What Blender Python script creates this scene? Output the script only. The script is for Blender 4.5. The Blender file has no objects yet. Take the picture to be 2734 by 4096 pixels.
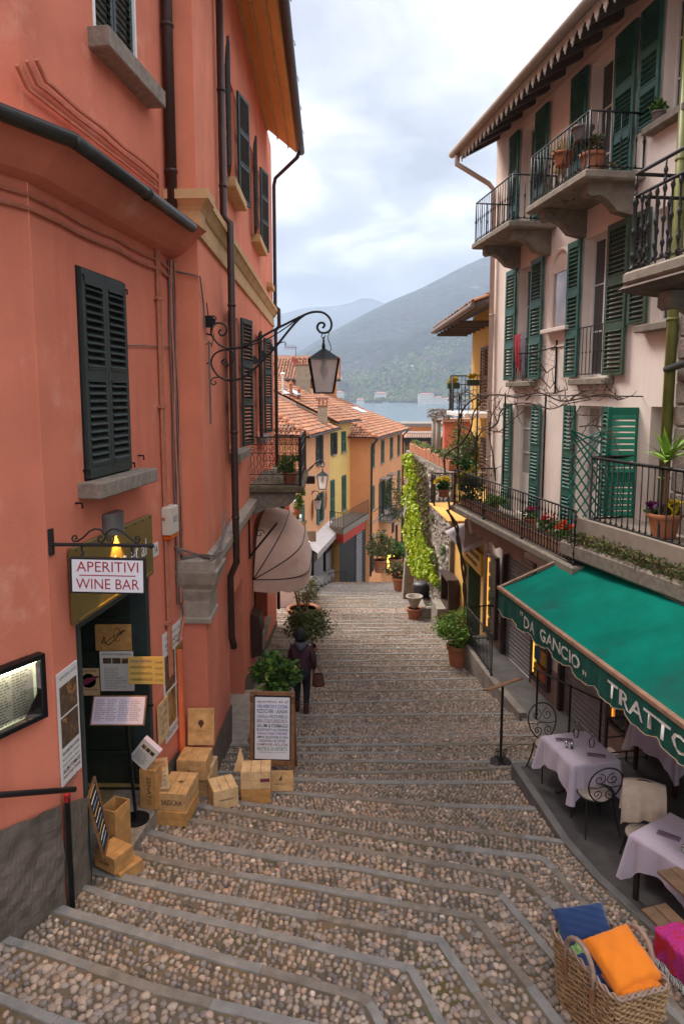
import bpy, math, random
import numpy as np
from mathutils import Matrix, Vector
sc = bpy.context.scene
rnd = random.Random(7)
PI = math.pi
col = bpy.data.collections.new('scene'); sc.collection.children.link(col)

# ---------------------------------------------------------------- camera
F = 2750.0; PITCH = math.atan(330 / 2750); CX, CY = 1367.0, 1908.0      # focal length and centre in photo pixels (2734 x 4096)
ct, st = math.cos(PITCH), math.sin(PITCH)
cam = bpy.data.cameras.new('camera'); camo = bpy.data.objects.new('camera', cam); col.objects.link(camo)
cam.sensor_fit = 'VERTICAL'; cam.sensor_height = 36.0; cam.lens = 36.0 * F / 4096
cam.shift_y = -(2048 - CY) / 4096
cam.clip_start = 0.05; cam.clip_end = 20000
camo.location = (0, 0, 0); camo.rotation_euler = (PI / 2 - PITCH, 0, 0)
sc.camera = camo

# ---------------------------------------------------------------- sky, sun, exposure
SUN_EL, SUN_AZ = math.radians(52), math.radians(-38)      # azimuth from +Y towards +X
world = bpy.data.worlds.new('World'); sc.world = world; world.use_nodes = True
nt = world.node_tree; N = nt.nodes; LK = nt.links
N.clear()
wo = N.new('ShaderNodeOutputWorld'); bg = N.new('ShaderNodeBackground'); LK.new(bg.outputs[0], wo.inputs[0])
sky = N.new('ShaderNodeTexSky'); sky.sky_type = 'NISHITA'; sky.sun_disc = False
sky.sun_elevation = SUN_EL; sky.sun_rotation = SUN_AZ; sky.altitude = 200
def wm(op, a, b=None, c=None):
    n = N.new('ShaderNodeMath'); n.operation = op
    for i, v in enumerate((a, b, c)):
        if v is None: continue
        if isinstance(v, (int, float)): n.inputs[i].default_value = v
        else: LK.new(v, n.inputs[i])
    return n.outputs[0]
tc = N.new('ShaderNodeTexCoord'); sp = N.new('ShaderNodeSeparateXYZ'); LK.new(tc.outputs['Generated'], sp.inputs[0])
zc = wm('MAXIMUM', sp.outputs[2], 0.0)
den = wm('ADD', zc, 0.20)
cb = N.new('ShaderNodeCombineXYZ')
LK.new(wm('DIVIDE', sp.outputs[0], den), cb.inputs[0]); LK.new(wm('DIVIDE', sp.outputs[1], den), cb.inputs[1])
def wnoise(scale, detail, rough, off):
    mp = N.new('ShaderNodeMapping'); mp.inputs['Location'].default_value = off
    LK.new(cb.outputs[0], mp.inputs[0])
    n = N.new('ShaderNodeTexNoise'); n.inputs['Scale'].default_value = scale; n.inputs['Detail'].default_value = detail
    n.inputs['Roughness'].default_value = rough; n.inputs['Distortion'].default_value = 0.35
    LK.new(mp.outputs[0], n.inputs['Vector']); return n.outputs['Fac']
n1 = wnoise(1.5, 10, 0.58, (14.7, 17.4, 0)); n2 = wnoise(0.6, 4, 0.5, (12.7, 1.2, 0))
cl = wm('ADD', wm('MULTIPLY', n1, 0.62), wm('MULTIPLY', n2, 0.38))
ramp = N.new('ShaderNodeValToRGB'); LK.new(cl, ramp.inputs[0])
el = ramp.color_ramp.elements
el[0].position = 0.40; el[0].color = (0.125, 0.126, 0.138, 1)
el[1].position = 0.67; el[1].color = (1.30, 1.28, 1.25, 1)
e = el.new(0.49); e.color = (0.205, 0.206, 0.225, 1)
e = el.new(0.58); e.color = (0.385, 0.384, 0.40, 1)
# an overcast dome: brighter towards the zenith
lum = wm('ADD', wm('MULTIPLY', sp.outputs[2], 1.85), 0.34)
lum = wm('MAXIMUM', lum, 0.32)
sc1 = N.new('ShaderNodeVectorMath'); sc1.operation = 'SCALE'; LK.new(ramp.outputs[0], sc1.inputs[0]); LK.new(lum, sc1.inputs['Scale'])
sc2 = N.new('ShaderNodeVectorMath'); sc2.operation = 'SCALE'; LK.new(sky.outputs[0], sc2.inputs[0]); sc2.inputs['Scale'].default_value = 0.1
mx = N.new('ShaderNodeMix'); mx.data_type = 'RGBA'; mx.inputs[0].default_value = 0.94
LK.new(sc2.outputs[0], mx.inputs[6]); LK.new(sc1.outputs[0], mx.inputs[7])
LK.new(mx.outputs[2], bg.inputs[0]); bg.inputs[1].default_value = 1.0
sl = bpy.data.lights.new('sun', 'SUN'); sl.energy = 1.5; sl.angle = math.radians(25); sl.color = (1.0, 0.95, 0.88)
so = bpy.data.objects.new('sun', sl); col.objects.link(so)
sd = Vector((math.sin(SUN_AZ) * math.cos(SUN_EL), math.cos(SUN_AZ) * math.cos(SUN_EL), math.sin(SUN_EL)))
so.rotation_euler = sd.to_track_quat('Z', 'Y').to_euler(); so.location = (0, 0, 40)
sc.view_settings.view_transform = 'Standard'; sc.view_settings.look = 'None'
sc.view_settings.exposure = 2.2; sc.view_settings.gamma = 1.0; sc.view_settings.use_curve_mapping = False
sc.render.engine = 'CYCLES'
sc.cycles.use_denoising = True; sc.cycles.max_bounces = 7; sc.cycles.diffuse_bounces = 4
sc.cycles.volume_bounces = 0; sc.cycles.use_adaptive_sampling = True

# ---------------------------------------------------------------- helpers: photo geometry
def ray(x, y):
    r = (x - CX) / F; d = (y - CY) / F
    return Vector((r, ct - d * st, -st - d * ct))
def on_z(x, y, z):
    r = ray(x, y); return r * (z / r.z)
def on_y(x, y, Y):
    r = ray(x, y); return r * (Y / r.y)
class Wall:
    """upright plane: local (s along, n out to the street, z up) -> world"""
    def __init__(w, x, y, dx, dy, side=1):
        n = math.hypot(dx, dy); w.o = Vector((x, y, 0)); w.d = Vector((dx / n, dy / n, 0)); w.n = Vector((side * dy / n, -side * dx / n, 0))
        w.M = Matrix(((w.d.x, w.n.x, 0, x), (w.d.y, w.n.y, 0, y), (0, 0, 1, 0), (0, 0, 0, 1)))
    def at(w, x, y, off=0.0):
        r = ray(x, y); o = w.o + w.n * off
        t = o.dot(w.n) / r.dot(w.n); P = r * t
        return (P - o).dot(w.d), P.z
    def P(w, s, n, z): return w.M @ Vector((s, n, z))
    def T(w, s, n, z): return w.M @ Matrix.Translation((s, n, z))
W0 = Wall(-2.655, 6.05, .55, 1); W1 = Wall(-2.45, 7.8, .117, 1); W2 = Wall(-1.905, 9.37, -.0191, 1)
RW = Wall(3.84, 15.95, -.1488, 1, -1)
AW = Wall(-.76, 42.7, .175, 1); BW = Wall(.54, 46.36, .35, 1); CW = Wall(1.868, 46, .268, 1); IV = Wall(3.35, 21.5, -.065, 1, -1)

# ---------------------------------------------------------------- helpers: objects
WMX = {}
def link(o, parent=None, M=None):
    col.objects.link(o)
    M = M or Matrix()
    if parent is not None:
        o.parent = parent; o.matrix_parent_inverse = WMX[parent.name].inverted()
    o.matrix_basis = M; WMX[o.name] = M.copy()
    return o
def thing(name, label, cat, loc=(0, 0, 0), group=None, kind=None):
    o = bpy.data.objects.new(name, None); o.empty_display_size = .1
    link(o, None, Matrix.Translation(loc)); return tag(o, label, cat, group, kind)
def tag(o, label=None, cat=None, group=None, kind=None):
    if label: o['label'] = label
    if cat: o['category'] = cat
    if group: o['group'] = group
    if kind: o['kind'] = kind
    return o
def put(name, mesh, M, parent=None): return link(bpy.data.objects.new(name, mesh), parent, M)
class MB:
    def __init__(s): s.v = []; s.f = []; s.m = []
    def add(s, vs, fs, mi=0, M=None):
        b = len(s.v)
        s.v += [tuple(M @ Vector(v)) for v in vs] if M is not None else [tuple(v) for v in vs]
        s.f += [tuple(i + b for i in f) for f in fs]; s.m += [mi] * len(fs); return s
    def box(s, x0, x1, y0, y1, z0, z1, mi=0, M=None):
        return s.add([(x0, y0, z0), (x1, y0, z0), (x1, y1, z0), (x0, y1, z0), (x0, y0, z1), (x1, y0, z1), (x1, y1, z1), (x0, y1, z1)],
                     [(0, 3, 2, 1), (4, 5, 6, 7), (0, 1, 5, 4), (1, 2, 6, 5), (2, 3, 7, 6), (3, 0, 4, 7)], mi, M)
    def bbox(s, x0, x1, y0, y1, z0, z1, b=.01, mi=0, M=None):
        """bevelled box"""
        vs = []; fs = []
        for z, i in ((z0, b), (z0 + b, 0), (z1 - b, 0), (z1, b)):
            vs += [(x0 + i, y0 + i, z), (x1 - i, y0 + i, z), (x1 - i, y1 - i, z), (x0 + i, y1 - i, z)]
        fs = [(3, 2, 1, 0), (12, 13, 14, 15)]
        for k in range(3):
            for j in range(4): fs.append((k * 4 + j, k * 4 + (j + 1) % 4, k * 4 + 4 + (j + 1) % 4, k * 4 + 4 + j))
        return s.add(vs, fs, mi, M)
    def prism(s, poly, y0, y1, mi=0, M=None):
        """polygon in x,z extruded along y"""
        n = len(poly)
        return s.add([(x, y0, z) for x, z in poly] + [(x, y1, z) for x, z in poly],
                     [tuple(range(n))[::-1], tuple(range(n, 2 * n))] + [(i, (i + 1) % n, n + (i + 1) % n, n + i) for i in range(n)], mi, M)
    def tube(s, pts, r, n=6, mi=0, M=None, cap=True, closed=False):
        pts = [Vector(p) for p in pts]; k = len(pts)
        if k < 2: return s
        R = r if isinstance(r, (list, tuple)) else [r] * k
        vs = []; up = None
        for i, p in enumerate(pts):
            t = (pts[(i + 1) % k] - pts[i - 1]) if closed else (pts[min(i + 1, k - 1)] - pts[max(i - 1, 0)])
            if t.length < 1e-9: t = Vector((0, 0, 1))
            t.normalize()
            if up is None: up = t.orthogonal().normalized()
            up = (up - t * up.dot(t)); up = up.normalized() if up.length > 1e-6 else t.orthogonal().normalized()
            sd_ = t.cross(up)
            for j in range(n):
                a = 2 * PI * (j + .5) / n; vs.append(p + (up * math.cos(a) + sd_ * math.sin(a)) * R[i])
        fs = []
        for i in range(k if closed else k - 1):
            for j in range(n):
                a, b = i * n, ((i + 1) % k) * n
                fs.append((a + j, a + (j + 1) % n, b + (j + 1) % n, b + j))
        if cap and not closed: fs += [tuple(range(n))[::-1], tuple(range((k - 1) * n, k * n))]
        return s.add(vs, fs, mi, M)
    def lathe(s, prof, n=16, mi=0, M=None, sx=1, sy=1):
        vs = []; fs = []
        for r, z in prof: vs += [(r * sx * math.cos(2 * PI * j / n), r * sy * math.sin(2 * PI * j / n), z) for j in range(n)]
        for i in range(len(prof) - 1):
            for j in range(n): fs.append((i * n + j, i * n + (j + 1) % n, (i + 1) * n + (j + 1) % n, (i + 1) * n + j))
        if prof[0][0] > 1e-5: fs.append(tuple(range(n))[::-1])
        if prof[-1][0] > 1e-5: fs.append(tuple(range((len(prof) - 1) * n, len(prof) * n)))
        return s.add(vs, fs, mi, M)
    def grid(s, fn, nu, nv, mi=0, M=None):
        vs = [fn(i / nu, j / nv) for j in range(nv + 1) for i in range(nu + 1)]
        fs = [(j * (nu + 1) + i, j * (nu + 1) + i + 1, (j + 1) * (nu + 1) + i + 1, (j + 1) * (nu + 1) + i) for j in range(nv) for i in range(nu)]
        return s.add(vs, fs, mi, M)
    def mesh(s, name, mats, smooth=False):
        me = bpy.data.meshes.new(name); me.from_pydata(s.v, [], s.f)
        for m in (mats if isinstance(mats, (list, tuple)) else [mats]): me.materials.append(m)
        if any(s.m): me.polygons.foreach_set('material_index', s.m)
        if smooth: me.polygons.foreach_set('use_smooth', [True] * len(s.f))
        me.update(); return me
    def obj(s, name, mats, parent=None, smooth=False, M=None, kind=None, label=None):
        o = put(name, s.mesh(name, mats, smooth), M or Matrix(), parent)
        if kind: o['kind'] = kind
        if label: o['label'] = label
        return o
def np_obj(name, V, Q, mats, parent=None, cols=None, smooth=False, kind=None, mi=None):
    """mesh from numpy: V (n,3), Q (m,k) all faces of k corners"""
    me = bpy.data.meshes.new(name); n, k = Q.shape
    me.vertices.add(len(V)); me.vertices.foreach_set('co', np.ascontiguousarray(V, dtype=np.float32).ravel())
    me.loops.add(n * k); me.polygons.add(n)
    me.loops.foreach_set('vertex_index', np.ascontiguousarray(Q, dtype=np.int32).ravel())
    me.polygons.foreach_set('loop_start', np.arange(n, dtype=np.int32) * k)
    for m in (mats if isinstance(mats, (list, tuple)) else [mats]): me.materials.append(m)
    if mi is not None: me.polygons.foreach_set('material_index', np.ascontiguousarray(mi, dtype=np.int32))
    if smooth: me.polygons.foreach_set('use_smooth', np.ones(n, dtype=bool))
    me.update(calc_edges=True)
    if cols is not None:
        a = me.color_attributes.new('Col', 'FLOAT_COLOR', 'POINT')
        a.data.foreach_set('color', np.ascontiguousarray(np.c_[cols, np.ones(len(cols))], dtype=np.float32).ravel())
    o = put(name, me, Matrix(), parent)
    if kind: o['kind'] = kind
    return o

# ---------------------------------------------------------------- helpers: materials
def newmat(name):
    m = bpy.data.materials.new(name); m.use_nodes = True
    return m, m.node_tree.nodes, m.node_tree.links, m.node_tree.nodes['Principled BSDF']
def noise(Nn, Lk, vec, scale, detail=4, rough=.55, stretch=None):
    if stretch:
        mp = Nn.new('ShaderNodeMapping'); mp.inputs['Scale'].default_value = stretch; Lk.new(vec, mp.inputs[0]); vec = mp.outputs[0]
    n = Nn.new('ShaderNodeTexNoise'); n.inputs['Scale'].default_value = scale; n.inputs['Detail'].default_value = detail; n.inputs['Roughness'].default_value = rough
    Lk.new(vec, n.inputs['Vector']); return n.outputs['Fac']
def rng(Nn, Lk, v, a, b, c=0., d=1.):
    n = Nn.new('ShaderNodeMapRange'); n.inputs[1].default_value = a; n.inputs[2].default_value = b; n.inputs[3].default_value = c; n.inputs[4].default_value = d
    Lk.new(v, n.inputs[0]); return n.outputs[0]
def mixc(Nn, Lk, f, a, b, mode='MIX'):
    n = Nn.new('ShaderNodeMix'); n.data_type = 'RGBA'; n.blend_type = mode
    for i, v in ((0, f), (6, a), (7, b)):
        if isinstance(v, (int, float)): n.inputs[i].default_value = v
        elif isinstance(v, tuple): n.inputs[i].default_value = (*v, 1)
        else: Lk.new(v, n.inputs[i])
    return n.outputs[2]
def mat(name, c, rough=.8, var=.25, scale=6., c2=None, streak=None, bump=0., bscale=60., metal=0., spec=.4, fine=None, sheen=0, trans=0, obj=False, patch=None):
    """plain surface: base colour mottled by noise; c2/streak = second tone in stains (streak: stretched in z); patch = (colour, scale, lo, hi)"""
    m, Nn, Lk, b = newmat(name)
    g = Nn.new('ShaderNodeTexCoord').outputs['Object'] if obj else Nn.new('ShaderNodeNewGeometry').outputs['Position']
    n = noise(Nn, Lk, g, scale)
    dk = tuple(max(0, x * (1 - var)) for x in c); lt = tuple(min(1, x * (1 + var * .6)) for x in c)
    cc = mixc(Nn, Lk, rng(Nn, Lk, n, .3, .7), dk, lt)
    if c2:
        n2 = noise(Nn, Lk, g, scale * .35 if not streak else streak, 5, .6, (1, 1, .12) if streak else None)
        cc = mixc(Nn, Lk, rng(Nn, Lk, n2, .5, .72, 0, .8), cc, c2)
    if patch:
        n3 = noise(Nn, Lk, g, patch[1], 6, .62); cc = mixc(Nn, Lk, rng(Nn, Lk, n3, patch[2], patch[3]), cc, patch[0])
    if fine:
        n4 = noise(Nn, Lk, g, fine, 2, .5); cc = mixc(Nn, Lk, rng(Nn, Lk, n4, .35, .65, .82, 1.12), (0, 0, 0), cc)
    Lk.new(cc, b.inputs['Base Color'])
    b.inputs['Roughness'].default_value = rough; b.inputs['Metallic'].default_value = metal; b.inputs['Specular IOR Level'].default_value = spec
    if sheen: b.inputs['Sheen Weight'].default_value = sheen
    if bump:
        bm = Nn.new('ShaderNodeBump'); bm.inputs['Strength'].default_value = bump; bm.inputs['Distance'].default_value = .02
        Lk.new(noise(Nn, Lk, g, bscale, 6, .6), bm.inputs['Height']); Lk.new(bm.outputs[0], b.inputs['Normal'])
    return m
def vmat(name, rough=.8, bump=0, bscale=80, spec=.4, trans=0):
    """colour from the mesh's own colour attribute"""
    m, Nn, Lk, b = newmat(name)
    a = Nn.new('ShaderNodeAttribute'); a.attribute_name = 'Col'
    g = Nn.new('ShaderNodeNewGeometry').outputs['Position']
    cc = mixc(Nn, Lk, rng(Nn, Lk, noise(Nn, Lk, g, bscale * .6, 3), .3, .7, .8, 1.1), (0, 0, 0), a.outputs['Color'])
    Lk.new(cc, b.inputs['Base Color']); b.inputs['Roughness'].default_value = rough; b.inputs['Specular IOR Level'].default_value = spec
    if bump:
        bm = Nn.new('ShaderNodeBump'); bm.inputs['Strength'].default_value = bump; bm.inputs['Distance'].default_value = .01
        Lk.new(noise(Nn, Lk, g, bscale, 4), bm.inputs['Height']); Lk.new(bm.outputs[0], b.inputs['Normal'])
    if trans:
        t = Nn.new('ShaderNodeBsdfTranslucent'); Lk.new(cc, t.inputs[0]); mxx = Nn.new('ShaderNodeMixShader'); mxx.inputs[0].default_value = trans
        Lk.new(b.outputs[0], mxx.inputs[1]); Lk.new(t.outputs[0], mxx.inputs[2]); Lk.new(mxx.outputs[0], Nn['Material Output'].inputs[0])
    return m
def emat(name, c, s):
    m, Nn, Lk, b = newmat(name); b.inputs['Base Color'].default_value = (*c, 1); b.inputs['Emission Color'].default_value = (*c, 1); b.inputs['Emission Strength'].default_value = s; return m
def gmat(name, c=(.8, .85, .85), rough=.02, alpha=.25, ior=1.5):
    """clear pane: mirror coat over see-through"""
    m, Nn, Lk, b = newmat(name); Nn.remove(b)
    t = Nn.new('ShaderNodeBsdfTransparent'); t.inputs[0].default_value = (*c, 1)
    gl = Nn.new('ShaderNodeBsdfGlossy'); gl.inputs['Roughness'].default_value = rough
    fr = Nn.new('ShaderNodeFresnel'); fr.inputs[0].default_value = ior
    ad = Nn.new('ShaderNodeMath'); ad.operation = 'MAXIMUM'; ad.inputs[1].default_value = alpha * .3; Lk.new(fr.outputs[0], ad.inputs[0])
    mxx = Nn.new('ShaderNodeMixShader'); Lk.new(ad.outputs[0], mxx.inputs[0]); Lk.new(t.outputs[0], mxx.inputs[1]); Lk.new(gl.outputs[0], mxx.inputs[2])
    Lk.new(mxx.outputs[0], Nn['Material Output'].inputs[0]); return m
# ---------------------------------------------------------------- helpers: lettering
FONT_CACHE = {}
def text_mesh(txt, mats, w=None, h=None, bold=0., depth=.0015, shear=0., key=None, xform=None, align='CENTER'):
    """flat letters as a mesh in local x,z (facing -y), centred, scaled to width w and/or height h"""
    cu = bpy.data.curves.new('text', 'FONT'); cu.body = txt; cu.align_x = align; cu.align_y = 'CENTER'; cu.size = 1; cu.offset = bold; cu.resolution_u = 2; cu.shear = shear
    to = bpy.data.objects.new('text', cu); col.objects.link(to)
    dg = bpy.context.evaluated_depsgraph_get(); dg.update()
    me = bpy.data.meshes.new_from_object(to.evaluated_get(dg))
    col.objects.unlink(to); bpy.data.objects.remove(to); bpy.data.curves.remove(cu)
    n = len(me.vertices); co = np.zeros(n * 3, dtype=np.float32); me.vertices.foreach_get('co', co); co = co.reshape(-1, 3)
    if n == 0: return me
    mn, mxv = co.min(0), co.max(0); c = (mn + mxv) / 2; sz = np.maximum(mxv - mn, 1e-4)
    sx = w / sz[0] if w else h / sz[1]; sy = h / sz[1] if h else sx
    x = (co[:, 0] - c[0]) * sx; z = (co[:, 1] - c[1]) * sy
    P = np.stack([x, np.full(n, -depth), z], 1)
    if xform: P = np.array([xform(a, b) for a, b in zip(x, z)], dtype=np.float32)
    me.vertices.foreach_set('co', P.astype(np.float32).ravel()); me.materials.clear()
    me.materials.append(mats); me.update(); return me
def face_M(P, nrm, up=Vector((0, 0, 1))):
    """frame at P whose local -y looks along nrm, z up"""
    y = -Vector(nrm).normalized(); z = (up - y * up.dot(y)).normalized(); x = y.cross(z)
    M = Matrix((x, y, z)).transposed().to_4x4(); M.translation = P; return M
def RX(a): return Matrix.Rotation(math.radians(a), 4, 'X')
def RY(a): return Matrix.Rotation(math.radians(a), 4, 'Y')
def RZ(a): return Matrix.Rotation(math.radians(a), 4, 'Z')
def TR(*p): return Matrix.Translation(p)
# ================================================================ the stepped street
PITCHH = .09
def HZ(i): return -(5.45 + (i - 9) * PITCHH)
T = {
 0: [(0, 3964), (223, 4054), (430, 4110), (1120, 4240)], 1: [(0, 3728), (205, 3786), (625, 3929), (937, 4009), (1320, 4100)],
 2: [(80, 3571), (268, 3625), (500, 3692), (741, 3768), (946, 3830), (1200, 3893), (1477, 3972)],
 3: [(304, 3522), (554, 3598), (750, 3643), (1027, 3705), (1400, 3799), (1655, 3857)],
 4: [(393, 3469), (759, 3554), (1009, 3598), (1330, 3661), (1557, 3705), (1771, 3745)],
 5: [(509, 3393), (732, 3442), (937, 3482), (1250, 3533), (1646, 3607), (1910, 3652)],
 6: [(571, 3308), (803, 3366), (1107, 3415), (1400, 3455), (1736, 3522), (2004, 3558)],
 7: [(768, 3268), (982, 3308), (1205, 3350), (1512, 3402), (1825, 3455), (2097, 3496)],
 8: [(804, 3214), (1071, 3259), (1423, 3317), (1736, 3366), (2048, 3406), (2182, 3424)],
 9: [(880, 3190), (1200, 3232), (1504, 3268), (1932, 3312), (2275, 3362)],
 10: [(1031, 3151), (1306, 3174), (1736, 3208), (2191, 3223)], 11: [(1100, 3105), (1536, 3120), (2108, 3120)],
 12: [(1150, 3082), (1650, 3082), (1995, 3062)], 13: [(1207, 3036), (1957, 3040)], 14: [(1207, 3006), (2110, 3006)],
 15: [(1207, 2975), (2110, 2967)], 16: [(1207, 2944), (1895, 2937)], 17: [(1207, 2902), (2133, 2882)], 18: [(1207, 2856), (2071, 2849)],
 19: [(1230, 2807), (2018, 2790)], 20: [(1245, 2761), (1934, 2753)], 21: [(1237, 2721), (1911, 2709)],
 22: [(1237, 2690), (1900, 2682)], 23: [(1237, 2664), (1900, 2658)], 24: [(1237, 2641), (1900, 2634)], 25: [(1237, 2615), (1850, 2610)],
 26: [(1237, 2593), (1850, 2589)], 27: [(1237, 2575), (1850, 2571)], 28: [(1237, 2557), (1850, 2553)], 29: [(1237, 2539), (1850, 2535)],
 30: [(1237, 2521), (1850, 2518)], 31: [(1237, 2508), (1850, 2505)], 32: [(1237, 2493), (1850, 2490)], 33: [(1237, 2480), (1850, 2478)],
 34: [(1237, 2465), (1850, 2463)], 35: [(1237, 2452), (1850, 2450)]}
BR = {2: (1548, 4096), 3: (1771, 4062), 4: (2004, 4071), 5: (2245, 4071), 6: (2182, 3768), 7: (2254, 3638), 8: (2361, 3625)}
NL, NRT = 26, 12
def resample(pts, n):
    d = [0]
    for a, b in zip(pts, pts[1:]): d.append(d[-1] + (b - a).length)
    out = []
    for k in range(n + 1):
        t = d[-1] * k / n; i = 0
        while i < len(d) - 2 and d[i + 1] < t: i += 1
        out.append(pts[i].lerp(pts[i + 1], (t - d[i]) / max(1e-6, d[i + 1] - d[i])))
    return out
EDGE = {}
TZ = -5.45                                                   # level of the restaurant terrace
for i, px in T.items():
    z = HZ(i); L = [on_z(x, y, z) for x, y in px]
    d0 = (L[0] - L[1]).normalized()
    if i >= 10:                                              # straight across, wall to wall
        d0 = Vector((-1, 0, 0)) if i > 10 else d0
        L = [L[0] + d0 * (L[0].x + 2.6) / max(.3, -d0.x)] + L
    else: L = [L[0] + d0 * 1.4] + L
    k = L[-1]
    if i in BR:
        b = on_z(*BR[i], z); dr = (b - k).normalized(); Rr = [k, b, b + dr * 3.5]
    elif i in (0, 1):
        dr = Vector((.42, -.9, 0)).normalized(); Rr = [k, k + dr * 4]
    elif i == 9:
        q = [on_z(2400, 3505, z), on_z(2560, 3650, z)]; dr = (q[1] - q[0]).normalized(); Rr = [k] + q + [q[1] + dr * 4]
    else: Rr = [k, Vector((max(k.x + .05, 3.55), k.y + .02, z))]
    EDGE[i] = resample(L, NL) + resample(Rr, NRT)[1:]
for i, off in ((-1, .55), (-2, 1.2), (-3, 1.9)):             # the flight goes on up behind the camera
    EDGE[i] = [Vector((p.x - off * .25, p.y - off, HZ(i))) for p in EDGE[0]]
yy = 24.3
for i in range(36, 64):
    yy += .46 + .0 * i; xr = 0 if yy < 31 else (yy - 31) * .1
    cxl = -4.2 if yy < 40 else -4.2 + (yy - 40) * .55
    EDGE[i] = [Vector((cxl + (9.5) * k / (NL + NRT), yy, HZ(i))) for k in range(NL + NRT + 1)]
IDS = sorted(EDGE)
m_bed = mat('sandy_mortar', (.15, .115, .075), .95, .35, 5, fine=160, bump=.5, bscale=90, patch=((.085, .088, .022), 1.1, .54, .68), c2=(.21, .115, .035))
m_k1 = mat('granite_kerb', (.25, .23, .205), .85, .22, 7, fine=140, bump=.35, bscale=110, obj=False); m_k2 = mat('brown_kerb', (.225, .187, .147), .85, .3, 9, c2=(.17, .14, .115), fine=120, bump=.35, bscale=90)
stairs = thing('stairs', 'cobbled stepped street descending between the houses', None, (0, 12, -6), kind='structure')
b = MB()
for a, c in zip(IDS, IDS[1:]):
    ea, ec = EDGE[a], EDGE[c]; n = len(ea); za, zc_ = ea[0].z - .012, ec[0].z - .012
    vs = [(p.x, p.y, za) for p in ea] + [(p.x, p.y, zc_) for p in ea] + [(p.x, p.y, zc_) for p in ec]
    fs = [(k, k + 1, n + k + 1, n + k) for k in range(n - 1)] + [(n + k, n + k + 1, 2 * n + k + 1, 2 * n + k) for k in range(n - 1)]
    b.add(vs, fs)
e0 = EDGE[-3]; b.add([(p.x, p.y, e0[0].z - .012) for p in e0] + [(p.x, -14, e0[0].z - .012) for p in e0], [(k, k + 1, len(e0) + k + 1, len(e0) + k) for k in range(len(e0) - 1)])
b.obj('tread_bed', m_bed, stairs)
# kerb stones along every nosing
def off_line(pl, w):
    out = []
    for k, p in enumerate(pl):
        t = (pl[min(k + 1, len(pl) - 1)] - pl[max(k - 1, 0)]); t.z = 0; t.normalize(); out.append(p + Vector((-t.y, t.x, 0)) * (-w))
    return out
for i in IDS:
    if i < 0 or i > 60: continue
    fine_ = resample([p.copy() for p in EDGE[i]], 120); back = off_line(fine_, .095 if i < 12 else .085)
    L = [0]
    for p, q in zip(fine_, fine_[1:]): L.append(L[-1] + (q - p).length)
    k0 = 0
    while k0 < 120:
        ln = rnd.uniform(.75, 1.7); k1 = k0 + 1
        while k1 < 120 and L[k1] - L[k0] < ln: k1 += 1
        seg = range(k0, k1 + 1)
        P = fine_[(k0 + k1) // 2]
        fpx = CX + F * P.x / max(.5, P.y * ct - P.z * st)
        if P.y > 1.5 and -300 < fpx < 3000 and (i > 12 or L[k1] - L[k0] > .1):
            b = MB(); dz = rnd.uniform(-.006, .006); jw = rnd.uniform(-.012, .012); n = len(seg); vs = []
            for k in seg:
                w = rnd.uniform(-.004, .004); fr, bk = fine_[k], back[k]; u = (bk - fr).normalized()
                e_ = .004 if k in (k0, k1) else 0
                A = fr + u * (.006 + w); B2 = bk + u * (jw + w)
                for q, z in ((fr + u * w * .5, -PITCHH - .02), (fr + u * w * .5, -.008 + dz), (A, dz), (B2 - u * .006, dz), (B2, -.02 + dz)):
                    vs.append((q.x, q.y, fr.z + z))
            fs = []
            for k in range(n - 1):
                for j in range(4): fs.append((k * 5 + j, (k + 1) * 5 + j, (k + 1) * 5 + j + 1, k * 5 + j + 1))
            fs += [(0, 1, 2, 3, 4), tuple((n - 1) * 5 + j for j in (4, 3, 2, 1, 0))]
            b.add(vs, fs); b.obj('kerb_stone', m_k1 if rnd.random() < .66 else m_k2, stairs)
        k0 = k1
# pebbles
PAL = np.array([1.95, 1.84, 1.72]) * np.array([(.16, .13, .105), (.10, .088, .08), (.20, .155, .12), (.235, .17, .13), (.13, .10, .078), (.31, .26, .22), (.055, .053, .056), (.175, .12, .08), (.22, .13, .095), (.115, .108, .105)])
PAL = PAL * .72 + PAL.mean(0) * .28
PW = np.array([.2, .15, .14, .07, .15, .03, .11, .09, .02, .04]); PW = PW / PW.sum()
rg = np.random.default_rng(5)
ang8 = np.arange(8) * 2 * PI / 8
def pebble_np(n_side, rings):
    vs = [(0, 0, 1)]
    for k in range(1, rings + 1):
        ph = PI / 2 * k / rings * 1.08
        for j in range(n_side):
            a = 2 * PI * (j + .5 * (k % 2)) / n_side; vs.append((math.sin(ph) * math.cos(a), math.sin(ph) * math.sin(a), math.cos(ph)))
    fs = [(0, 1 + j, 1 + (j + 1) % n_side) for j in range(n_side)]
    for k in range(rings - 1):
        a0, b0 = 1 + k * n_side, 1 + (k + 1) * n_side
        for j in range(n_side):
            j2 = (j + 1) % n_side; fs += [(a0 + j, b0 + j, b0 + j2), (a0 + j, b0 + j2, a0 + j2)]
    return np.array(vs), np.array(fs)
PEB = []                                                     # x,y,z, rx,ry,rz, rot, colour id, tone
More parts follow.
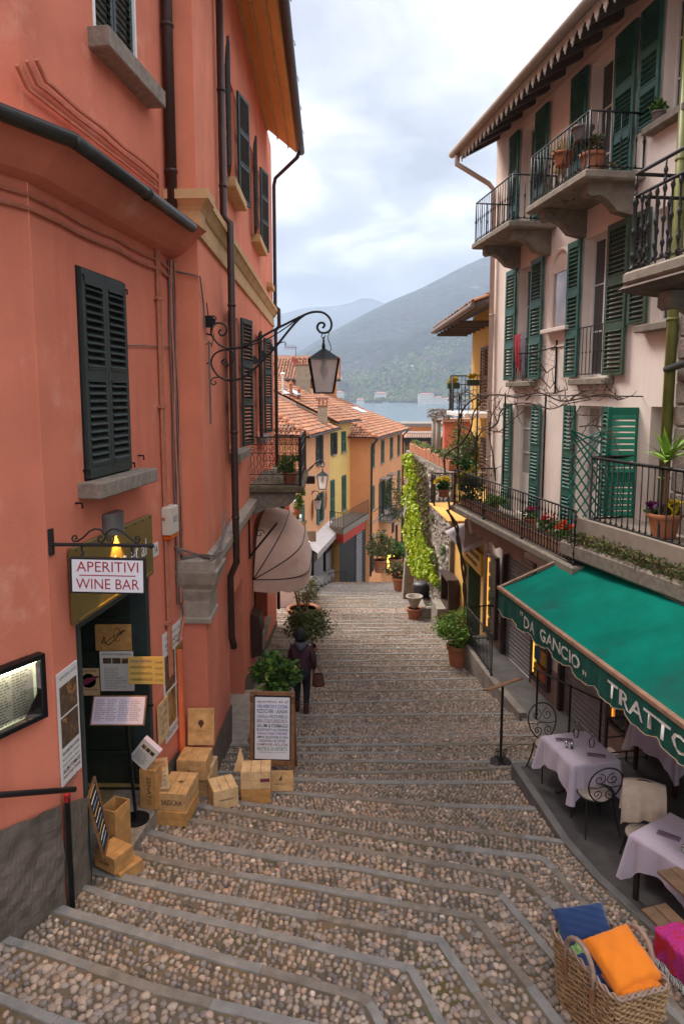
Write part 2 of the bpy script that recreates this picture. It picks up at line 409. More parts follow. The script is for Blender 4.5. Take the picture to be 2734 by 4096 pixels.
for a, c in zip(IDS, IDS[1:]):
    if a < -2: continue
    ea, ec = EDGE[a], EDGE[c]; z = ec[0].z - .012
    for k in range(len(ea) - 1):
        p00, p10, p01, p11 = ea[k], ea[k + 1], ec[k], ec[k + 1]
        m = (p00 + p10 + p01 + p11) / 4
        if m.y < 1.5: continue
        fz = m.y * ct - m.z * st; px = CX + F * m.x / fz; py = CY - F * (m.y * st + m.z * ct) / fz
        if px < -260 or px > 2950 or py > 4300 or m.y > 40: continue
        wu = max((p10 - p00).length, (p11 - p01).length); wv = max((p01 - p00).xy.length, (p11 - p10).xy.length)
        big = 1.17 if m.y < 6.6 else (1.04 if m.y < 8.6 else .88)
        nu = max(1, round(wu / (.062 * big))); v0 = 0.03; v1 = max(.1, 1 - .125 / max(wv, .2))
        nv = max(1, round(wv * (v1 - v0) / (.053 * big)))
        if m.y > 24: nu = max(1, int(nu * .75)); nv = max(1, int(nv * .75))
        for iv in range(nv):
            for iu in range(nu):
                if rg.random() < .035: continue
                u = (iu + .5 + (.5 * (iv % 2) - .25) + rg.normal(0, .13)) / nu; v = v0 + (v1 - v0) * (iv + .5 + rg.normal(0, .13)) / nv
                q = p00.lerp(p10, u).lerp(p01.lerp(p11, u), v)
                wl = wu / nu / .062
                s_ = rg.lognormal(0, .17) * min(1.25, max(.6, wl)); el_ = rg.uniform(.62, .95)
                PEB.append((q.x, q.y, z, .0315 * s_, .0315 * s_ * el_, rg.uniform(.018, .034) * (.85 + .15 * big), rg.normal(0, .75) + (PI / 2 if rg.random() < .2 else 0), rg.choice(len(PAL), p=PW), rg.uniform(.75, 1.3)))
PEB = np.array(PEB)
fz = PEB[:, 1] * ct - PEB[:, 2] * st; ppx = CX + F * PEB[:, 0] / fz; ppy = CY - F * (PEB[:, 1] * st + PEB[:, 2] * ct) / fz
size_px = PEB[:, 3] / fz * ((ppx > 20) & (ppx < 2700) & (ppy < 4085))
# keep clear of what stands on the ground near the camera only by chance; the 300 that show largest are parts of their own
order = np.argsort(-size_px); single = order[:300]; rest = np.setdiff1d(np.arange(len(PEB)), single)
m_peb = vmat('river_pebble', .62, .25, 120, .45)
def pebble_batch(idx, ns, rings, name):
    V0, F0 = pebble_np(ns, rings); P = PEB[idx]; n = len(P)
    ca, sa = np.cos(P[:, 6])[:, None], np.sin(P[:, 6])[:, None]
    jit = 1 + rg.normal(0, .09, (n, len(V0)))
    x = V0[None, :, 0] * P[:, 3:4] * jit; y = V0[None, :, 1] * P[:, 4:5] * jit; z = V0[None, :, 2] * P[:, 5:6] * (1 + (jit - 1) * .5)
    z = z - .004 * (V0[None, :, 2] < .05)
    V = np.stack([x * ca - y * sa + P[:, 0:1], x * sa + y * ca + P[:, 1:2], z + P[:, 2:3]], -1).reshape(-1, 3)
    Q = (F0[None] + (np.arange(n) * len(V0))[:, None, None]).reshape(-1, 3)
    C = np.repeat(PAL[P[:, 7].astype(int)] * P[:, 8:9], len(V0), 0)
    return np_obj(name, V, Q, m_peb, stairs, C, True, 'stuff')
near = rest[PEB[rest, 1] < 12.5]; far = rest[PEB[rest, 1] >= 12.5]
pebble_batch(near, 8, 3, 'pebbles'); pebble_batch(far, 6, 2, 'distant_pebbles')
pm = []
for q in range(30):
    V0, F0 = pebble_np(9, 3); V0 = V0 * (1 + rg.normal(0, .08, (len(V0), 1)))
    me = bpy.data.meshes.new('pebble'); me.from_pydata([tuple(v) for v in V0], [], [tuple(f) for f in F0]); me.materials.append(m_peb)
    me.polygons.foreach_set('use_smooth', [True] * len(F0)); at_ = me.color_attributes.new('Col', 'FLOAT_COLOR', 'POINT')
    c_ = PAL[rg.choice(len(PAL), p=PW)] * rg.uniform(.75, 1.3)
    at_.data.foreach_set('color', np.tile([*c_, 1.], len(V0)).astype(np.float32)); pm.append(me)
for q in single:
    p = PEB[q]; put('pebble', pm[int(rg.integers(30))], Matrix.Translation(p[:3]) @ Matrix.Rotation(p[6], 4, 'Z') @ Matrix.Diagonal((p[3], p[4], p[5], 1)), stairs)
# two worn painted circles on the steps
m_wp = mat('worn_white_paint', (.34, .32, .29), .9, .3, 30)
for cxp, cyp, a0, a1 in ((1470, 2788, -70, 200), (1585, 2745, -80, 120)):
    c0 = on_z(cxp, cyp, HZ(20) + .012); b = MB()
    pts = [c0 + Vector((.31 * math.cos(math.radians(a)), .3 * math.sin(math.radians(a)), 0)) for a in np.linspace(a0, a1, 30)]
    for p, q in zip(pts, pts[1:]):
        u = (p - c0).normalized() * .008; b.add([p - u, p + u, q + u, q - u], [(0, 1, 2, 3)])
    b.obj('painted_circle', m_wp, stairs)
def ground_z(x, y):
    """level of the tread under (x, y)"""
    z = HZ(-3)
    for i in IDS:
        pl = EDGE[i]
        j = min(range(len(pl)), key=lambda k: (pl[k].x - x) ** 2 + (pl[k].y - y) ** 2); j = min(max(j, 1), len(pl) - 2)
        t = (pl[j + 1] - pl[j - 1]); nrm = Vector((-t.y, t.x, 0)).normalized()
        if (Vector((x, y, 0)) - Vector((pl[j].x, pl[j].y, 0))).dot(nrm) > 0: z = HZ(i + 1)
        else: break
    return z
# ================================================================ shared building pieces
m_salm = mat('salmon_stucco', (.70, .21, .125), .9, .15, 1.1, c2=(.60, .165, .098), streak=3.2, bump=.3, bscale=60, patch=((.74, .32, .22), 1.0, .57, .70), fine=240)
m_salm2 = mat('upper_salmon_stucco', (.725, .228, .130), .9, .14, 1.6, c2=(.63, .175, .098), streak=2.6, bump=.25, bscale=70)
m_soff = mat('orange_soffit', (.90, .52, .19), .85, .08, 2)
m_belt = mat('ochre_cornice', (.58, .37, .18), .85, .12, 5, c2=(.40, .25, .12), bump=.2)
m_beltg = mat('grey_stone_cornice', (.36, .30, .24), .9, .25, 9, c2=(.24, .21, .17), fine=90, bump=.3)
m_stone = mat('rough_sill_stone', (.27, .22, .175), .92, .3, 12, fine=130, bump=.5, bscale=70)
m_render = mat('coarse_grey_render', (.15, .118, .092), .95, .35, 5, bump=1.0, bscale=18)
m_dkgreen = mat('dark_green_paint', (.030, .045, .042), .55, .2, 10, fine=60, bump=.1)
m_green = mat('green_shutter_paint', (.026, .115, .085), .45, .25, 7, c2=(.06, .16, .135), bump=.08)
m_olive = mat('olive_shutter_paint', (.045, .085, .050), .55, .2, 7)
m_white = mat('white_paint', (.74, .72, .68), .6, .06, 8)
m_brownpipe = mat('brown_metal_pipe', (.055, .030, .024), .45, .2, 8, metal=.2)
m_darkmetal = mat('black_iron', (.018, .018, .019), .45, .2, 20, metal=.6)
m_iron = mat('wrought_iron', (.028, .026, .027), .5, .25, 20, metal=.5)
m_gutter = mat('dark_gutter', (.035, .034, .030), .45, .3, 9, metal=.3)
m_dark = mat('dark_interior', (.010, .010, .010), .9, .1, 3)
m_pane = mat('window_pane', (.030, .034, .036), .06, .2, 2, spec=.8)
m_curtain = mat('net_curtain', (.42, .41, .38), .9, .1, 6)
m_cable = mat('painted_cable', (.48, .17, .10), .8, .2, 10); m_gcable = mat('grey_cable', (.16, .13, .12), .7, .2, 10)
m_wood = mat('varnished_wood', (.23, .105, .045), .5, .3, 12, c2=(.14, .06, .03))
def sweep(b, path, prof, mi=0, closed_prof=True, M=None):
    """path: (x, y) plan points; prof: (n, z) with n to the right of travel"""
    k = len(path); P = [Vector((p[0], p[1])) for p in path]; vs = []; m = len(prof)
    for i in range(k):
        d0 = (P[i] - P[i - 1]).normalized() if i else None; d1 = (P[i + 1] - P[i]).normalized() if i < k - 1 else None
        d0 = d0 or d1; d1 = d1 or d0
        n0 = Vector((d0.y, -d0.x)); n1 = Vector((d1.y, -d1.x)); n_ = (n0 + n1); n_ = n_ / max(.2, n_.dot(n0))
        for n, z in prof: vs.append((P[i].x + n_.x * n, P[i].y + n_.y * n, z))
    fs = []
    for i in range(k - 1):
        for j in range(m if closed_prof else m - 1):
            j2 = (j + 1) % m; fs.append((i * m + j, (i + 1) * m + j, (i + 1) * m + j2, i * m + j2))
    if closed_prof: fs += [tuple(range(m)), tuple(range((k - 1) * m, k * m))[::-1]]
    return b.add(vs, fs, mi, M)
def wall_holes(W, s0, s1, z0, z1, holes, depth=.22, back=None, thick=.3):
    """facade with real openings (s0,s1,z0,z1[,depth]) and their reveals"""
    b = MB(); S = sorted({s0, s1, *[h[0] for h in holes], *[h[1] for h in holes]}); Z = sorted({z0, z1, *[h[2] for h in holes], *[h[3] for h in holes]})
    for a, c in zip(S, S[1:]):
        run = None
        for d, e in zip(Z, Z[1:]):
            inside = any(h[0] <= (a + c) / 2 <= h[1] and h[2] <= (d + e) / 2 <= h[3] for h in holes)
            if not inside: b.add([(a, 0, d), (c, 0, d), (c, 0, e), (a, 0, e)], [(0, 1, 2, 3)], 0, W.M)
    for h in holes:
        a, c, d, e = h[:4]; q = -(h[4] if len(h) > 4 else depth)
        b.add([(a, 0, d), (c, 0, d), (c, 0, e), (a, 0, e), (a, q, d), (c, q, d), (c, q, e), (a, q, e)],
              [(0, 4, 5, 1), (1, 5, 6, 2), (2, 6, 7, 3), (3, 7, 4, 0)], 0, W.M)
    b.add([(s0, 0, z0), (s1, 0, z0), (s1, 0, z1), (s0, 0, z1), (s0, -thick, z0), (s1, -thick, z0), (s1, -thick, z1), (s0, -thick, z1)],
          [(1, 5, 6, 2), (4, 0, 3, 7), (3, 2, 6, 7)], 0, W.M)
    return b
SLAT = {}
def shutter(parent, M, w, h, m, panels=((.05, .47), (.53, .95)), pitch=.066, single=True, t=.04, st_=.065, lab=None, tilt=38):
    """louvred leaf in local x 0..w, y 0..t, z 0..h; panels as fractions of the height"""
    b = MB(); b.bbox(0, st_, 0, t, 0, h, .004).bbox(w - st_, w, 0, t, 0, h, .004)
    zs = [0]
    for a, c in panels: zs += [a * h, c * h]
    zs.append(h)
    for k in range(0, len(zs), 2): b.box(st_, w - st_, .001, t - .001, zs[k], zs[k + 1])
    for a, c in panels:
        for zz in (a * h, c * h): b.box(st_ - .008, w - st_ + .008, t - .002, t + .008, zz - .012, zz + .012)
    o = b.obj('shutter', m, parent, M=M)
    if lab: o['label'] = lab
    key = (round(w, 3), m.name, pitch, tilt); sw = w - 2 * st_
    if key not in SLAT:
        sb = MB(); sb.box(-sw / 2, sw / 2, -pitch * .56, pitch * .56, -.005, .005, M=RX(-tilt)); SLAT[key] = (sb.mesh('slat', m), sb)
    jb = MB()
    for a, c in panels:
        n = max(1, int((c - a) * h / pitch)); p_ = (c - a) * h / n
        for k in range(n):
            Q = M @ TR(w / 2, t * .5, a * h + (k + .5) * p_)
            if single: put('slat', SLAT[key][0], Q, o)
            else: jb.add(SLAT[key][1].v, SLAT[key][1].f, 0, Q)
    if not single: jb.obj('slats', m, o, kind='stuff')
    return o
def window(parent, W, s0, s1, z0, z1, q=-.16, rows=3, mullion=1, m_f=None, glass=None, bars=True, curtain=None):
    """casement: frame, meeting stile, glazing bars and panes, set at depth q"""
    m_f = m_f or m_white; f = MB(); t = .055
    lo, hi = min(s0, s1), max(s0, s1)
    f.box(lo, lo + t, q - .05, q, z0, z1, M=W.M).box(hi - t, hi, q - .05, q, z0, z1, M=W.M).box(lo + t, hi - t, q - .05, q, z1 - t, z1, M=W.M).box(lo + t, hi - t, q - .05, q, z0, z0 + t * 1.3, M=W.M)
    mid = [lo + (hi - lo) * (k + 1) / (mullion + 1) for k in range(mullion)]
    for x in mid: f.box(x - t * .8, x + t * .8, q - .048, q + .006, z0 + t * 1.3, z1 - t, M=W.M)
    for k in range(1, rows):
        zz = z0 + (z1 - z0) * k / rows; f.box(lo + t, hi - t, q - .042, q - .004, zz - .012, zz + .012, M=W.M)
    o = f.obj('window_frame', m_f, parent)
    g = MB(); g.box(lo + t * .5, hi - t * .5, q - .034, q - .026, z0 + t * .5, z1 - t * .5, M=W.M); g.obj('pane', glass or m_pane, o)
    return o
def sill(parent, W, s0, s1, z, th=.11, out=.2, m=None):
    b = MB(); b.bbox(min(s0, s1), max(s0, s1), -.05, out, z - th, z, .012, M=W.M); return b.obj('window_sill', m or m_stone, parent)
def pipe(parent, pts, r, m, name='drainpipe', n=8, bands=None):
    b = MB(); b.tube(pts, r, n)
    if bands:
        for p in bands: b.tube([Vector(p) - Vector((0, 0, .02)), Vector(p) + Vector((0, 0, .02))], r * 1.18, n)
    return b.obj(name, m, parent, smooth=True)
# ================================================================ the salmon corner house on the left
lh = thing('corner_house', 'tall salmon-red stucco house with green shutters on the left of the steps', 'house', (-3, 8, -5))
C0 = W0.P(-7, 0, 0); C1 = Vector((-2.655, 6.05, 0)); C2 = W1.P(1.60, 0, 0); C3 = W2.P(0, 0, 0); C4 = W2.P(12.45, 0, 0)
b = wall_holes(W1, -1.745, 1.62, -6.2, 8.6, [(-1.30, .54, -6.2, -2.2, .45), (-.40, .66, 3.64, 5.8, .08)], thick=.6)
b.add([W0.P(-7, 0, -6), W0.P(0, 0, -6), W0.P(0, 0, 8.6), W0.P(-7, 0, 8.6)], [(0, 1, 2, 3)])
b.obj('wall', m_salm, lh)
WIN_S = (6.1, 9.3, -6.15, -3.75, .4)
b = wall_holes(W2, 0, 12.45, -8.6, -2.3, [(2.1, 4.0, -8.6, -3.62, .55), WIN_S], thick=6)
b.add([C2 + Vector((-.02, 0, -8.6)), C3 + Vector((0, 0, -8.6)), C3 + Vector((0, 0, -2.3)), C2 + Vector((-.02, 0, -2.3))], [(0, 1, 2, 3)])
b.obj('lower_wall', m_salm, lh)
b = wall_holes(W2, 0, 12.45, -2.3, 7.45, [(2.62, 3.95, -.95, 1.42, .25), (2.62, 3.95, 3.62, 5.5, .25), (6.75, 8.2, 3.62, 5.5, .25), (7.3, 8.6, -.95, 1.42, .25)], thick=6)
b.add([C2 + Vector((-.02, 0, -2.3)), C3 + Vector((0, 0, -2.3)), C3 + Vector((0, 0, 7.45)), C2 + Vector((-.02, 0, 7.45))], [(0, 1, 2, 3)])
b.obj('upper_wall', m_salm2, lh)
for (a, c, d, e) in ((2.62, 3.95, -.95, 1.42), (2.62, 3.95, 3.62, 5.5), (6.75, 8.2, 3.62, 5.5), (7.3, 8.6, -.95, 1.42)):
    window(lh, W2, a, c, d, e, q=-.2, rows=3)
window(lh, W2, WIN_S[0], WIN_S[1], WIN_S[2], WIN_S[3], q=-.32, rows=1, mullion=1, m_f=m_dark)
MB().bbox(6.0, 9.4, -.3, .1, -6.28, -6.16, .01, M=W2.M).obj('window_sill', m_beltg, lh)
MB().box(2.1, 4.0, -.62, -.56, -8.6, -3.62, M=W2.M).obj('door', m_dark, lh)
# plinth of rough render
b = MB(); zb0, zb1 = -4.52, -4.72
pl = [C0, C1 - W1.d * -.0]
zA = W0.at(5, 3292, .03)[1]; zC = W1.at(240, 3228, .03)[1]; zJ = W1.at(345, 3192, .03)[1]; sA = W0.at(5, 3292, .03)[0]; zL = zC + (zA - zC) / (0 - sA) * 7 * .6
b.grid(lambda u, v: W0.P(-7 + 7 * u, .03 + .02 * math.sin(u * 130 + v * 9 + 3 * math.sin(v * 17)) * math.sin(v * 26 + u * 50), -6.4 + v * ((zL + (zC - zL) * u) + 6.4)), 160, 26); b.grid(lambda u, v: W1.P(-1.75 + .445 * u, .03 + .01 * math.sin(u * 12 + v * 15), -6.4 + v * (zC + (zJ - zC) * u + 6.4)), 6, 14)
b.obj('plinth', m_render, lh)
b = MB(); b.add([W1.P(.56, .025, -6.3), W1.P(1.6, .025, -6.3), W1.P(1.6, .025, -4.95), W1.P(.56, .025, -4.9)], [(0, 1, 2, 3)]); b.obj('plinth', m_render, lh)
b = MB(); pz = [(0, -5.15), (2.08, -5.35), (4.02, -5.75), (6, -6.2), (9, -6.75), (12.5, -7.35)]
b.grid(lambda u, v: W2.P(u * 12.46, .02 + .012 * math.sin(u * 90 + v * 5), -8.4 * (1 - v) + v * np.interp(u * 12.46, [q[0] for q in pz], [q[1] for q in pz])), 60, 4)
bb = MB(); keep = []
for f in b.f:
    cxs = sum((W2.M.inverted() @ Vector(b.v[i])).x for i in f) / 4
    if not 2.05 < cxs < 4.05: keep.append(f)
bb.v = b.v; bb.f = keep; bb.m = [0] * len(keep); bb.obj('plinth', m_render, lh)
MB().box(1.9, 4.2, -.5, .28, -8, -6.05, M=W2.M).obj('door_step', m_beltg, lh)
# string courses with their corner capitals
pth = [(C2.x - .02, C2.y), (C3.x, C3.y), (C4.x, C4.y)]
b = MB(); sweep(b, pth, [(0, 2.08), (.04, 2.08), (.05, 2.14), (.03, 2.17), (.03, 2.36), (.06, 2.38), (.14, 2.5), (.16, 2.5), (.16, 2.6), (0, 2.62)]); b.obj('string_course', m_belt, lh)
b = MB(); sweep(b, pth, [(0, -2.62), (.04, -2.62), (.05, -2.56), (.05, -2.42), (.16, -2.4), (.16, -2.28), (0, -2.24)]); b.obj('string_course', m_beltg, lh)
b = MB(); sweep(b, [pth[0], pth[1], tuple(W2.P(.62, 0, 0).xy)], [(.0, -3.18), (.07, -3.18), (.07, -3.12), (.05, -3.1), (.055, -2.86), (.10, -2.72), (.10, -2.68), (.15, -2.60), (.20, -2.43), (.20, -2.405), (0, -2.405)]); b.obj('capital', m_beltg, lh)
b = MB(); sweep(b, [pth[0], pth[1], tuple(W2.P(.3, 0, 0).xy)], [(0, 2.12), (.05, 2.12), (.06, 2.4), (.17, 2.5), (.19, 2.5), (.19, 2.62), (0, 2.64)]); b.obj('capital', m_belt, lh)
# roof overhang of the tall wing
b = MB(); b.prism([(0, 7.44), (.82, 6.80), (.86, 6.84), (.86, 6.9), (-3, 9.4), (-3, 9.2)], -1.0, 11.05, M=W2.M @ Matrix(((0, 1, 0, 0), (1, 0, 0, 0), (0, 0, 1, 0), (0, 0, 0, 1)))); b.obj('roof_overhang', m_soff, lh)
b = MB()
for n_, z in ((.02, 7.40), (.30, 7.14), (.60, 6.9)): b.tube([W2.P(-1, n_, z + .01), W2.P(11.0, n_, z + .01)], .022 if n_ > .1 else .05, 5)
b.obj('soffit_moulding', m_belt, lh)
b = MB(); b.tube([W2.P(s, .96, 6.84) for s in np.linspace(-1, 11.1, 16)], .10, 10)
for s in np.arange(.5, 11, 1.55): b.tube([W2.P(s, .86, 6.92), W2.P(s, 1.06, 6.95), W2.P(s, 1.08, 6.86)], .012, 5)
b.obj('roof_gutter', m_brownpipe, lh, smooth=True)
b = MB(); b.box(-2.6, 2.4, -8, -.02, 8.58, 8.75, M=W1.M); b.obj('roof', m_soff, lh)
# drainpipes
g0 = lambda s, n, zs: [W2.P(s, n, z) for z in zs]
pipe(lh, [W2.P(1.72, .10, 7.3), W2.P(1.72, .10, 2.75), W2.P(1.72, .20, 2.65), W2.P(1.72, .20, -2.2), W2.P(1.74, .20, -2.75), W2.P(1.76, .09, -3.0), W2.P(1.78, .09, -4.05), W2.P(1.82, .12, -4.25)], .058, m_brownpipe, bands=[W2.P(1.72, .1, z) for z in (6, 4.6, 3.2)] + [W2.P(1.72, .2, z) for z in (1.4, -.6, -2)])
pipe(lh, [W2.P(10.9, .92, 6.78), W2.P(10.95, .85, 6.64), W2.P(12.2, .14, 6.45), W2.P(12.25, .09, 6.25), W2.P(12.25, .09, 2.7), W2.P(12.25, .2, 2.6), W2.P(12.25, .2, 2.1), W2.P(12.25, .09, 1.95), W2.P(12.25, .09, -6.9)], .055, m_brownpipe)
pipe(lh, [W1.P(1.46, .09, 8.5), W1.P(1.46, .09, 2.4)], .07, m_brownpipe, bands=[W1.P(1.46, .09, z) for z in (6.5, 4.6, 2.85)])
# lower eave with its cove and gutter, round the corner
ep = [tuple(W0.P(-5.5, 0, 0).xy), (C1.x, C1.y), tuple(C2.xy)]
b = MB(); sweep(b, ep, [(0, 1.78), (.05, 1.79), (.14, 1.82), (.24, 1.90), (.33, 2.0), (.36, 2.03), (.5, 2.12), (0, 2.34)]); b.obj('eave_cove', m_salm, lh)
gp = [W0.P(-5.5, .47, 0), None, W1.P(1.10, .47, 0)]
ci = C1 + (W0.n + W1.n).normalized() * .49; gp[1] = ci
b = MB(); b.tube([(p.x, p.y, 2.06) for p in (gp[1] + W1.d * .02, gp[1] + W1.d * 1.5, gp[2])], .062, 10); b.tube([(p.x, p.y, 2.06) for p in (gp[1] + W1.d * 1.48, gp[1] + W1.d * 1.56)], .072, 10); b.obj('eave_gutter', m_gutter, lh, smooth=True)
b = MB(); b.tube([(p.x, p.y, 2.06) for p in (gp[0], gp[1] - W0.d * .01)], .064, 8); b.obj('eave_gutter', m_gutter, lh, smooth=True)
# the closed window over the wine bar door and the one above
for k in range(2):
    shutter(lh, W1.T(-.98 + k * .505, .012, -.84), .5, 2.06, m_dkgreen, panels=((.065, .475), (.535, .935)), pitch=.072, lab='dark green louvred leaf, closed over the window')
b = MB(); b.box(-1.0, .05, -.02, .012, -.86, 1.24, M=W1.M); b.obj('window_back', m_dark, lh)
sill(lh, W1, -1.14, .30, -.86, .16, .24)
for s, z in ((-.97, 1.15), (.02, 1.15), (-1.02, -.75), (.05, -.78), (-1.2, -1.05), (.32, -.72)): MB().tube([W1.P(s, 0, z), W1.P(s, .07, z), W1.P(s, .07, z - .05)], .011, 5).obj('shutter_hook', m_darkmetal, lh)
for k in range(2): shutter(lh, W1.T(-.37 + k * .51, -.06, 3.66), .49, 2.1, m_dkgreen, panels=((.04, .48), (.53, .96)), pitch=.072, single=True)
b = MB(); b.box(-.41, -.36, -.075, .01, 3.64, 5.8, M=W1.M).box(.63, .67, -.075, .01, 3.64, 5.8, M=W1.M).box(-.36, .63, -.075, -.065, 3.64, 5.8, M=W1.M); b.obj('window_frame', m_white, lh)
sill(lh, W1, -.53, .98, 3.62, .2, .22)
# open shutters on the tall wing: leaves folded back on the wall
def leaf_open(s, side, z0, z1, out=.05, m=m_dkgreen, w=.62, single=False, ang=0):
    M = W2.T(s, out, z0) @ RZ(ang * side)
    if side < 0: M = M @ TR(-w, 0, 0)
    return shutter(lh, M, w, z1 - z0, m, panels=((.03, .33), (.37, .63), (.67, .97)), pitch=.07, single=single, tilt=-38)
for s0, s1, z0, z1, sg in ((2.62, 3.95, 3.60, 5.52, 0), (6.75, 8.2, 3.60, 5.52, 0), (2.62, 3.95, -1.0, 1.45, 1), (7.3, 8.6, -1.0, 1.45, 0)):
    leaf_open(s0, -1, z0, z1, single=bool(sg), ang=10); leaf_open(s1, 1, z0, z1, single=bool(sg), ang=12)
    sill(lh, W2, s0 - .12, s1 + .12, z0 - .02, .16, .2, m_belt if z0 > 2 else m_stone)
b = MB(); b.bbox(10.3, 11.2, 0, .16, 2.98, 3.12, .01, M=W2.M); b.obj('ledge', m_belt, lh)
# door of the wine bar: threshold, frame and panelled leaf set back in the opening
b = MB(); b.bbox(-1.38, .62, -.5, .17, -5.5, -5.03, .02, M=W1.M); b.obj('threshold', m_stone, lh)
b = MB(); b.box(-1.31, -1.25, -.44, .02, -5.03, -2.2, M=W1.M).box(.44, .545, -.44, -.02, -5.03, -2.2, M=W1.M).box(-1.25, .44, -.44, .02, -2.28, -2.2, M=W1.M); b.obj('door_frame', m_dkgreen, lh)
m_door = mat('dark_green_door', (.014, .02, .014), .5, .3, 8, c2=(.03, .035, .02))
# the leaf stands open inwards from the right jamb and faces the camera
J = W1.P(.50, -.08, 0); DY = J.y - .02
b = MB(); b.box(J.x - 1.7, J.x, DY, DY + .07, -5.03, -2.28); dr = b.obj('door', m_door, lh)
m_ochre = mat('ochre_strip', (.30, .21, .07), .6, .2, 9)
for k in range(6):
    for j in range(2):
        MB().bbox(J.x - .86 - j * .82, J.x - .10 - j * .82, DY - .022, DY, -4.93 + k * .44, -4.93 + k * .44 + .42, .008).obj('panel', m_door, dr)
MB().box(J.x - 1.7, J.x - .05, DY - .03, DY, -4.985, -4.945).obj('door_strip', m_ochre, dr)
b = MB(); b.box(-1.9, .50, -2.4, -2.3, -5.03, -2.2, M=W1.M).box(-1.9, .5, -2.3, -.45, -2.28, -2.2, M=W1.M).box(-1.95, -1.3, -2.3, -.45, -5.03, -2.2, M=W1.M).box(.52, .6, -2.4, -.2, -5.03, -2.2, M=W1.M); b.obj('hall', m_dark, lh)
MB().box(-1.9, .52, -2.4, -.4, -5.12, -5.04, M=W1.M).obj('hall_floor', mat('ochre_floor', (.22, .15, .07), .7, .3, 4), lh)
b = MB(); b.tube([(J.x + .02, DY - .03, -3.86), (J.x + .02, DY - .12, -3.86), (J.x + .13, DY - .13, -3.84)], .016, 8); b.obj('door_handle', mat('steel_handle', (.5, .5, .5), .25, metal=1.), lh)
# cables and conduits
b = MB()
for ds in (0, .075): b.tube([W1.P(1.02 + ds, .03, z) for z in (1.9, 1.7)] + [W1.P(1.02 + ds, .03, -.2), W1.P(1.03 + ds, .03, -3.75)], .021, 6)
for z in (1.2, -.15, -1.6, -3.0): b.box(.96, 1.16, 0, .055, z - .02, z + .02, M=W1.M)
b.obj('conduit', m_cable, lh, smooth=False)
for k, (s, r) in enumerate(((1.42, .014), (1.47, .018), (1.52, .012), (1.56, .02))):
    pts = [W1.P(s + .02 * math.sin(q * 1.7 + k * 2), .03 + .012 * k, 1.75 - q * .42) for q in range(12)]
    if k > 1: pts += [W1.P(1.55, .06, -3.1), W1.P(1.4, .04, -3.4)]
    b = MB(); b.tube(pts, r, 5); b.obj('cable', m_cable if k % 2 else m_gcable, lh)
b = MB()
for z, r in ((1.66, .014), (1.55, .02)): b.tube([W0.P(-5, .03, z)] + [W0.P(-.02, .03, z + .01), W1.P(-1.7, .03, z + .01)] + [W1.P(-1.7 + q * .4, .03, z + .012 * math.sin(q * 2)) for q in range(1, 8)] + [W1.P(1.5, .03, z - .03)], r, 5)
b.obj('cable', m_cable, lh)
b = MB()
for k, z in enumerate((2.52, 2.62, 2.70)): b.tube([W1.P(-1.9 + .15 * k, .05, z + .12), W1.P(-1.75 + .15 * k, .05, z)] + [W1.P(-1.4 + q * .5, .05, z + .01 * math.sin(q * 3 + k)) for q in range(5)] + [W1.P(1.1, .05, z), W1.P(1.15, .05, z - .2)], .02, 6)
b.obj('conduit', m_cable, lh)
def ctube(pts, r): MB().tube(pts, r, 5).obj('cable', m_gcable, lh)
ctube([W1.P(1.4, .02, -2.05), W1.P(1.5, .1, -2.22), W1.P(1.62, .3, -2.24), C3 + Vector((.1, -.2, -2.22)), C3 + Vector((.2, .15, -2.2)), W2.P(.8, .13, -2.12), W2.P(1.5, .12, -2.0)], .022)
ctube([W1.P(1.45, .05, -2.1), W1.P(1.6, .26, -2.21), C3 + Vector((.14, -.14, -2.2)), W2.P(.5, .16, -2.18), W2.P(1.2, .1, -1.8)], .015)
ctube([C3 + Vector((-.33, -.03, 1.62)), C3 + Vector((-.1, -.03, 1.58)), C3 + Vector((.03, -.02, 1.55)), W2.P(.2, .03, 1.2), W2.P(.25, .03, .9)], .012)
ctube([W1.P(.1, .02, .55), W1.P(.5, .02, .58), W1.P(1.0, .02, .60), W1.P(1.45, .03, .63)], .007)
b = MB(); b.tube([W1.P(1.34, .05, -3.5), W1.P(1.36, .05, -6.1)], .05, 6); b.obj('conduit', mat('orange_conduit', (.66, .15, .055), .7, .1, 6), lh)
# interior behind the shop front and a plain back so that nothing shows through
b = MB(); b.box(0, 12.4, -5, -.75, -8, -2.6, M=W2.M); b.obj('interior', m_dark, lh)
# bell, bracket bar on the pilaster
b = MB(); b.box(-.05, .05, 0, .12, -.09, .07).box(-.035, .035, .1, .15, -.06, .03); b.tube([(0, .1, -.09), (.02, .12, -.2), (-.01, .1, -.3), (.03, .08, -.36)], .005, 4); b.tube([(0, .05, .06), (0, .03, .25)], .008, 5)
b.obj('bell_box', m_darkmetal, lh, M=W2.T(.42, 0, 1.02))
b = MB(); b.tube([W2.P(.44, .05, .75), W2.P(.44, .05, -.42)], .014, 5); b.tube([W2.P(.44, 0, .7), W2.P(.44, .07, .72), W2.P(.5, .07, .7)], .012, 5); b.obj('iron_bar', m_gcable, lh)
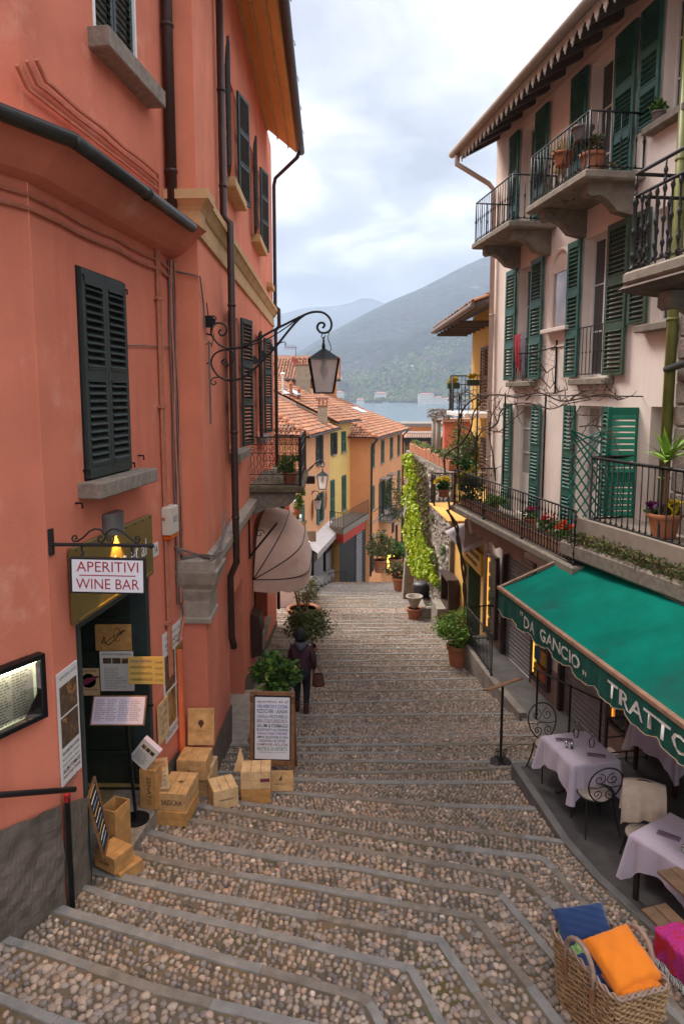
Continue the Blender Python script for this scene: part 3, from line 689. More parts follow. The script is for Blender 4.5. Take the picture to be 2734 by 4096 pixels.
# ================================================================ pink house on the right
m_pink = mat('pale_pink_stucco', (.85, .73, .64), .9, .09, 1.3, c2=(.74, .60, .51), streak=1.8, bump=.2, bscale=60)
m_pinkpipe = mat('pink_painted_pipe', (.56, .41, .33), .7, .1, 6)
m_slab = mat('balcony_stone', (.26, .215, .17), .9, .3, 7, fine=110, bump=.4, c2=(.18, .16, .11))
m_terra = mat('terracotta', (.42, .155, .075), .85, .2, 9, c2=(.33, .14, .08), bump=.15)
m_terra_old = mat('weathered_terracotta', (.36, .17, .10), .9, .3, 9, c2=(.24, .18, .13), bump=.2)
m_soil = mat('potting_soil', (.055, .035, .022), .95, .4, 30, bump=.6, bscale=80)
m_roll = mat('grey_roller_slats', (.27, .25, .25), .5, .15, 4, metal=.3)
m_conc = mat('concrete_paving', (.15, .135, .125), .9, .22, 4, c2=(.10, .09, .085), fine=120, bump=.3)
m_gpipe = mat('green_drainpipe', (.19, .19, .045), .55, .2, 6)
m_trim = mat('carved_white_fascia', (.60, .55, .48), .8, .15, 9)
m_rafter = mat('grey_rafter', (.12, .095, .085), .9, .2, 8)
ph = thing('pink_house', 'pale pink stucco house with green shutters and iron balconies on the right', 'house', (4.2, 13.5, -6.2))
TOPH = [(-1.18, -.36, 3.33, 5.66), (-4.22, -3.32, 3.33, 5.66), (-6.1, -5.46, 3.96, 5.6)]
MIDH = [(-1.2, -.40, .30, 2.72), (-4.24, -3.32, .30, 2.74), (-6.08, -5.43, 1.06, 2.7)]
FLH = [(-1.44, -.36, -2.62, -.22), (-4.32, -3.33, -2.62, -.2), (-6.3, -5.58, -2.62, -.18)]
ROLL = [(-1.75, -.05, -6.2, -3.55), (-4.85, -3.05, -6.2, -3.45)]
b = wall_holes(RW, -6.4, 1.17, -8.5, 5.9, TOPH + MIDH + FLH + [(a, c, d, e, .12) for a, c, d, e in ROLL] + [(-2.80, -2.10, 1.30, 2.34, .07)], depth=.24, thick=7)
b.obj('wall', m_pink, ph)
for a, c, d, e in TOPH + MIDH: window(ph, RW, a, c, d, e, q=-.17, rows=3)
for a, c, d, e in FLH:
    window(ph, RW, a, c, d + .8, e, q=-.17, rows=3, glass=m_curtain); MB().bbox(a, c, -.22, -.17, d, d + .8, .01, M=RW.M).obj('door_panel', m_white, ph)
# shutters
pn3 = ((.03, .30), (.36, .60), (.66, .965))
def rsh(s, w, z0, z1, single, m=m_green, ang=0, out=.05, side=1, pn=pn3):
    M = RW.T(s, out, z0) @ RZ(ang)
    return shutter(ph, M, w, z1 - z0, m, panels=pn, pitch=.07, single=single, st_=.07, tilt=(-20 if z0 > 3 else -28) if z0 > 0 else 38)
for s, w, sg in ((-.33, .52, 0), (-1.76, .58, 0), (-3.30, .58, 0), (-4.82, .60, 1), (-5.46, .52, 1)):
    rsh(s, w, 3.30 if s > -4.9 else 3.95, 5.68, bool(sg))
for s, w, sg, mm in ((-.40, .56, 0, m_green), (-1.76, .56, 0, m_green), (-3.32, .48, 0, m_green), (-4.86, .62, 1, m_olive), (-5.43, .50, 1, m_olive)):
    rsh(s, w, .32 if s > -5 else 1.08, 2.76, bool(sg), mm)
for s, w, sg in ((-.35, .46, 0), (-1.88, .44, 0), (-3.33, .42, 0), (-4.58, .27, 0)): rsh(s, w, -2.62, -.2, False, m_green)
m_green2 = mat('bright_green_shutter', (.006, .15, .09), .5, .2, 6)
shutter(ph, Matrix(((1, 0, 0, 4.14), (0, -1, 0, 10.78), (0, 0, 1, -2.4), (0, 0, 0, 1))), .50, 2.2, m_green2, panels=((.05, .47), (.53, .95)), pitch=.085, st_=.06, lab='bright green shutter swung out from the wall')
for s0, s1, z in ((-1.52, -.2, .28), (-4.5, -3.2, .28), (-6.1, -5.28, 1.04), (-6.2, -5.23, 3.92)): sill(ph, RW, s0, s1, z, .11, .17, m_slab)
# small rails across the lower windows
for s0, s1 in ((-1.2, -.40), (-4.24, -3.32)):
    b = MB(); b.tube([RW.P(s0 - .02, .07, 1.18), RW.P(s1 + .02, .07, 1.18)], .013, 6); r_ = b.obj('window_rail', m_iron, ph); MB().tube([RW.P(s0, .07, .36), RW.P(s1, .07, .36)], .01, 6).obj('bottom_bar', m_iron, r_)
    for k in range(7):
        s = s0 + (s1 - s0) * (k + .5) / 7; b = MB(); b.tube([RW.P(s, .07, .34), RW.P(s, .07, 1.18)], .008, 5); b.lathe([(.004, -.03), (.017, 0), (.004, .03)], 6, M=RW.T(s, .07, .74)); b.obj('baluster', m_iron, r_)
# painted niche
m_fresco = mat('faded_fresco', (.46, .27, .18), .9, .45, 2.5, c2=(.55, .46, .40), patch=((.36, .17, .10), 3., .55, .65))
b = MB(); arc = [(-2.80, 1.30)] + [(-2.45 - .35 * math.cos(a), 2.34 + .36 * math.sin(a)) for a in np.linspace(0, PI, 13)] + [(-2.10, 1.30)]
b.prism(arc, -.068, -.05, M=RW.M); b.obj('fresco', m_fresco, ph)
b = MB(); fr = [(-2.45 - .40 * math.cos(a), 2.34 + .41 * math.sin(a)) for a in np.linspace(0, PI, 17)]
b.tube([RW.P(-2.85, .01, 1.3)] + [RW.P(x, .01, z) for x, z in fr] + [RW.P(-2.05, .01, 1.3)], .04, 6); b.obj('niche_moulding', m_pink, ph)
b = MB(); b.prism(fr + [(-2.05, 2.3), (-2.10, 2.3)] + [(-2.45 + .355 * math.cos(a), 2.34 + .365 * math.sin(a)) for a in np.linspace(0, PI, 17)] + [(-2.80, 2.3), (-2.85, 2.3)], -.06, .005, M=RW.M)
b = MB(); b.bbox(-2.98, -1.92, 0, .16, 1.20, 1.28, .01, M=RW.M).box(-2.85, -2.05, 0, .03, .92, .95, M=RW.M); b.obj('niche_ledge', m_pink, ph)
MB().box(-2.8, -2.1, -.02, -.012, 1.3, 2.55, M=RW.M).obj('niche_glass', gmat('niche_glass_mat', (.98, .98, .98), .03, .02, 1.1), ph)
# eaves: sheathing, rafters, carved fascia, gutter
b = MB(); b.prism([(-.3, 6.30), (1.0, 5.62), (1.02, 5.72), (-.3, 6.45)], -6.6, 1.32, M=RW.M @ Matrix(((0, 1, 0, 0), (1, 0, 0, 0), (0, 0, 1, 0), (0, 0, 0, 1)))); b.obj('roof_edge', m_rafter, ph)
b = MB(); b.box(-6.45, 1.2, -.1, .0, 5.85, 6.4, M=RW.M); b.obj('wall_plate', m_pink, ph)
for k in range(12):
    s = 1.05 - k * .66; b = MB(); b.prism([(0, 5.95), (.88, 5.48), (.88, 5.62), (0, 6.12)], -.06, .06, M=RW.T(s, 0, 0) @ Matrix(((0, 1, 0, 0), (1, 0, 0, 0), (0, 0, 1, 0), (0, 0, 0, 1)))); b.obj('rafter', m_rafter, ph)
tb = MB(); tb.prism([(-.115, 0), (-.10, -.07), (-.055, -.09), (-.05, -.15), (-.015, -.19), (0, -.235), (.015, -.19), (.05, -.15), (.055, -.09), (.10, -.07), (.115, 0)], -.01, .01); tm = tb.mesh('fascia_tooth', m_trim)
for k in range(32): put('fascia_tooth', tm, RW.T(1.18 - k * .245, .93, 5.60), ph)
b = MB(); b.box(-6.6, 1.30, .92, .955, 5.595, 5.72, M=RW.M); b.obj('fascia_board', m_trim, ph)
b = MB(); b.tube([RW.P(1.36, 1.04, 5.66), RW.P(-6.6, 1.04, 5.66)], .085, 10); b.obj('roof_gutter', mat('taupe_gutter', (.30, .235, .19), .6, .15, 6), ph, smooth=True)
pipe(ph, [RW.P(1.12, 1.0, 5.6), RW.P(1.12, 1.0, 5.38), RW.P(1.06, .22, 4.95), RW.P(1.05, .09, 4.8), RW.P(.98, .08, -3.0), RW.P(.98, .08, -6.0)], .058, m_pinkpipe, bands=[RW.P(1.0, .085, z) for z in (1.9, -.4, -1.6)])
pipe(ph, [RW.P(-6.14, .10, 5.6), RW.P(-6.14, .10, -2.2)], .075, m_gpipe, bands=[RW.P(-6.14, .1, z) for z in (3.2, 1.05, -1.2)])
# balconies
BAL = {}
def baluster_mesh(h, r=.009, m=None, knobs=(.5,), kr=2.2):
    key = (round(h, 3), r, knobs)
    if key not in BAL:
        prof = [(r, 0)]
        for k in knobs: prof += [(r, k * h - .045), (r * kr * .7, k * h - .03), (r * kr, k * h), (r * kr * .7, k * h + .03), (r, k * h + .045)]
        prof += [(r, h)]; prof = [(r * 1.9, 0), (r * 1.9, .03), (r, .05)] + prof[1:]
        bb_ = MB(); bb_.lathe(prof, 6); BAL[key] = bb_.mesh('baluster', m or m_iron, True)
    return BAL[key]
def railing(parent, pts, z0, z1, gap=.12, r=.009, knobs=(.5,), top=.016, posts=True, m=None, flat=False, kr=2.2):
    """rail along plan points; every baluster its own piece"""
    m = m or m_iron; V = [Vector((p[0], p[1], 0)) for p in pts]
    b = MB(); b.tube([(p.x, p.y, z1) for p in V], top, 8); rl = b.obj('handrail', m, parent, smooth=True)
    b = MB(); b.tube([(p.x, p.y, z0 + .05) for p in V], top * .75, 6); b.obj('bottom_rail', m, parent)
    me = baluster_mesh(z1 - z0 - .05, r, m, knobs, kr)
    for p, q in zip(V, V[1:]):
        L = (q - p).length; n = max(1, round(L / gap))
        for k in range(1, n):
            w = p.lerp(q, k / n); put('baluster', me, TR(w.x, w.y, z0 + .05), parent)
    if posts:
        mp = baluster_mesh(z1 - z0, r * 1.8, m, knobs, 1.7)
        for p in V: put('corner_post', mp, TR(p.x, p.y, z0), parent)
    return rl
def corbel(parent, s, W, top, out, h, w=.2, m=None):
    pr = [(0, top), (out, top), (out, top - .16), (out - .06, top - .2), (out - .2, top - .17), (out - .34, top - .24), (out - .5, top - .40), (.12, top - h + .02), (0, top - h)]
    b = MB(); b.prism(pr, -w / 2, w / 2, M=W.T(s, 0, 0) @ Matrix(((0, 1, 0, 0), (1, 0, 0, 0), (0, 0, 1, 0), (0, 0, 0, 1)))); return b.obj('bracket', m or m_slab, parent)
def balcony(s0, s1, out, z, zr, name='balcony'):
    b = MB(); b.bbox(min(s0, s1) - .05, max(s0, s1) + .05, 0, out + .07, z - .13, z, .025, M=RW.M); o = b.obj(name, m_slab, ph)
    railing(o, [RW.P(s0, .02, 0), RW.P(s0, out, 0), RW.P(s1, out, 0), RW.P(s1, .02, 0)], z, zr, .125, knobs=(.52,), kr=2.0)
    for s in (s0 - .28, s1 + .28): corbel(o, s, RW, z - .13, out - .1, .46)
    return o
bal1 = balcony(-.06, -2.12, .9, 3.33, 4.18); bal2 = balcony(-2.98, -5.07, .9, 3.36, 4.20)
# long terrace balcony over the shops
b = MB(); b.bbox(-5.5, .70, 0, 1.12, -2.80, -2.64, .03, M=RW.M); ter = b.obj('terrace', m_slab, ph)
railing(ter, [RW.P(.63, -.2, 0), RW.P(.63, 1.05, 0), RW.P(-1.4, 1.05, 0), RW.P(-3.4, 1.05, 0), RW.P(-5.4, 1.05, 0)], -2.64, -1.78, .115, knobs=(.22, .8), kr=1.9)
for k in range(7):
    a = .42 - k * .80; b = MB(); b.bbox(a - .74, a, .78, .98, -2.63, -2.42, .012, M=RW.M).box(a - .70, a - .04, .80, .96, -2.42, -2.405, 1, M=RW.M); b.obj('planter_box', [m_terra_old, m_soil], ter)
# iron posts and wires that carry the vine
for s in (.57, -.72, -2.3, -4.1):
    b = MB(); b.tube([RW.P(s, 1.0, -1.8), RW.P(s, 1.0, .02)], .018, 6); b.obj('trellis_post', m_iron, ph)
b = MB(); b.tube([RW.P(1.0, 1.0, .0), RW.P(-5.3, 1.0, -.02)], .008, 4); b.obj('trellis_wire', m_iron, ph)
b = MB(); b.tube([RW.P(-5.35, 0, -.03), RW.P(-5.35, 1.0, -.02)], .01, 4); b.obj('trellis_wire', m_iron, ph)
# roller shutters and shop piers
rb = MB(); rb.prism([(0, 0), (.0, .10), (.012, .095), (.022, .06), (.022, .03), (.012, .005)], 0, 1)
for a, c, d, e in ROLL:
    rs = MB(); rs.box(a, c, -.11, -.08, d, e, M=RW.M); ro = rs.obj('roller_shutter', m_roll, ph)
    sbm = MB(); w = c - a; sbm.prism([(0, .004), (0, .098), (.014, .09), (.024, .06), (.024, .035), (.012, .008)], 0, w, M=Matrix(((0, 1, 0, 0), (1, 0, 0, 0), (0, 0, 1, 0), (0, 0, 0, 1)))); sme = sbm.mesh('slat', m_roll)
    for k in range(int((e - d) / .1)): put('slat', sme, RW.T(a, -.08, d + k * .1), ro)
    for x in (a, c): MB().box(x - .05, x + .05, -.06, .05, d, e, M=RW.M).obj('shutter_guide', m_brownpipe, ph)
m_pier = mat('worn_shop_stone', (.30, .20, .165), .9, .25, 6, c2=(.22, .17, .15), bump=.3)
for a, c in ((-.0, .9), (-3.0, -1.8), (-6.4, -4.9)): MB().bbox(a, c, 0, .05, -6.2, -5.5, .01, M=RW.M).obj('pier_base', m_pier, ph)
# yellow-lit glass cases let into the shop front
m_glow = emat('warm_case_glow', (1.0, .50, .08), .35); m_amber = emat('amber_lit_back', (.8, .36, .05), .15)
def glass_case(s0, s1, z0, z1, out=.15, name='display_case', label=''):
    t = thing(name, label, 'display case', RW.P((s0 + s1) / 2, .1, z0))
    b = MB(); b.box(s0, s0 + .07, .06, out, z0, z1, M=RW.M).box(s1 - .07, s1, .06, out, z0, z1, M=RW.M).box(s0, s1, .06, out + .03, z1, z1 + .07, M=RW.M).box(s0, s1, .06, out, z0 - .06, z0, M=RW.M).box(s0 + .07, s1 - .07, .055, .07, z0, z1, M=RW.M); b.obj('case_frame', m_brownpipe, t)
    b = MB(); b.box(s1 - .11, s1 - .08, .10, .13, z0 + .1, z1 - .05, M=RW.M); b.obj('light_tube', m_glow, t); MB().box(s0 + .08, s1 - .08, .072, .078, z0 + .02, z1 - .02, M=RW.M).obj('lit_back', m_amber, t)
    cols_ = [(.5, .1, .04), (.6, .3, .03), (.05, .15, .3), (.5, .45, .4), (.3, .05, .1)]
    for k in range(5):
        for j in range(2):
            zz = z0 + .05 + k * (z1 - z0 - .1) / 5; aa = s0 + .1 + j * (s1 - s0 - .2) / 2
            MB().box(aa, aa + (s1 - s0 - .24) / 2, .09, .12, zz, zz + (z1 - z0) / 7, M=RW.M).obj('ware', mat('ware_print', cols_[(k + j) % 5], .5, .4, 14), t)
    MB().box(s0 + .07, s1 - .07, out - .03, out - .02, z0, z1, M=RW.M).obj('glass', gmat('case_glass'), t)
    return t
glass_case(.12, .80, -5.85, -3.95, label='tall lit display case between the grey roller shutter and the yellow shop')
glass_case(-2.75, -1.95, -5.9, -4.0, out=.14, label='glass case of wares between the two grey roller shutters')
glass_case(-5.65, -5.05, -5.4, -3.9, out=.16, label='glowing glass case at the end of the terrace near the tables')
# ---------------------------------------------------------------- stone house at the right edge, with its balcony
sh = thing('stone_house', 'rusticated grey stone house at the right edge of the view', 'house', (5.2, 8.5, -5.45))
m_block = mat('rusticated_stone', (.25, .20, .165), .95, .3, 6, fine=60, bump=1.0, bscale=30)
SW = Wall(*(RW.P(-6.27, .03, 0).xy), -.1488, 1, -1)
b = MB(); b.box(-6, 0, -3, -.06, -2.1, 6.2, M=SW.M); b.obj('wall', m_block, sh)
for r in range(20):
    z = -2.0 + r * .31; x = -(.05 if r % 2 else .42)
    s = 0.0
    while s > -2.4:
        w = .46 + .3 * ((r * 7 + int(s * 10)) % 3) / 2
        e_ = min(w, 5); bx_ = MB(); bx_.bbox(s - e_ + .012, s - .012 if s < 0 else 0, -.08, .035 + .02 * rnd.random(), z + .008, z + .302, .02, M=SW.M); bx_.obj('stone_block', m_block, sh); s -= w
SB = Wall(3.28, 8.04, -.1488, 1, -1)
b = MB(); b.bbox(-6, .06, -1.6, .06, 1.24, 1.385, .03, M=SB.M); ob = b.obj('balcony', m_slab, sh)
b = MB(); b.prism([(.10, 1.19), (.02, 1.24), (-1.6, 1.24), (-1.6, 1.12), (-.4, 1.12), (-.05, 1.15)], -6, .10, M=SB.M @ Matrix(((0, 1, 0, 0), (1, 0, 0, 0), (0, 0, 1, 0), (0, 0, 0, 1)))); b.obj('slab_moulding', mat('dark_weathered_stone', (.13, .09, .07), .95, .3, 8, bump=.4), ob)
for s in (-.38, -2.2): corbel(ob, s, Wall(*(SB.P(0, -1.6, 0).xy), -.1488, 1, -1), 1.12, 1.42, .6, .24)
railing(ob, [SB.P(-.03, -1.5, 0), SB.P(-.03, 0, 0), SB.P(-3, 0, 0)], 1.385, 2.20, .135, r=.013, knobs=(.2, .52, .92), top=.02, kr=2.1)
b = MB(); b.tube([SB.P(-.03, -1.5, 2.44), SB.P(-.03, 0, 2.44), SB.P(-3, 0, 2.44)], .022, 8); b.obj('handrail', m_iron, ob, smooth=True)
for p in [SB.P(-.03, 0, 0)] + [SB.P(-.03 - .54 * k, 0, 0) for k in range(1, 5)] + [SB.P(-.03, -.6, 0)]: put('rail_upright', baluster_mesh(.24, .012, m_iron, (.5,)), TR(p.x, p.y, 2.2), ob)
pipe(sh, [SB.P(-.9, -1.3, 1.1), SB.P(-1.0, -1.45, .75), RW.P(-6.14, .16, .35)], .05, m_gutter)
# roof terrace with coping, over the restaurant
YT = Wall(3.9, 10.6, -.26, 1, -1)
b = MB(); b.box(-6, .25, -4, .10, -2.30, -1.95, M=YT.M); rt = b.obj('roof_terrace', mat('terrace_screed', (.33, .27, .21), .9, .15, 5), sh)
b = MB(); b.bbox(-6, .32, -.12, .34, -2.56, -2.30, .04, M=YT.M); b.obj('coping', m_stone, rt)
railing(rt, [YT.P(.05, -1.35, 0), YT.P(.05, 0, 0), YT.P(-1.5, 0, 0), YT.P(-4.5, 0, 0)], -1.99, -.975, .13, r=.010, knobs=(), top=.026)
b = MB(); b.box(-6, .2, -4, -.25, -6.2, -5.9, M=YT.M); b.box(-6, -5.9, -4, 0, -6, -2.3, M=YT.M); b.box(-6, 0, -4.2, -4, -6, -2.3, M=YT.M); b.obj('restaurant_wall', m_pink, sh)
# ================================================================ walkway, restaurant terrace and what stands there
m_rub0 = mat('grey_retaining_render', (.24, .20, .165), .95, .3, 4, bump=.5, bscale=30)
wk = thing('walkway', 'grey concrete walkway along the shop fronts', None, (3.6, 14, -6.18), kind='structure')
def slab(name, poly, z, zb, m, parent):
    n = len(poly); b = MB(); b.add([(x, y, z) for x, y in poly] + [(x, y, zb) for x, y in poly], [tuple(range(n))] + [(i, (i + 1) % n, n + (i + 1) % n, n + i) for i in range(n)]); return b.obj(name, m, parent)
slab('paving', [(3.03, 16.5), (3.19, 14.41), (3.43, 12.62), (3.56, 12.0), (3.56, 9.4), (5.2, 9.4), (4.3, 13), (3.7, 17.2), (3.0, 17.1)], -6.18, -8, m_conc, wk)
b = MB(); sweep(b, [(3.43, 12.62), (3.19, 14.41), (3.03, 16.5), (3.02, 17.1)], [(-.02, -8), (-.02, -6.1), (.13, -6.1), (.13, -8)]); b.obj('retaining_edge', m_rub0, wk)
wr = thing('walkway_railing', 'black iron bar railing on the walkway beside the clipped bush in a pot', 'railing', (3.1, 15.4, -6.1))
railing(wr, [(3.65, 16.62), (3.10, 16.5), (3.26, 14.41)], -6.1, -5.22, .11, r=.008, knobs=(), top=.016)
wr2 = thing('slanting_railing', 'thin iron railing slanting to the shop front behind the far table', 'railing', (3.9, 12, -6.18))
b = MB(); b.tube([(3.66, 12.64, -5.2), (4.14, 11.92, -5.25), (4.52, 11.36, -5.28)], .016, 8); b.obj('handrail', m_iron, wr2)
for x, y in ((3.72, 12.55), (4.14, 11.92), (4.5, 11.4)): MB().tube([(x, y, -6.2), (x, y, -5.22)], .02, 8).obj('post', m_iron, wr2)
m_asph = mat('dark_terrace_asphalt', (.075, .064, .060), .9, .25, 5, c2=(.05, .044, .042), fine=130, bump=.4)
tf = thing('terrace_floor', 'dark concrete dining terrace', None, (4, 8, TZ), kind='structure')
slab('paving', [(2.61, 9.54), (2.70, 8.7), (2.79, 7.87), (2.94, 7.24), (3.16, 6.68), (4.4, 3.6), (8.5, 3.6), (8.5, 9.9), (4.9, 9.9)], TZ, -6.6, m_asph, tf)
b = MB(); sweep(b, [(4.9, 9.91), (2.61, 9.55), (2.79, 7.87), (2.94, 7.24), (3.16, 6.68), (4.4, 3.6)][::-1], [(-.09, TZ - .3), (-.09, TZ + .012), (.012, TZ + .012), (.012, TZ - 1)]); b.obj('kerb', m_conc, tf)
tr_ = thing('terrace_end_rail', 'low two-bar iron rail at the far end of the dining terrace', 'railing', (4.3, 9.7, TZ))
for z in (-4.75, -5.05, -5.3): MB().tube([(3.92, 9.66, z), (4.9, 9.84, z)], .011, 6).obj('bar', m_iron, tr_)
for x in (3.92, 4.25, 4.58): MB().tube([(x, 9.66 + (x - 3.92) * .18, TZ), (x, 9.66 + (x - 3.92) * .18, -4.72)], .014, 6).obj('post', m_iron, tr_)
# ---------------------------------------------------------------- green awning
AN = Wall(2.55, 10.8, -.1488, 1, -1)
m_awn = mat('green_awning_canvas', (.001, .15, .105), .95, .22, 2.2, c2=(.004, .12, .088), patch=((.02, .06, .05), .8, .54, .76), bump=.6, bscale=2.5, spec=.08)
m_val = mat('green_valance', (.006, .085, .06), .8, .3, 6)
m_letter = mat('cream_lettering', (.62, .60, .54), .8, .08, 10)
aw = thing('green_awning', 'sloping green canvas awning with a lettered scalloped valance over the tables', 'awning', (2.9, 8.5, -3.1))
LEN = 6.2
def awn(u, v):
    s = -u * LEN; n = -v * 1.25; sag = -.05 * math.sin(PI * v) + .012 * math.sin(s * 5.5) * math.sin(PI * v) + .006 * math.sin(s * 17 + v * 3) * (1 - v * .5)
    return AN.P(s, n, -3.1 + v * .52 + sag)
b = MB(); b.grid(awn, 90, 12); b.obj('canvas', m_awn, aw, smooth=True)
def val_bottom(s): return .30 + .075 * abs(math.sin((s - .05) * PI / .62)) ** .8
def val_P(s, z):
    """valance surface: s along, z below the bar"""
    t = z / .36; return AN.P(s, .025 + .012 * math.sin(s * 21) * t + .005 * math.sin(s * 47 + 1) * t, -3.12 - z)
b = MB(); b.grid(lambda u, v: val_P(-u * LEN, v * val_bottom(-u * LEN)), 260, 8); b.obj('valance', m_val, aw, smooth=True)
b = MB(); b.tube([val_P(-u * LEN, val_bottom(-u * LEN)) + AN.n * .002 for u in np.linspace(0, 1, 260)], .007, 4); b.obj('valance_hem', mat('tan_hem', (.33, .22, .14), .8, .2, 9), aw)
m_bar = mat('worn_awning_bar', (.33, .19, .12), .6, .3, 8)
b = MB(); b.bbox(-LEN, .06, -.03, .035, -3.135, -3.075, .008, M=AN.M); b.obj('front_bar', m_bar, aw)
b = MB(); b.tube([AN.P(.03, 0, -3.09), AN.P(.03, -1.25, -2.58)], .02, 6); b.obj('side_arm', m_bar, aw)
b = MB(); b.grid(lambda u, v: AN.P(.0, -u * 1.0, -3.12 + u * .40 - v * (.33 * (1 - u) + .02)) , 8, 4); b.obj('side_valance', m_val, aw)
def on_val(s_c, z_c): return lambda x, z: tuple(val_P(s_c - x, z_c - z) + AN.n * .014)
for txt, s0, s1, h, zc_ in (('\u201d', -.90, -.985, .07, .10), ('DA', -1.05, -1.42, .17, .18), ('GANCIO', -1.58, -2.72, .17, .17), ('\u201e', -2.79, -2.90, .07, .235), ('TRATTORIA', -3.36, -5.42, .185, .175)):
    o = put('lettering', text_mesh(txt, m_letter, w=abs(s1 - s0), h=h, bold=.012, xform=on_val((s0 + s1) / 2, zc_)), Matrix(), aw); o['label'] = 'cream serif capitals painted on the valance'
# ---------------------------------------------------------------- tables, chairs and table ware
m_cloth = mat('lilac_tablecloth', (.44, .36, .42), .9, .08, 4, sheen=.3, bump=.55, bscale=7)
m_tleg = mat('dark_table_wood', (.035, .016, .010), .5, .3, 10)
def cloth_table(label, c, ang, w, d, iron=False, cat='table', drop=.30):
    t = thing('dining_table', label, cat, (c[0], c[1], TZ)); M = TR(c[0], c[1], TZ) @ RZ(ang)
    b = MB()
    if iron:
        b.tube([(0, 0, .05), (0, 0, .70)], .03, 8)
        for k in range(4):
            a = PI / 4 + k * PI / 2; b.tube([(0, 0, .3), (.12 * math.cos(a), .12 * math.sin(a), .12), (.26 * math.cos(a), .26 * math.sin(a), .015), (.30 * math.cos(a), .30 * math.sin(a), .03)], .018, 6)
        b.obj('pedestal', m_iron, t, M=M)
    else:
        for x in (-1, 1):
            for y in (-1, 1): MB().prism([(-.03, .72), (.03, .72), (.02, 0), (-.02, 0)], -.025, .025, M=TR(x * (w / 2 - .06), y * (d / 2 - .06), 0)).obj('leg', m_tleg, t, M=M)
    MB().bbox(-w / 2, w / 2, -d / 2, d / 2, .715, .745, .01).obj('table_top', m_tleg, t, M=M)
    cl = thing('tablecloth', 'lilac cloth draped over the ' + label.split(' ', 1)[1] if False else label.replace('dining table', 'tablecloth on the dining table'), 'tablecloth', (c[0], c[1], TZ + .75))
    per = []; NS = 28
    for (x0, y0, x1, y1) in ((-w, -d, w, -d), (w, -d, w, d), (w, d, -w, d), (-w, d, -w, -d)):
        for k in range(NS): u = k / NS; per.append(((x0 + (x1 - x0) * u) / 2, (y0 + (y1 - y0) * u) / 2))
    n = len(per); vs = []; fs = []; R_ = 9
    for r in range(R_ + 1):
        tt = max(0, r - 1) / (R_ - 1)
        for k, (x, y) in enumerate(per):
            dx = min(abs(abs(x) - w / 2), 9); dy = abs(abs(y) - d / 2)
            dc = math.hypot(abs(x) - w / 2, abs(y) - d / 2); cw = math.exp(-(dc / .10) ** 2)
            ox = (1 if x > 0 else -1) if dx < 1e-6 else 0; oy = (1 if y > 0 else -1) if dy < 1e-6 else 0
            if cw > .02 and (ox == 0 or oy == 0): ox += (1 if x > 0 else -1) * cw * .45 * (dx > 1e-6); oy += (1 if y > 0 else -1) * cw * .45 * (dy > 1e-6)
            ln = math.hypot(ox, oy) or 1; fold = math.sin(k * .62 + ang) * .014 + math.sin(k * .23 + 1) * .012
            out = .012 + tt * (.035 + .055 * cw + fold * 1.2) - .10 * tt * cw * (dc > .03 and dc < .12)
            dr_ = (drop + .02 * math.sin(k * .3 + ang) + .20 * cw) * tt
            if r == 0: vs.append((x * .985, y * .985, .752))
            else: vs.append((x + ox / ln * out, y + oy / ln * out, .748 - dr_ - (.004 if r == 1 else 0)))
    for r in range(R_):
        for k in range(n): fs.append((r * n + k, (r + 1) * n + k, (r + 1) * n + (k + 1) % n, r * n + (k + 1) % n))
    b = MB(); b.add(vs, fs); b.grid(lambda u, v: ((u - .5) * w * .986, (v - .5) * d * .986, .752 + .0015 * math.sin(u * 9 + v * 4)), 12, 12)
    b.obj('cloth', m_cloth, cl, M=M, smooth=True)
    b = MB(); b.tube([(-w / 2 * .98, .02, .7535), (w / 2 * .98, .03, .7535)], .0022, 4); b.obj('fold_crease', m_cloth, cl, M=M)
    return M
T1 = cloth_table('small dining table with two glasses, nearest the edge of the steps', (3.18, 8.72), 12.2, .66, .80, iron=True)
T2_ = cloth_table('dining table on tapered wooden legs under the awning lettering', (4.72, 9.22), 17, .80, .87)
T3_ = cloth_table('dining table at the right edge behind the wooden picnic table', (3.60, 6.78), 32, .72, .72)
m_steel = mat('polished_cutlery', (.55, .53, .52), .18, .1, 10, metal=1.0); m_napk = mat('mauve_napkin', (.22, .16, .22), .9, .1, 9)
m_glass = gmat('wine_glass', (.93, .94, .95), .01, .35); m_pepper = mat('pepper', (.06, .045, .035), .9, .3, 60)
def cutlery(M, x, y, a, lab):
    Q = M @ TR(x, y, .7545) @ RZ(a)
    t = MB(); t.bbox(-.05, .05, -.115, .115, 0, .006, .002); o = t.obj('napkin', m_napk, None, M=Q); tag(o, 'mauve napkin under the cutlery ' + lab, 'napkin')
    b = MB(); b.box(-.024, -.014, -.11, .0, .006, .011).prism([(-.030, .0), (-.008, .0), (-.008, .06), (-.011, .10), (-.013, .06), (-.017, .06), (-.019, .10), (-.021, .06), (-.025, .06), (-.028, .10), (-.030, .06)], .007, .010, M=Matrix(((1, 0, 0, 0), (0, 0, 1, 0), (0, 1, 0, 0), (0, 0, 0, 1)))); o = b.obj('fork', m_steel, None, M=Q); tag(o, 'steel fork laid on the napkin ' + lab, 'fork')
    b = MB(); b.prism([(.012, -.11), (.024, -.11), (.026, 0), (.030, .02), (.028, .09), (.016, .115), (.016, 0)], .007, .011, M=Matrix(((1, 0, 0, 0), (0, 0, 1, 0), (0, 1, 0, 0), (0, 0, 0, 1)))); o = b.obj('knife', m_steel, None, M=Q); tag(o, 'steel knife laid on the napkin ' + lab, 'knife')
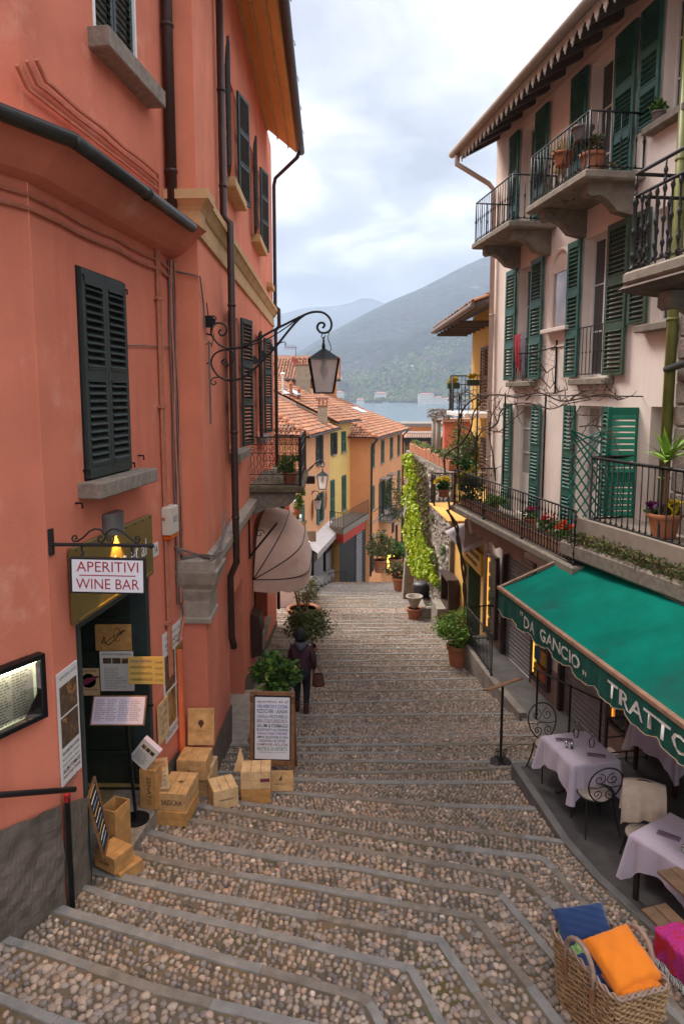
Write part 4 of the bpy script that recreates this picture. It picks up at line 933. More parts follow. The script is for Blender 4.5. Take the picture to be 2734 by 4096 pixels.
def wineglass(M, x, y, lab):
    b = MB(); b.lathe([(.028, 0), (.037, .05), (.040, .075), (.034, .105), (.012, .128), (.005, .14), (.005, .195), (.012, .205), (.034, .212), (.034, .216), (.002, .214)], 18); o = b.obj('wine_glass', m_glass, None, True, M @ TR(x, y, .754)); tag(o, lab, 'glass')
def shakers(M, x, y, lab):
    for k, nm in ((0, 'salt'), (1, 'pepper')):
        t = thing(nm + '_shaker', f'small glass {nm} shaker {lab}', 'shaker', (M @ Vector((x + k * .05, y - k * .05, .754)))); Q = M @ TR(x + k * .05, y - k * .05, .754)
        b = MB(); b.lathe([(.019, 0), (.021, .02), (.019, .06)], 10); b.obj('jar', m_glass, t, True, Q); b = MB(); b.lathe([(.016, .002), (.016, .035)], 10); b.obj('contents', m_white if k == 0 else m_pepper, t, M=Q)
        b = MB(); b.lathe([(.020, .06), (.021, .075), (.014, .086), (0, .088)], 10); b.obj('cap', m_steel, t, True, Q)
cutlery(T1, -.10, .22, 70, 'at the far place of the front table'); cutlery(T1, .10, -.24, 62, 'at the near place of the front table')
wineglass(T1, .10, .26, 'upturned wine glass at the far place of the front table'); wineglass(T1, .16, -.03, 'upturned wine glass in the middle of the front table'); shakers(T1, -.17, .04, 'on the front table')
cutlery(T3_, -.05, .12, 20, 'on the table behind the picnic table'); shakers(T3_, -.16, -.12, 'on the table behind the picnic table')
m_seat = mat('woven_chair_seat', (.36, .29, .24), .9, .15, 30)
def spiral(cx, cz, r, a0, turns, sgn=1, n=22):
    return [(cx + r * (1 - .82 * k / n) * math.cos(a0 + sgn * turns * 2 * PI * k / n), cz + r * (1 - .82 * k / n) * math.sin(a0 + sgn * turns * 2 * PI * k / n)) for k in range(n + 1)]
def chair(label, x, y, ang):
    """iron bistro chair, sitter looks to local +y, back at -y"""
    t = thing('iron_chair', label, 'chair', (x, y, TZ), 'iron chairs at the tables'); M = TR(x, y, TZ) @ RZ(ang)
    b = MB(); b.lathe([(0, .43), (.19, .43), (.205, .445), (.20, .46), (0, .465)], 22); b.obj('seat', m_seat, t, M=M)
    b = MB(); b.tube([(.207 * math.cos(a), .207 * math.sin(a), .445) for a in np.linspace(0, 2 * PI, 25)[:-1]], .010, 6, closed=True); b.obj('seat_ring', m_iron, t, M=M)
    by = lambda z: -.19 - (z - .45) * .22
    b = MB(); lp = [(.215 * math.sin(a) * (1 - .12 * math.cos(a)), .69 + .255 * -math.cos(a)) for a in np.linspace(0, 2 * PI, 33)[:-1]]
    b.tube([(px_, by(pz_), pz_) for px_, pz_ in lp], .010, 6, closed=True); b.obj('backrest', m_iron, t, M=M)
    for sg in (-1, 1):
        for cz, r, a0, tu, s2 in ((.78, .085, PI / 2, 1.35, sg), (.56, .07, -PI / 2, 1.35, -sg)):
            sp_ = spiral(sg * .085, cz, r, a0, tu, s2); b = MB(); b.tube([(px_, by(pz_), pz_) for px_, pz_ in [(0, .67)] + sp_] if False else [(px_, by(pz_), pz_) for px_, pz_ in sp_], .006, 5); b.obj('scroll', m_iron, t, M=M)
        b = MB(); b.tube([(sg * .17, -.13, .44), (sg * .19, -.17, .22), (sg * .23, -.24, .0)], .011, 6); b.obj('leg', m_iron, t, M=M)
        b = MB(); b.tube([(sg * .15, .13, .44), (sg * .18, .16, .22), (sg * .20, .21, .0)], .011, 6); b.obj('leg', m_iron, t, M=M)
    b = MB(); b.tube([(-.2, by(.67), .67), (-.1, by(.66), .655), (0, by(.67), .68), (.1, by(.66), .655), (.2, by(.67), .67)], .006, 5); b.obj('back_bar', m_iron, t, M=M)
    return M
chair('iron scroll-back chair at the near side of the front table', 3.19, 8.16, 8)
chair('iron scroll-back chair at the far side of the front table', 2.98, 9.36, 190)
CH = chair('iron chair with a cream blanket hung over its back', 3.45, 7.32, 160)
chair('iron chair tucked behind the table under the awning lettering', 4.95, 8.62, 20)
# cream blanket over the chair back
m_blank = mat('cream_fringed_blanket', (.58, .45, .34), .95, .12, 12, bump=.3, bscale=150, sheen=.3)
def blank(u, v):
    """hung over the back loop: long outer drop (v to 1), short inner drop (v to 0)"""
    x = (u - .5) * .46; t = (v - .38) / .62 if v > .38 else (v - .38) / .38; top = .965 - .35 * abs(x) ** 1.6; fold = .022 * math.sin(u * 15 + 1) + .012 * math.sin(u * 29)
    if t > 0: return (x * (1 + .12 * t), -.315 - .02 * min(1, t * 6) - .03 * t + fold * t, top - t * (.46 + .07 * math.sin(u * 6)))
    return (x * (1 + .08 * -t), -.315 + .10 * min(1, -t * 5) - .06 * t + fold * .8 * t, top + t * (.40 + .10 * u))
b = MB(); b.grid(blank, 30, 28); o = b.obj('blanket', m_blank, None, True, CH); tag(o, 'cream fringed blanket hung over the back of an iron chair', 'blanket')
# ---------------------------------------------------------------- picnic table, bench, bright throw
m_plank = mat('weathered_planks', (.17, .095, .05), .7, .3, 6, c2=(.11, .065, .04), bump=.2)
e_ = Vector((.29, -.957, 0)); f_ = Vector((.957, .29, 0)); P0 = Vector((3.15, 6.36, -4.73))
PM = Matrix(((f_.x, e_.x, 0, P0.x), (f_.y, e_.y, 0, P0.y), (0, 0, 1, P0.z), (0, 0, 0, 1)))
pt = thing('picnic_table', 'brown plank picnic table on a black frame at the lower right', 'table', P0 + Vector((.4, -.8, -.72)))
for k in range(5): MB().bbox(k * .15, k * .15 + .142, 0, 1.9, -.035, 0, .006, M=PM).obj('plank', m_plank, pt)
for y in (.28, 1.6): MB().box(.05, .70, y, y + .05, -.08, -.035, M=PM).box(.32, .42, y, y + .05, -.72, -.08, M=PM).box(-.25, 1.0, y, y + .05, -.74, -.70, M=PM).obj('frame', m_darkmetal, pt)
bn = thing('picnic_bench', 'two-plank bench on a black iron foot in front of the picnic table', 'bench', P0 + Vector((-.1, -.7, -.72)))
for k in range(2): MB().bbox(-.26 + k * .15, -.26 + k * .15 + .14, .10 + .0 * k, 1.85, -.31, -.275, .006, M=PM).obj('plank', m_plank, bn)
MB().box(-.2, -.05, .45, .50, -.70, -.31, M=PM).obj('foot', m_darkmetal, bn); MB().box(-.2, -.05, 1.4, 1.45, -.70, -.31, M=PM).obj('foot', m_darkmetal, bn)
m_pinkc = mat('magenta_crochet', (.55, .03, .22), .9, .3, 40, bump=.8, bscale=120, patch=((.60, .02, .03), 6., .5, .56))
th = thing('crochet_throw', 'magenta and red crochet throw with white fringe over the bench', 'throw', PM @ Vector((-.2, .6, -.3)))
b = MB(); b.grid(lambda u, v: PM @ Vector((-.02 - .30 * min(1, v * 1.7) - .012 * math.sin(u * 20), .35 + u * .62 + .01 * math.sin(v * 20), -.262 + .006 * math.sin(u * 60) * math.sin(v * 40) - max(0, v - .58) * .62)), 30, 24); b.obj('cloth', m_pinkc, th, True)
b = MB()
for k in range(40):
    u = k / 39; p = PM @ Vector((-.33 - .012 * math.sin(u * 20), .35 + u * .62, -.525)); b.tube([p, p + Vector((-.01 * rnd.random(), .01 * math.sin(k), -.035)), p + Vector((.01 * math.sin(k * 2), 0, -.07))], .005, 4)
b.obj('fringe', m_white, th, kind='stuff')
# ---------------------------------------------------------------- wicker basket with cushions
m_wick = mat('wicker', (.36, .215, .105), .7, .35, 20, c2=(.20, .12, .06), fine=90)
m_wick2 = mat('wicker_handle', (.30, .20, .15), .7, .3, 14)
bk = thing('wicker_basket', 'large wicker basket with two hooped handles at the lower right', 'basket', (2.2, 5.08, -5.2))
RIM = [Vector((1.79, 5.42, -4.57)), Vector((2.07, 4.70, -4.57)), Vector((2.56, 4.83, -4.57)), Vector((2.31, 5.52, -4.57))]
cen = sum(RIM, Vector()) / 4; BASE = [cen + (p - cen) * .86 + Vector((0, 0, -.62)) for p in RIM]
def per_pt(C, t, rad=.06):
    """rounded quad perimeter at t in 0..1"""
    t = (t % 1) * 4; i = int(t); u = t - i; a, c = C[i], C[(i + 1) % 4]; p = a.lerp(c, u)
    k = min(u, 1 - u); q = a if u < .5 else c
    if k < .12: cc = sum(C, Vector()) / 4; p = p + (cc - q).normalized() * .035 * (1 - k / .12) ** 2
    return p
b = MB(); NW = 44; ROWS = 27
for r in range(ROWS):
    v = r / (ROWS - 1); C = [a.lerp(c, v) for a, c in zip(BASE, RIM)]; pts = []
    cc = sum(C, Vector()) / 4
    for k in range(NW * 4):
        t = k / (NW * 4); p = per_pt(C, t); o_ = (p - cc); o_.z = 0; o_.normalize()
        pts.append(p + o_ * (.011 * math.sin(2 * PI * k / 8 + (PI if r % 2 else 0)) + .004 * math.sin(k * .7 + r * 1.3)) + Vector((0, 0, .005 * math.sin(k * .31 + r) + .004 * math.sin(k * .9 + r * 2))))
    b.tube(pts, .0105, 5, closed=True)
b.obj('weave', m_wick, bk, True, kind='stuff')
b = MB()
for k in range(NW):
    p, q = per_pt(BASE, (k + .5) / NW), per_pt(RIM, (k + .5) / NW); b.tube([p, q], .007, 4)
b.obj('stakes', m_wick, bk, kind='stuff')
b = MB()
for ph_ in (0, 1): b.tube([per_pt(RIM, k / 120) + Vector((.010 * math.cos(k * .9 + ph_ * PI), .010 * math.sin(k * .9 + ph_ * PI), .012 + .012 * math.sin(k * .9 + ph_ * PI))) for k in range(120)], .011, 6, closed=True)
b.obj('rim', m_wick2, bk, True)
b = MB(); b.add([p + (cen - p) * .03 * 0 for p in BASE], [(0, 1, 2, 3)]); b.obj('bottom', m_wick, bk)
for i in (0, 2):
    a, c = per_pt(RIM, (i + .30) / 4), per_pt(RIM, (i + .72) / 4); od = ((a + c) / 2 - cen).normalized() * .02
    pts = [a + od + Vector((0, 0, -.20)), a + od + Vector((0, 0, -.02))] + [a.lerp(c, .5 - .5 * math.cos(q)) + od + Vector((0, 0, .19 * math.sin(q) - .0)) for q in np.linspace(.12, PI - .12, 11)] + [c + od + Vector((0, 0, -.02)), c + od + Vector((0, 0, -.20))]
    b = MB(); b.tube(pts, [.016] * 2 + [.021] * 11 + [.016] * 2, 9); b.obj('handle', m_wick2, bk, True)
    for p in (a, c): MB().tube([p + od + Vector((0, 0, -.19)), p + od + Vector((0, 0, -.08))], .026, 8).obj('handle_binding', m_wood, bk)
def cushion(label, c, n, up, w, h, t, m, seed, sag=.02):
    """pillow: c centre, n its face direction"""
    n = Vector(n).normalized(); u_ = Vector(up); u_ = (u_ - n * u_.dot(n)).normalized(); x_ = u_.cross(n); r2 = random.Random(seed)
    b = MB(); N_ = 20
    for sg in (1, -1):
        def fn(u, v, sg=sg):
            a, c2 = u * 2 - 1, v * 2 - 1; e = max(0, (1 - abs(a) ** 5)) ** .45 * max(0, (1 - abs(c2) ** 5)) ** .45
            pin = 1 - .06 * (1 - abs(a) ** 2) * abs(c2) ** 3 - .0
            wr = .010 * math.sin(a * 9 + c2 * 4 + seed) * math.sin(c2 * 11) * e + .006 * math.sin(a * 23 + seed * 2) * (abs(c2) ** 2) * e
            return c + x_ * (a * w / 2 * (1 - .05 * (1 - c2 * c2) * abs(a) ** 3)) + u_ * (c2 * h / 2 * pin) + n * sg * (t / 2 * e + wr)
        b.grid(fn, N_, N_)
    o = b.obj('cushion', m, None, True); return tag(o, label, 'cushion')
m_or = mat('orange_cotton', (.76, .195, .004), .85, .08, 5, sheen=.2, bump=.1, bscale=120); m_bl = mat('blue_fleece', (.007, .030, .105), .95, .15, 6, sheen=.4); m_lg = mat('light_green_cloth', (.25, .42, .14), .9, .1, 6)
cushion('orange cushion on top in the wicker basket', Vector((2.26, 5.06, -4.535)), (.0, -.30, .95), (-.32, .93, .3), .44, .46, .17, m_or, 3)
cushion('lower orange cushion at the front of the wicker basket', Vector((2.30, 4.93, -4.63)), (.0, -.1, .99), (-.3, .95, .1), .40, .30, .14, m_or, 5)
cushion('dark blue cushion standing at the back of the wicker basket', Vector((2.06, 5.38, -4.50)), (-.05, -.50, .86), (-.1, .8, .5), .46, .30, .16, m_bl, 8)
cushion('second blue cushion under the orange one in the wicker basket', Vector((2.08, 5.16, -4.66)), (-.1, -.2, .95), (-.3, .9, .1), .34, .46, .16, m_bl, 12)
cushion('light green cushion edge beside the blue ones in the wicker basket', Vector((1.92, 5.30, -4.60)), (-.6, -.25, .7), (-.35, .9, .1), .16, .30, .07, m_lg, 4)
# ---------------------------------------------------------------- menu stand on the steps
ms = thing('menu_stand', 'slim black iron menu stand with a tilted tray beside the dining terrace', 'menu stand', (2.52, 10.33, -5.8))
MS = TR(2.52, 10.33, ground_z(2.4, 10.33) + .0)
b = MB(); b.lathe([(.17, 0), (.17, .012), (.03, .02), (.02, .05)], 18); b.obj('base', m_iron, ms, M=MS)
b = MB(); b.tube([(0, 0, .02), (0, 0, 1.27)], .022, 8); b.obj('post', m_iron, ms, M=MS)
for k in range(4):
    a = k * PI / 2 + .4; sp_ = spiral(.075, .16, .05, -PI / 2, 1.2) ; b = MB(); b.tube([(x * math.cos(a), x * math.sin(a), z) for x, z in [(.03, .03)] + sp_] , .007, 5); b.obj('foot_scroll', m_iron, ms, M=MS)
b = MB(); b.bbox(-.29, .29, -.18, .18, -.012, .012, .004, M=TR(0, 0, 1.29) @ RZ(12) @ RY(-14) @ RX(-24)); b.obj('tray', m_wood, ms, M=MS)
# ================================================================ further down the street, the lake and the mountains
m_yel = mat('yellow_stucco', (.72, .41, .10), .9, .08, 1.5, c2=(.64, .34, .08), streak=1.5)
m_yel2 = mat('pale_yellow_stucco', (.78, .53, .17), .9, .06, 1.2)
m_oran = mat('orange_stucco', (.71, .315, .13), .9, .07, 1.2, c2=(.66, .27, .11), streak=1.2)
m_peach = mat('peach_stucco', (.74, .37, .18), .9, .07, 1.2)
m_brsh = mat('brown_shutter_paint', (.16, .07, .035), .6, .2, 8); m_grsh = mat('grey_green_shutter_paint', (.055, .085, .045), .6, .2, 8)
m_rub = mat('rubble_stone', (.27, .225, .18), .95, .4, 3, c2=(.20, .17, .13), fine=40, bump=.8, bscale=25)
m_tile = vmat('clay_roof_tile', .9, .2, 40)
m_leaf = vmat('leaf', .55, 0, 30, .35, .25); m_dry = vmat('dry_leaf', .8, 0, 30, .2, .1)
def xyM(M): return M @ Matrix(((0, 1, 0, 0), (1, 0, 0, 0), (0, 0, 1, 0), (0, 0, 0, 1)))
# ---------------------------------------------------------------- leaves
def leaves(name, P, size, pal, parent, seed=1, weights=None, m=None, up=.25, aspect=.5, kind=None, out=None):
    """P (n,3) positions; every leaf a folded four-corner blade"""
    r = np.random.default_rng(seed); n = len(P); d = r.normal(size=(n, 3)); d[:, 2] = d[:, 2] * .6 + up
    if out is not None: d = d * .7 + out * 1.0
    d /= np.linalg.norm(d, axis=1)[:, None] + 1e-9
    s = np.cross(d, r.normal(size=(n, 3))); s /= np.linalg.norm(s, axis=1)[:, None] + 1e-9; nn = np.cross(d, s)
    L = (size * r.uniform(.6, 1.35, n))[:, None]; w = L * aspect
    V = np.stack([P, P + d * L * .5 + s * w * .5 - nn * L * .08, P + d * L, P + d * L * .5 - s * w * .5 - nn * L * .08], 1).reshape(-1, 3)
    Q = (np.arange(n) * 4)[:, None] + np.arange(4)[None]
    pal = np.array(pal); c = pal[r.choice(len(pal), n, p=weights)] * r.uniform(.7, 1.25, (n, 1)); C = np.repeat(c, 4, 0)
    return np_obj(name, V, Q, m or m_leaf, parent, C, False, kind)
def cloud(c, rad, n, seed, clumps=14, fill=.35, crad=.42, ztop=None):
    """points in uneven clumps spread through an ellipsoid"""
    r = np.random.default_rng(seed); k = r.normal(size=(clumps, 3)); k /= np.linalg.norm(k, axis=1)[:, None]; k *= r.uniform(.35, .85, (clumps, 1))
    sz = r.uniform(.6, 1.25, clumps) * crad; i = r.integers(clumps, size=n); p = r.normal(size=(n, 3)); p /= np.linalg.norm(p, axis=1)[:, None]; p *= (r.random((n, 1)) ** .45) * sz[i][:, None]
    return (k[i] + p) * np.array(rad) + np.array(c)
G_MID = [(.075, .17, .025), (.11, .23, .035), (.05, .12, .02), (.16, .28, .05)]
G_DK = [(.03, .08, .02), (.045, .105, .022), (.065, .14, .025), (.09, .18, .035)]
G_OL = [(.12, .145, .045), (.16, .18, .055), (.09, .115, .035), (.20, .20, .065)]
G_IVY = [(.34, .46, .015), (.42, .52, .02), (.24, .37, .015), (.50, .56, .04)]
G_DRY = [(.19, .12, .06), (.26, .18, .09), (.13, .085, .045), (.12, .13, .04)]
def pot(parent, M, r, h, m=None, soil=True):
    b = MB(); b.lathe([(r * .66, 0), (r * .72, h * .1), (r * .9, h * .78), (r * .92, h * .80), (r * 1.03, h * .81), (r * 1.04, h * .98), (r * .98, h), (r * .90, h), (r * .88, h * .9), (0, h * .9)], 22); b.obj('pot', m or m_terra, parent, True, M)
    if soil: MB().lathe([(0, h * .905), (r * .88, h * .905)], 16).obj('soil', m_soil, parent, M=M)
def potted(name, label, cat, x, y, z, r, h, crad, cz, n, size, pal, seed, w=None, clumps=14, cx=0, cy=0, stems=5, m=None, aspect=.5, group=None, pm=None):
    t = thing(name, label, cat, (x, y, z), group); pot(t, TR(x, y, z), r, h, pm)
    c = (x + cx, y + cy, z + cz); rr = random.Random(seed); b = MB()
    for k in range(stems):
        a = rr.uniform(0, 2 * PI); e = Vector(c) + Vector((math.cos(a) * crad[0] * .5, math.sin(a) * crad[1] * .5, rr.uniform(-.2, .4) * crad[2])); p0 = Vector((x + .3 * r * math.cos(a), y + .3 * r * math.sin(a), z + h * .85))
        b.tube([p0, p0.lerp(e, .5) + Vector((rr.uniform(-.04, .04), rr.uniform(-.04, .04), .03)), e], [.016, .012, .005], 5)
    b.obj('stems', m_wood, t)
    leaves('foliage', cloud(c, crad, n, seed, clumps), size, pal, t, seed, w, m, aspect=aspect); return t
# ---------------------------------------------------------------- tiled roofs
TILEC = np.array([.88, .84, .80]) * np.array([(.40, .165, .085), (.48, .21, .11), (.33, .13, .07), (.44, .24, .15), (.28, .14, .09), (.52, .25, .14), (.22, .15, .11)])
def tile_roof(parent, P0, u, v, Lu, Lv, seed=1, cw=.20, rl=.36, keep=None, name='roof_tiles', sheet=True):
    """rows of barrel tiles: P0 eave corner, u along the eave, v up the slope (unit)"""
    r = np.random.default_rng(seed); u = np.array(u); v = np.array(v); w = np.cross(u, v); w = w / np.linalg.norm(w); w = w if w[2] > 0 else -w; P0 = np.array(P0)
    nu, nv = int(Lu / cw), int(Lv / rl); I, J = np.meshgrid(np.arange(nu), np.arange(nv), indexing='ij'); I = I.ravel(); J = J.ravel()
    a = (I + .5) * cw; c = J * rl
    if keep is not None: k = keep(a, c); I, J, a, c = I[k], J[k], a[k], c[k]
    n = len(I); K = 5; ang = np.linspace(0, PI, K); jit = r.normal(0, .012, n)
    O = P0 + (a + jit)[:, None] * u + (c + r.normal(0, .012, n))[:, None] * v
    vs = []
    for e, (dl, rad, hh) in enumerate(((-.03, .105, .030), (rl + .02, .085, .0))):
        for q in range(K): vs.append(O + u * (rad * -math.cos(ang[q])) + v * dl + w * (rad * .72 * math.sin(ang[q]) + hh + r.normal(0, .004, n)[:, None] * 0))
    V = np.stack(vs, 1).reshape(-1, 3); f = np.array([(q, q + 1, K + q + 1, K + q) for q in range(K - 1)]); Q = (f[None] + (np.arange(n) * 2 * K)[:, None, None]).reshape(-1, 4)
    C = np.repeat(TILEC[r.choice(7, n, p=[.25, .22, .14, .14, .09, .1, .06])] * r.uniform(.75, 1.2, (n, 1)), 2 * K, 0)
    o = np_obj(name, V, Q, m_tile, parent, C, True, 'stuff'); return o
m_under = mat('roof_underlay', (.20, .09, .055), .9, .3, 6)
def hip_house(name, label, W, s0, s1, zb, zt, mw, slope=.46, over=.55, depth=8, near_hip=True, seed=1, end_s=None, wallside=None):
    t = thing(name, label, 'house', W.P((s0 + s1) / 2, 0, zb)); M = W.M
    b = MB(); b.add([(s0, 0, zb), (s1, 0, zb), (s1, 0, zt), (s0, 0, zt), (s0, -depth, zb), (s1, -depth, zb), (s1, -depth, zt), (s0, -depth, zt)], [(0, 1, 2, 3), (4, 0, 3, 7), (1, 5, 6, 2)], M=M); b.obj('wall', mw, t)
    sl = math.hypot(1, slope); up = (-W.n + Vector((0, 0, slope))) / sl; e0 = W.P(s0 - (over if near_hip else 0), over, zt - .05 - over * slope * 0); Lu = s1 - s0 + over * (1 + near_hip)
    Lv = depth * .9 * sl; kp = (lambda a, c: a > c / sl * 1.0) if near_hip else None
    tile_roof(t, e0, W.d, up, Lu, Lv, seed, keep=kp)
    # sheathing just below the tiles
    n_ = depth * .9; x0 = s0 - (over if near_hip else 0); x1 = s1 + over
    b = MB(); z0 = zt - .07
    b.add([(x0, over, z0), (x1, over, z0), (x1, over - n_, z0 + n_ * slope), (x0 + (n_ if near_hip else 0), over - n_, z0 + n_ * slope), (x0, over, z0 - .1), (x1, over, z0 - .1), (x1, over - n_, z0 + n_ * slope - .1), (x0 + (n_ if near_hip else 0), over - n_, z0 + n_ * slope - .1)], [(0, 1, 2, 3), (7, 6, 5, 4), (0, 4, 5, 1), (1, 5, 6, 2)], M=M)
    if near_hip: b.add([(x0, over, z0), (x0 + n_, over - n_, z0 + n_ * slope), (x0, over - 2 * n_, z0)], [(0, 1, 2)], M=M)
    b.obj('roof', m_under, t)
    if near_hip:
        up2 = (W.d + Vector((0, 0, slope))) / sl; tile_roof(t, W.P(x0, over, zt - .05), -W.n, up2, 5.0, Lv * .7, seed + 9, keep=lambda a, c: (a > c / sl), name='hip_tiles')
        b = MB()
        for k in range(16):
            q = k * .42; p = W.P(x0 + q, over - q, z0 + q * slope + .09); p2 = W.P(x0 + q + .46, over - q - .46, z0 + (q + .46) * slope + .07); b.tube([p, p2], [.12, .10], 8)
        b.obj('hip_ridge', m_terra, t, True)
    b = MB(); b.tube([W.P(x0, over + .06, zt - .12), W.P(x1, over + .06, zt - .12)], .06, 6); b.obj('eave_gutter', m_gutter, t)
    return t
def far_shutters(t, W, s0, s1, z0, z1, m, closed=True, sl=True):
    b = MB(); b.box(s0, s1, -.05, .015, z0, z1, M=W.M); b.obj('window', m_dark, t)
    w = (s1 - s0) / 2
    for k in range(2):
        if closed: shutter(t, W.T(s0 + k * w, .02, z0), w - .01, z1 - z0, m, pitch=.11, single=False, st_=.06)
        else: shutter(t, W.T(s0 - w + .02 if k == 0 else s1 - .02, .03, z0), w, z1 - z0, m, pitch=.11, single=False, st_=.06)
    MB().box(s0 - .08, s1 + .08, 0, .12, z0 - .09, z0, M=W.M).obj('window_sill', m_beltg, t)
# peach house A
hA = hip_house('peach_house', 'peach stucco house with an oval opening and a white awning down the street', AW, -8.05, 0, -14, -2.0, m_peach, depth=9, seed=3)
far_shutters(hA, AW, -3.7, -2.75, -4.0, -2.35, m_dkgreen, False); far_shutters(hA, AW, -3.6, -2.6, -7.4, -5.7, m_green, False)
far_shutters(hA, AW, -7.9, -7.2, -7.6, -5.7, m_green)
for s in (-5.22, -1.41): b = MB(); b.lathe([(.0, 0), (.48, 0)], 20, M=AW.T(s, .012, -6.34) @ RX(90) @ Matrix.Diagonal((.85, 1.25, 1, 1))); b.obj('oval_recess', mat('oval_recess_paint', (.50, .20, .10), .9), hA); b = MB(); b.tube([AW.P(s + .41 * math.cos(a), .012, -6.34 + .6 * math.sin(a)) for a in np.linspace(0, 2 * PI, 24)[:-1]], .03, 5, closed=True); b.obj('oval_frame', m_peach, hA)
for s0, s1, z0, z1 in ((-6.8, -4.3, -11.3, -8.45), (-3.55, -1.4, -11.1, -8.85)):
    t0 = MB(); t0.box(s0, s1, .02, .42, z0, z1, M=AW.M); o = t0.obj('roller_box', m_darkmetal, hA)
    b = MB()
    for k in range(int((z1 - z0 - .4) / .13)): b.box(s0 + .05, s1 - .05, .42, .45, z0 + .05 + k * .13, z0 + .13 + k * .13, M=AW.M)
    b.obj('slats', m_roll, o, kind='stuff')
m_ws = mat('white_awning_cloth', (.66, .60, .56), .85, .1, 3)
wa = thing('white_awning', 'white fringed awning rolled out over the shop of the peach house', 'awning', AW.P(-3.6, .5, -8.1))
b = MB(); b.grid(lambda u, v: AW.P(-7.3 + u * 7.3, v * .75, -7.85 - v * .38 - .05 * v * v), 20, 5); b.obj('canvas', m_ws, wa)
b = MB()
for k in range(60): b.box(-7.3 + k * .1217, -7.3 + k * .1217 + .08, .75, .77, -8.58, -8.28, k % 2, M=AW.M)
b.obj('fringe', [m_ws, m_pier], wa, kind='stuff')
# yellow house B and its terrace
hB = hip_house('yellow_house', 'narrow yellow house with closed green shutters between peach and orange ones', BW, -4.05, .05, -14, -1.62, m_yel2, depth=9, near_hip=False, seed=5)
far_shutters(hB, BW, -3.55, -2.95, -3.75, -2.38, m_dkgreen, False); far_shutters(hB, BW, -1.78, -.95, -3.72, -2.4, m_green)
far_shutters(hB, BW, -3.86, -3.15, -7.75, -5.35, m_green); far_shutters(hB, BW, -1.7, -.92, -7.6, -5.3, m_green)
# orange house C
hC = hip_house('orange_house', 'long orange house with grey-green shutters and a tiled hip roof', CW, 0, 12.4, -18, -2.80, m_oran, depth=10, seed=7, slope=.40)
for s0, s1 in ((.42, 1.3), (3.64, 4.6), (7.02, 8.0), (10.2, 11.1)): far_shutters(hC, CW, s0, s1, -4.93, -3.28, m_grsh)
for s0, s1, z0, z1 in ((.42, 1.35, -7.85, -6.25), (3.5, 4.6, -9.0, -6.3), (6.2, 7.2, -9, -6.3), (10.24, 11.3, -8.0, -6.22)): far_shutters(hC, CW, s0, s1, z0, z1, m_grsh, s0 < 1 or s0 > 9)
for s0, s1, z0, z1 in ((3.8, 4.6, -10.9, -10.1), (8, 9, -11, -9.6), (.45, 1.4, -12.3, -9.8), (9.6, 10.6, -14, -10.6), (6.4, 7.4, -13.5, -11.3)):
    MB().box(s0, s1, -.1, .02, z0, z1, M=CW.M).obj('window', m_dark, hC); MB().box(s0 - .1, s1 + .1, 0, .3, z1, z1 + .08, M=CW.M).obj('hood', m_beltg, hC)
MB().box(0, 12.4, 0, .05, -8.86, -8.74, M=CW.M).obj('string_course', m_beltg, hC)
for s, z in ((3.9, -6.1), (6.6, -6.1)): MB().box(s - .7, s + .8, 0, .55, z, z + .09, M=CW.M).obj('hood', m_beltg, hC)
pipe(hC, [CW.P(-.05, .5, -3.0), CW.P(.05, .12, -3.5), CW.P(.1, .08, -12.4)], .07, m_gutter); pipe(hC, [CW.P(12.3, .5, -3.0), CW.P(12.3, .1, -3.4), CW.P(12.3, .08, -17)], .07, m_gutter)
b = MB(); b.bbox(3.0, 8.2, 0, 1.0, -9.2, -9.05, .02, M=CW.M); cb_ = b.obj('balcony', m_slab, hC)
railing(cb_, [CW.P(3.0, 0, 0), CW.P(3.0, .95, 0), CW.P(8.2, .95, 0), CW.P(8.2, 0, 0)], -9.05, -8.1, .28, r=.012, knobs=(), posts=False)
leaves('climber', np.vstack([cloud(CW.P(5.2, .5, -7.6), (.9, .9, 1.5), 900, 3), cloud(CW.P(5, 1.0, -8.9), (1.6, 1.8, .5), 700, 4)]), .16, G_OL + G_DK, cb_, 3)
# terrace in front of the yellow house, with the dark shop front under it
tB = thing('terrace_shop', 'dark shop front under an iron-railed terrace with a red valance', 'shop', (1.0, 43, -12))
TB0 = [on_y(1318, 2120, 40.6), on_y(1372, 2112, 39.6), on_y(1474, 2040, 44.2)]
zt_ = -7.95; TP = [Vector((-.72, 41.0, 0)), Vector((.08, 40.2, 0)), Vector((1.78, 45.6, 0)), Vector((.5, 46.2, 0)), Vector((-.7, 42.9, 0))]
b = MB(); n = 5; b.add([(p.x, p.y, zt_) for p in TP] + [(p.x, p.y, zt_ - .35) for p in TP], [tuple(range(n)), tuple(range(n, 2 * n))[::-1]] + [(i, (i + 1) % n, n + (i + 1) % n, n + i) for i in range(n)]); b.obj('terrace_slab', m_slab, tB)
railing(tB, [TP[0], TP[1], TP[2]], zt_, zt_ + .95, .22, r=.012, knobs=(), top=.02)
b = MB(); d_ = (TP[2] - TP[1]).normalized(); q_ = TP[1] + Vector((-.25, .3, 0)); q2 = TP[2] + Vector((-.2, -.2, 0))
b.add([(q_.x, q_.y, -13.5), (q2.x, q2.y, -13.5), (q2.x, q2.y, zt_ - .3), (q_.x, q_.y, zt_ - .3)], [(0, 1, 2, 3)]); b.add([(TP[0].x, TP[0].y + .4, -13.5), (q_.x, q_.y, -13.5), (q_.x, q_.y, zt_ - .3), (TP[0].x, TP[0].y + .4, zt_ - .3)], [(0, 1, 2, 3)], 1); b.obj('shop_front', [m_darkmetal, m_yel], tB)
b = MB()
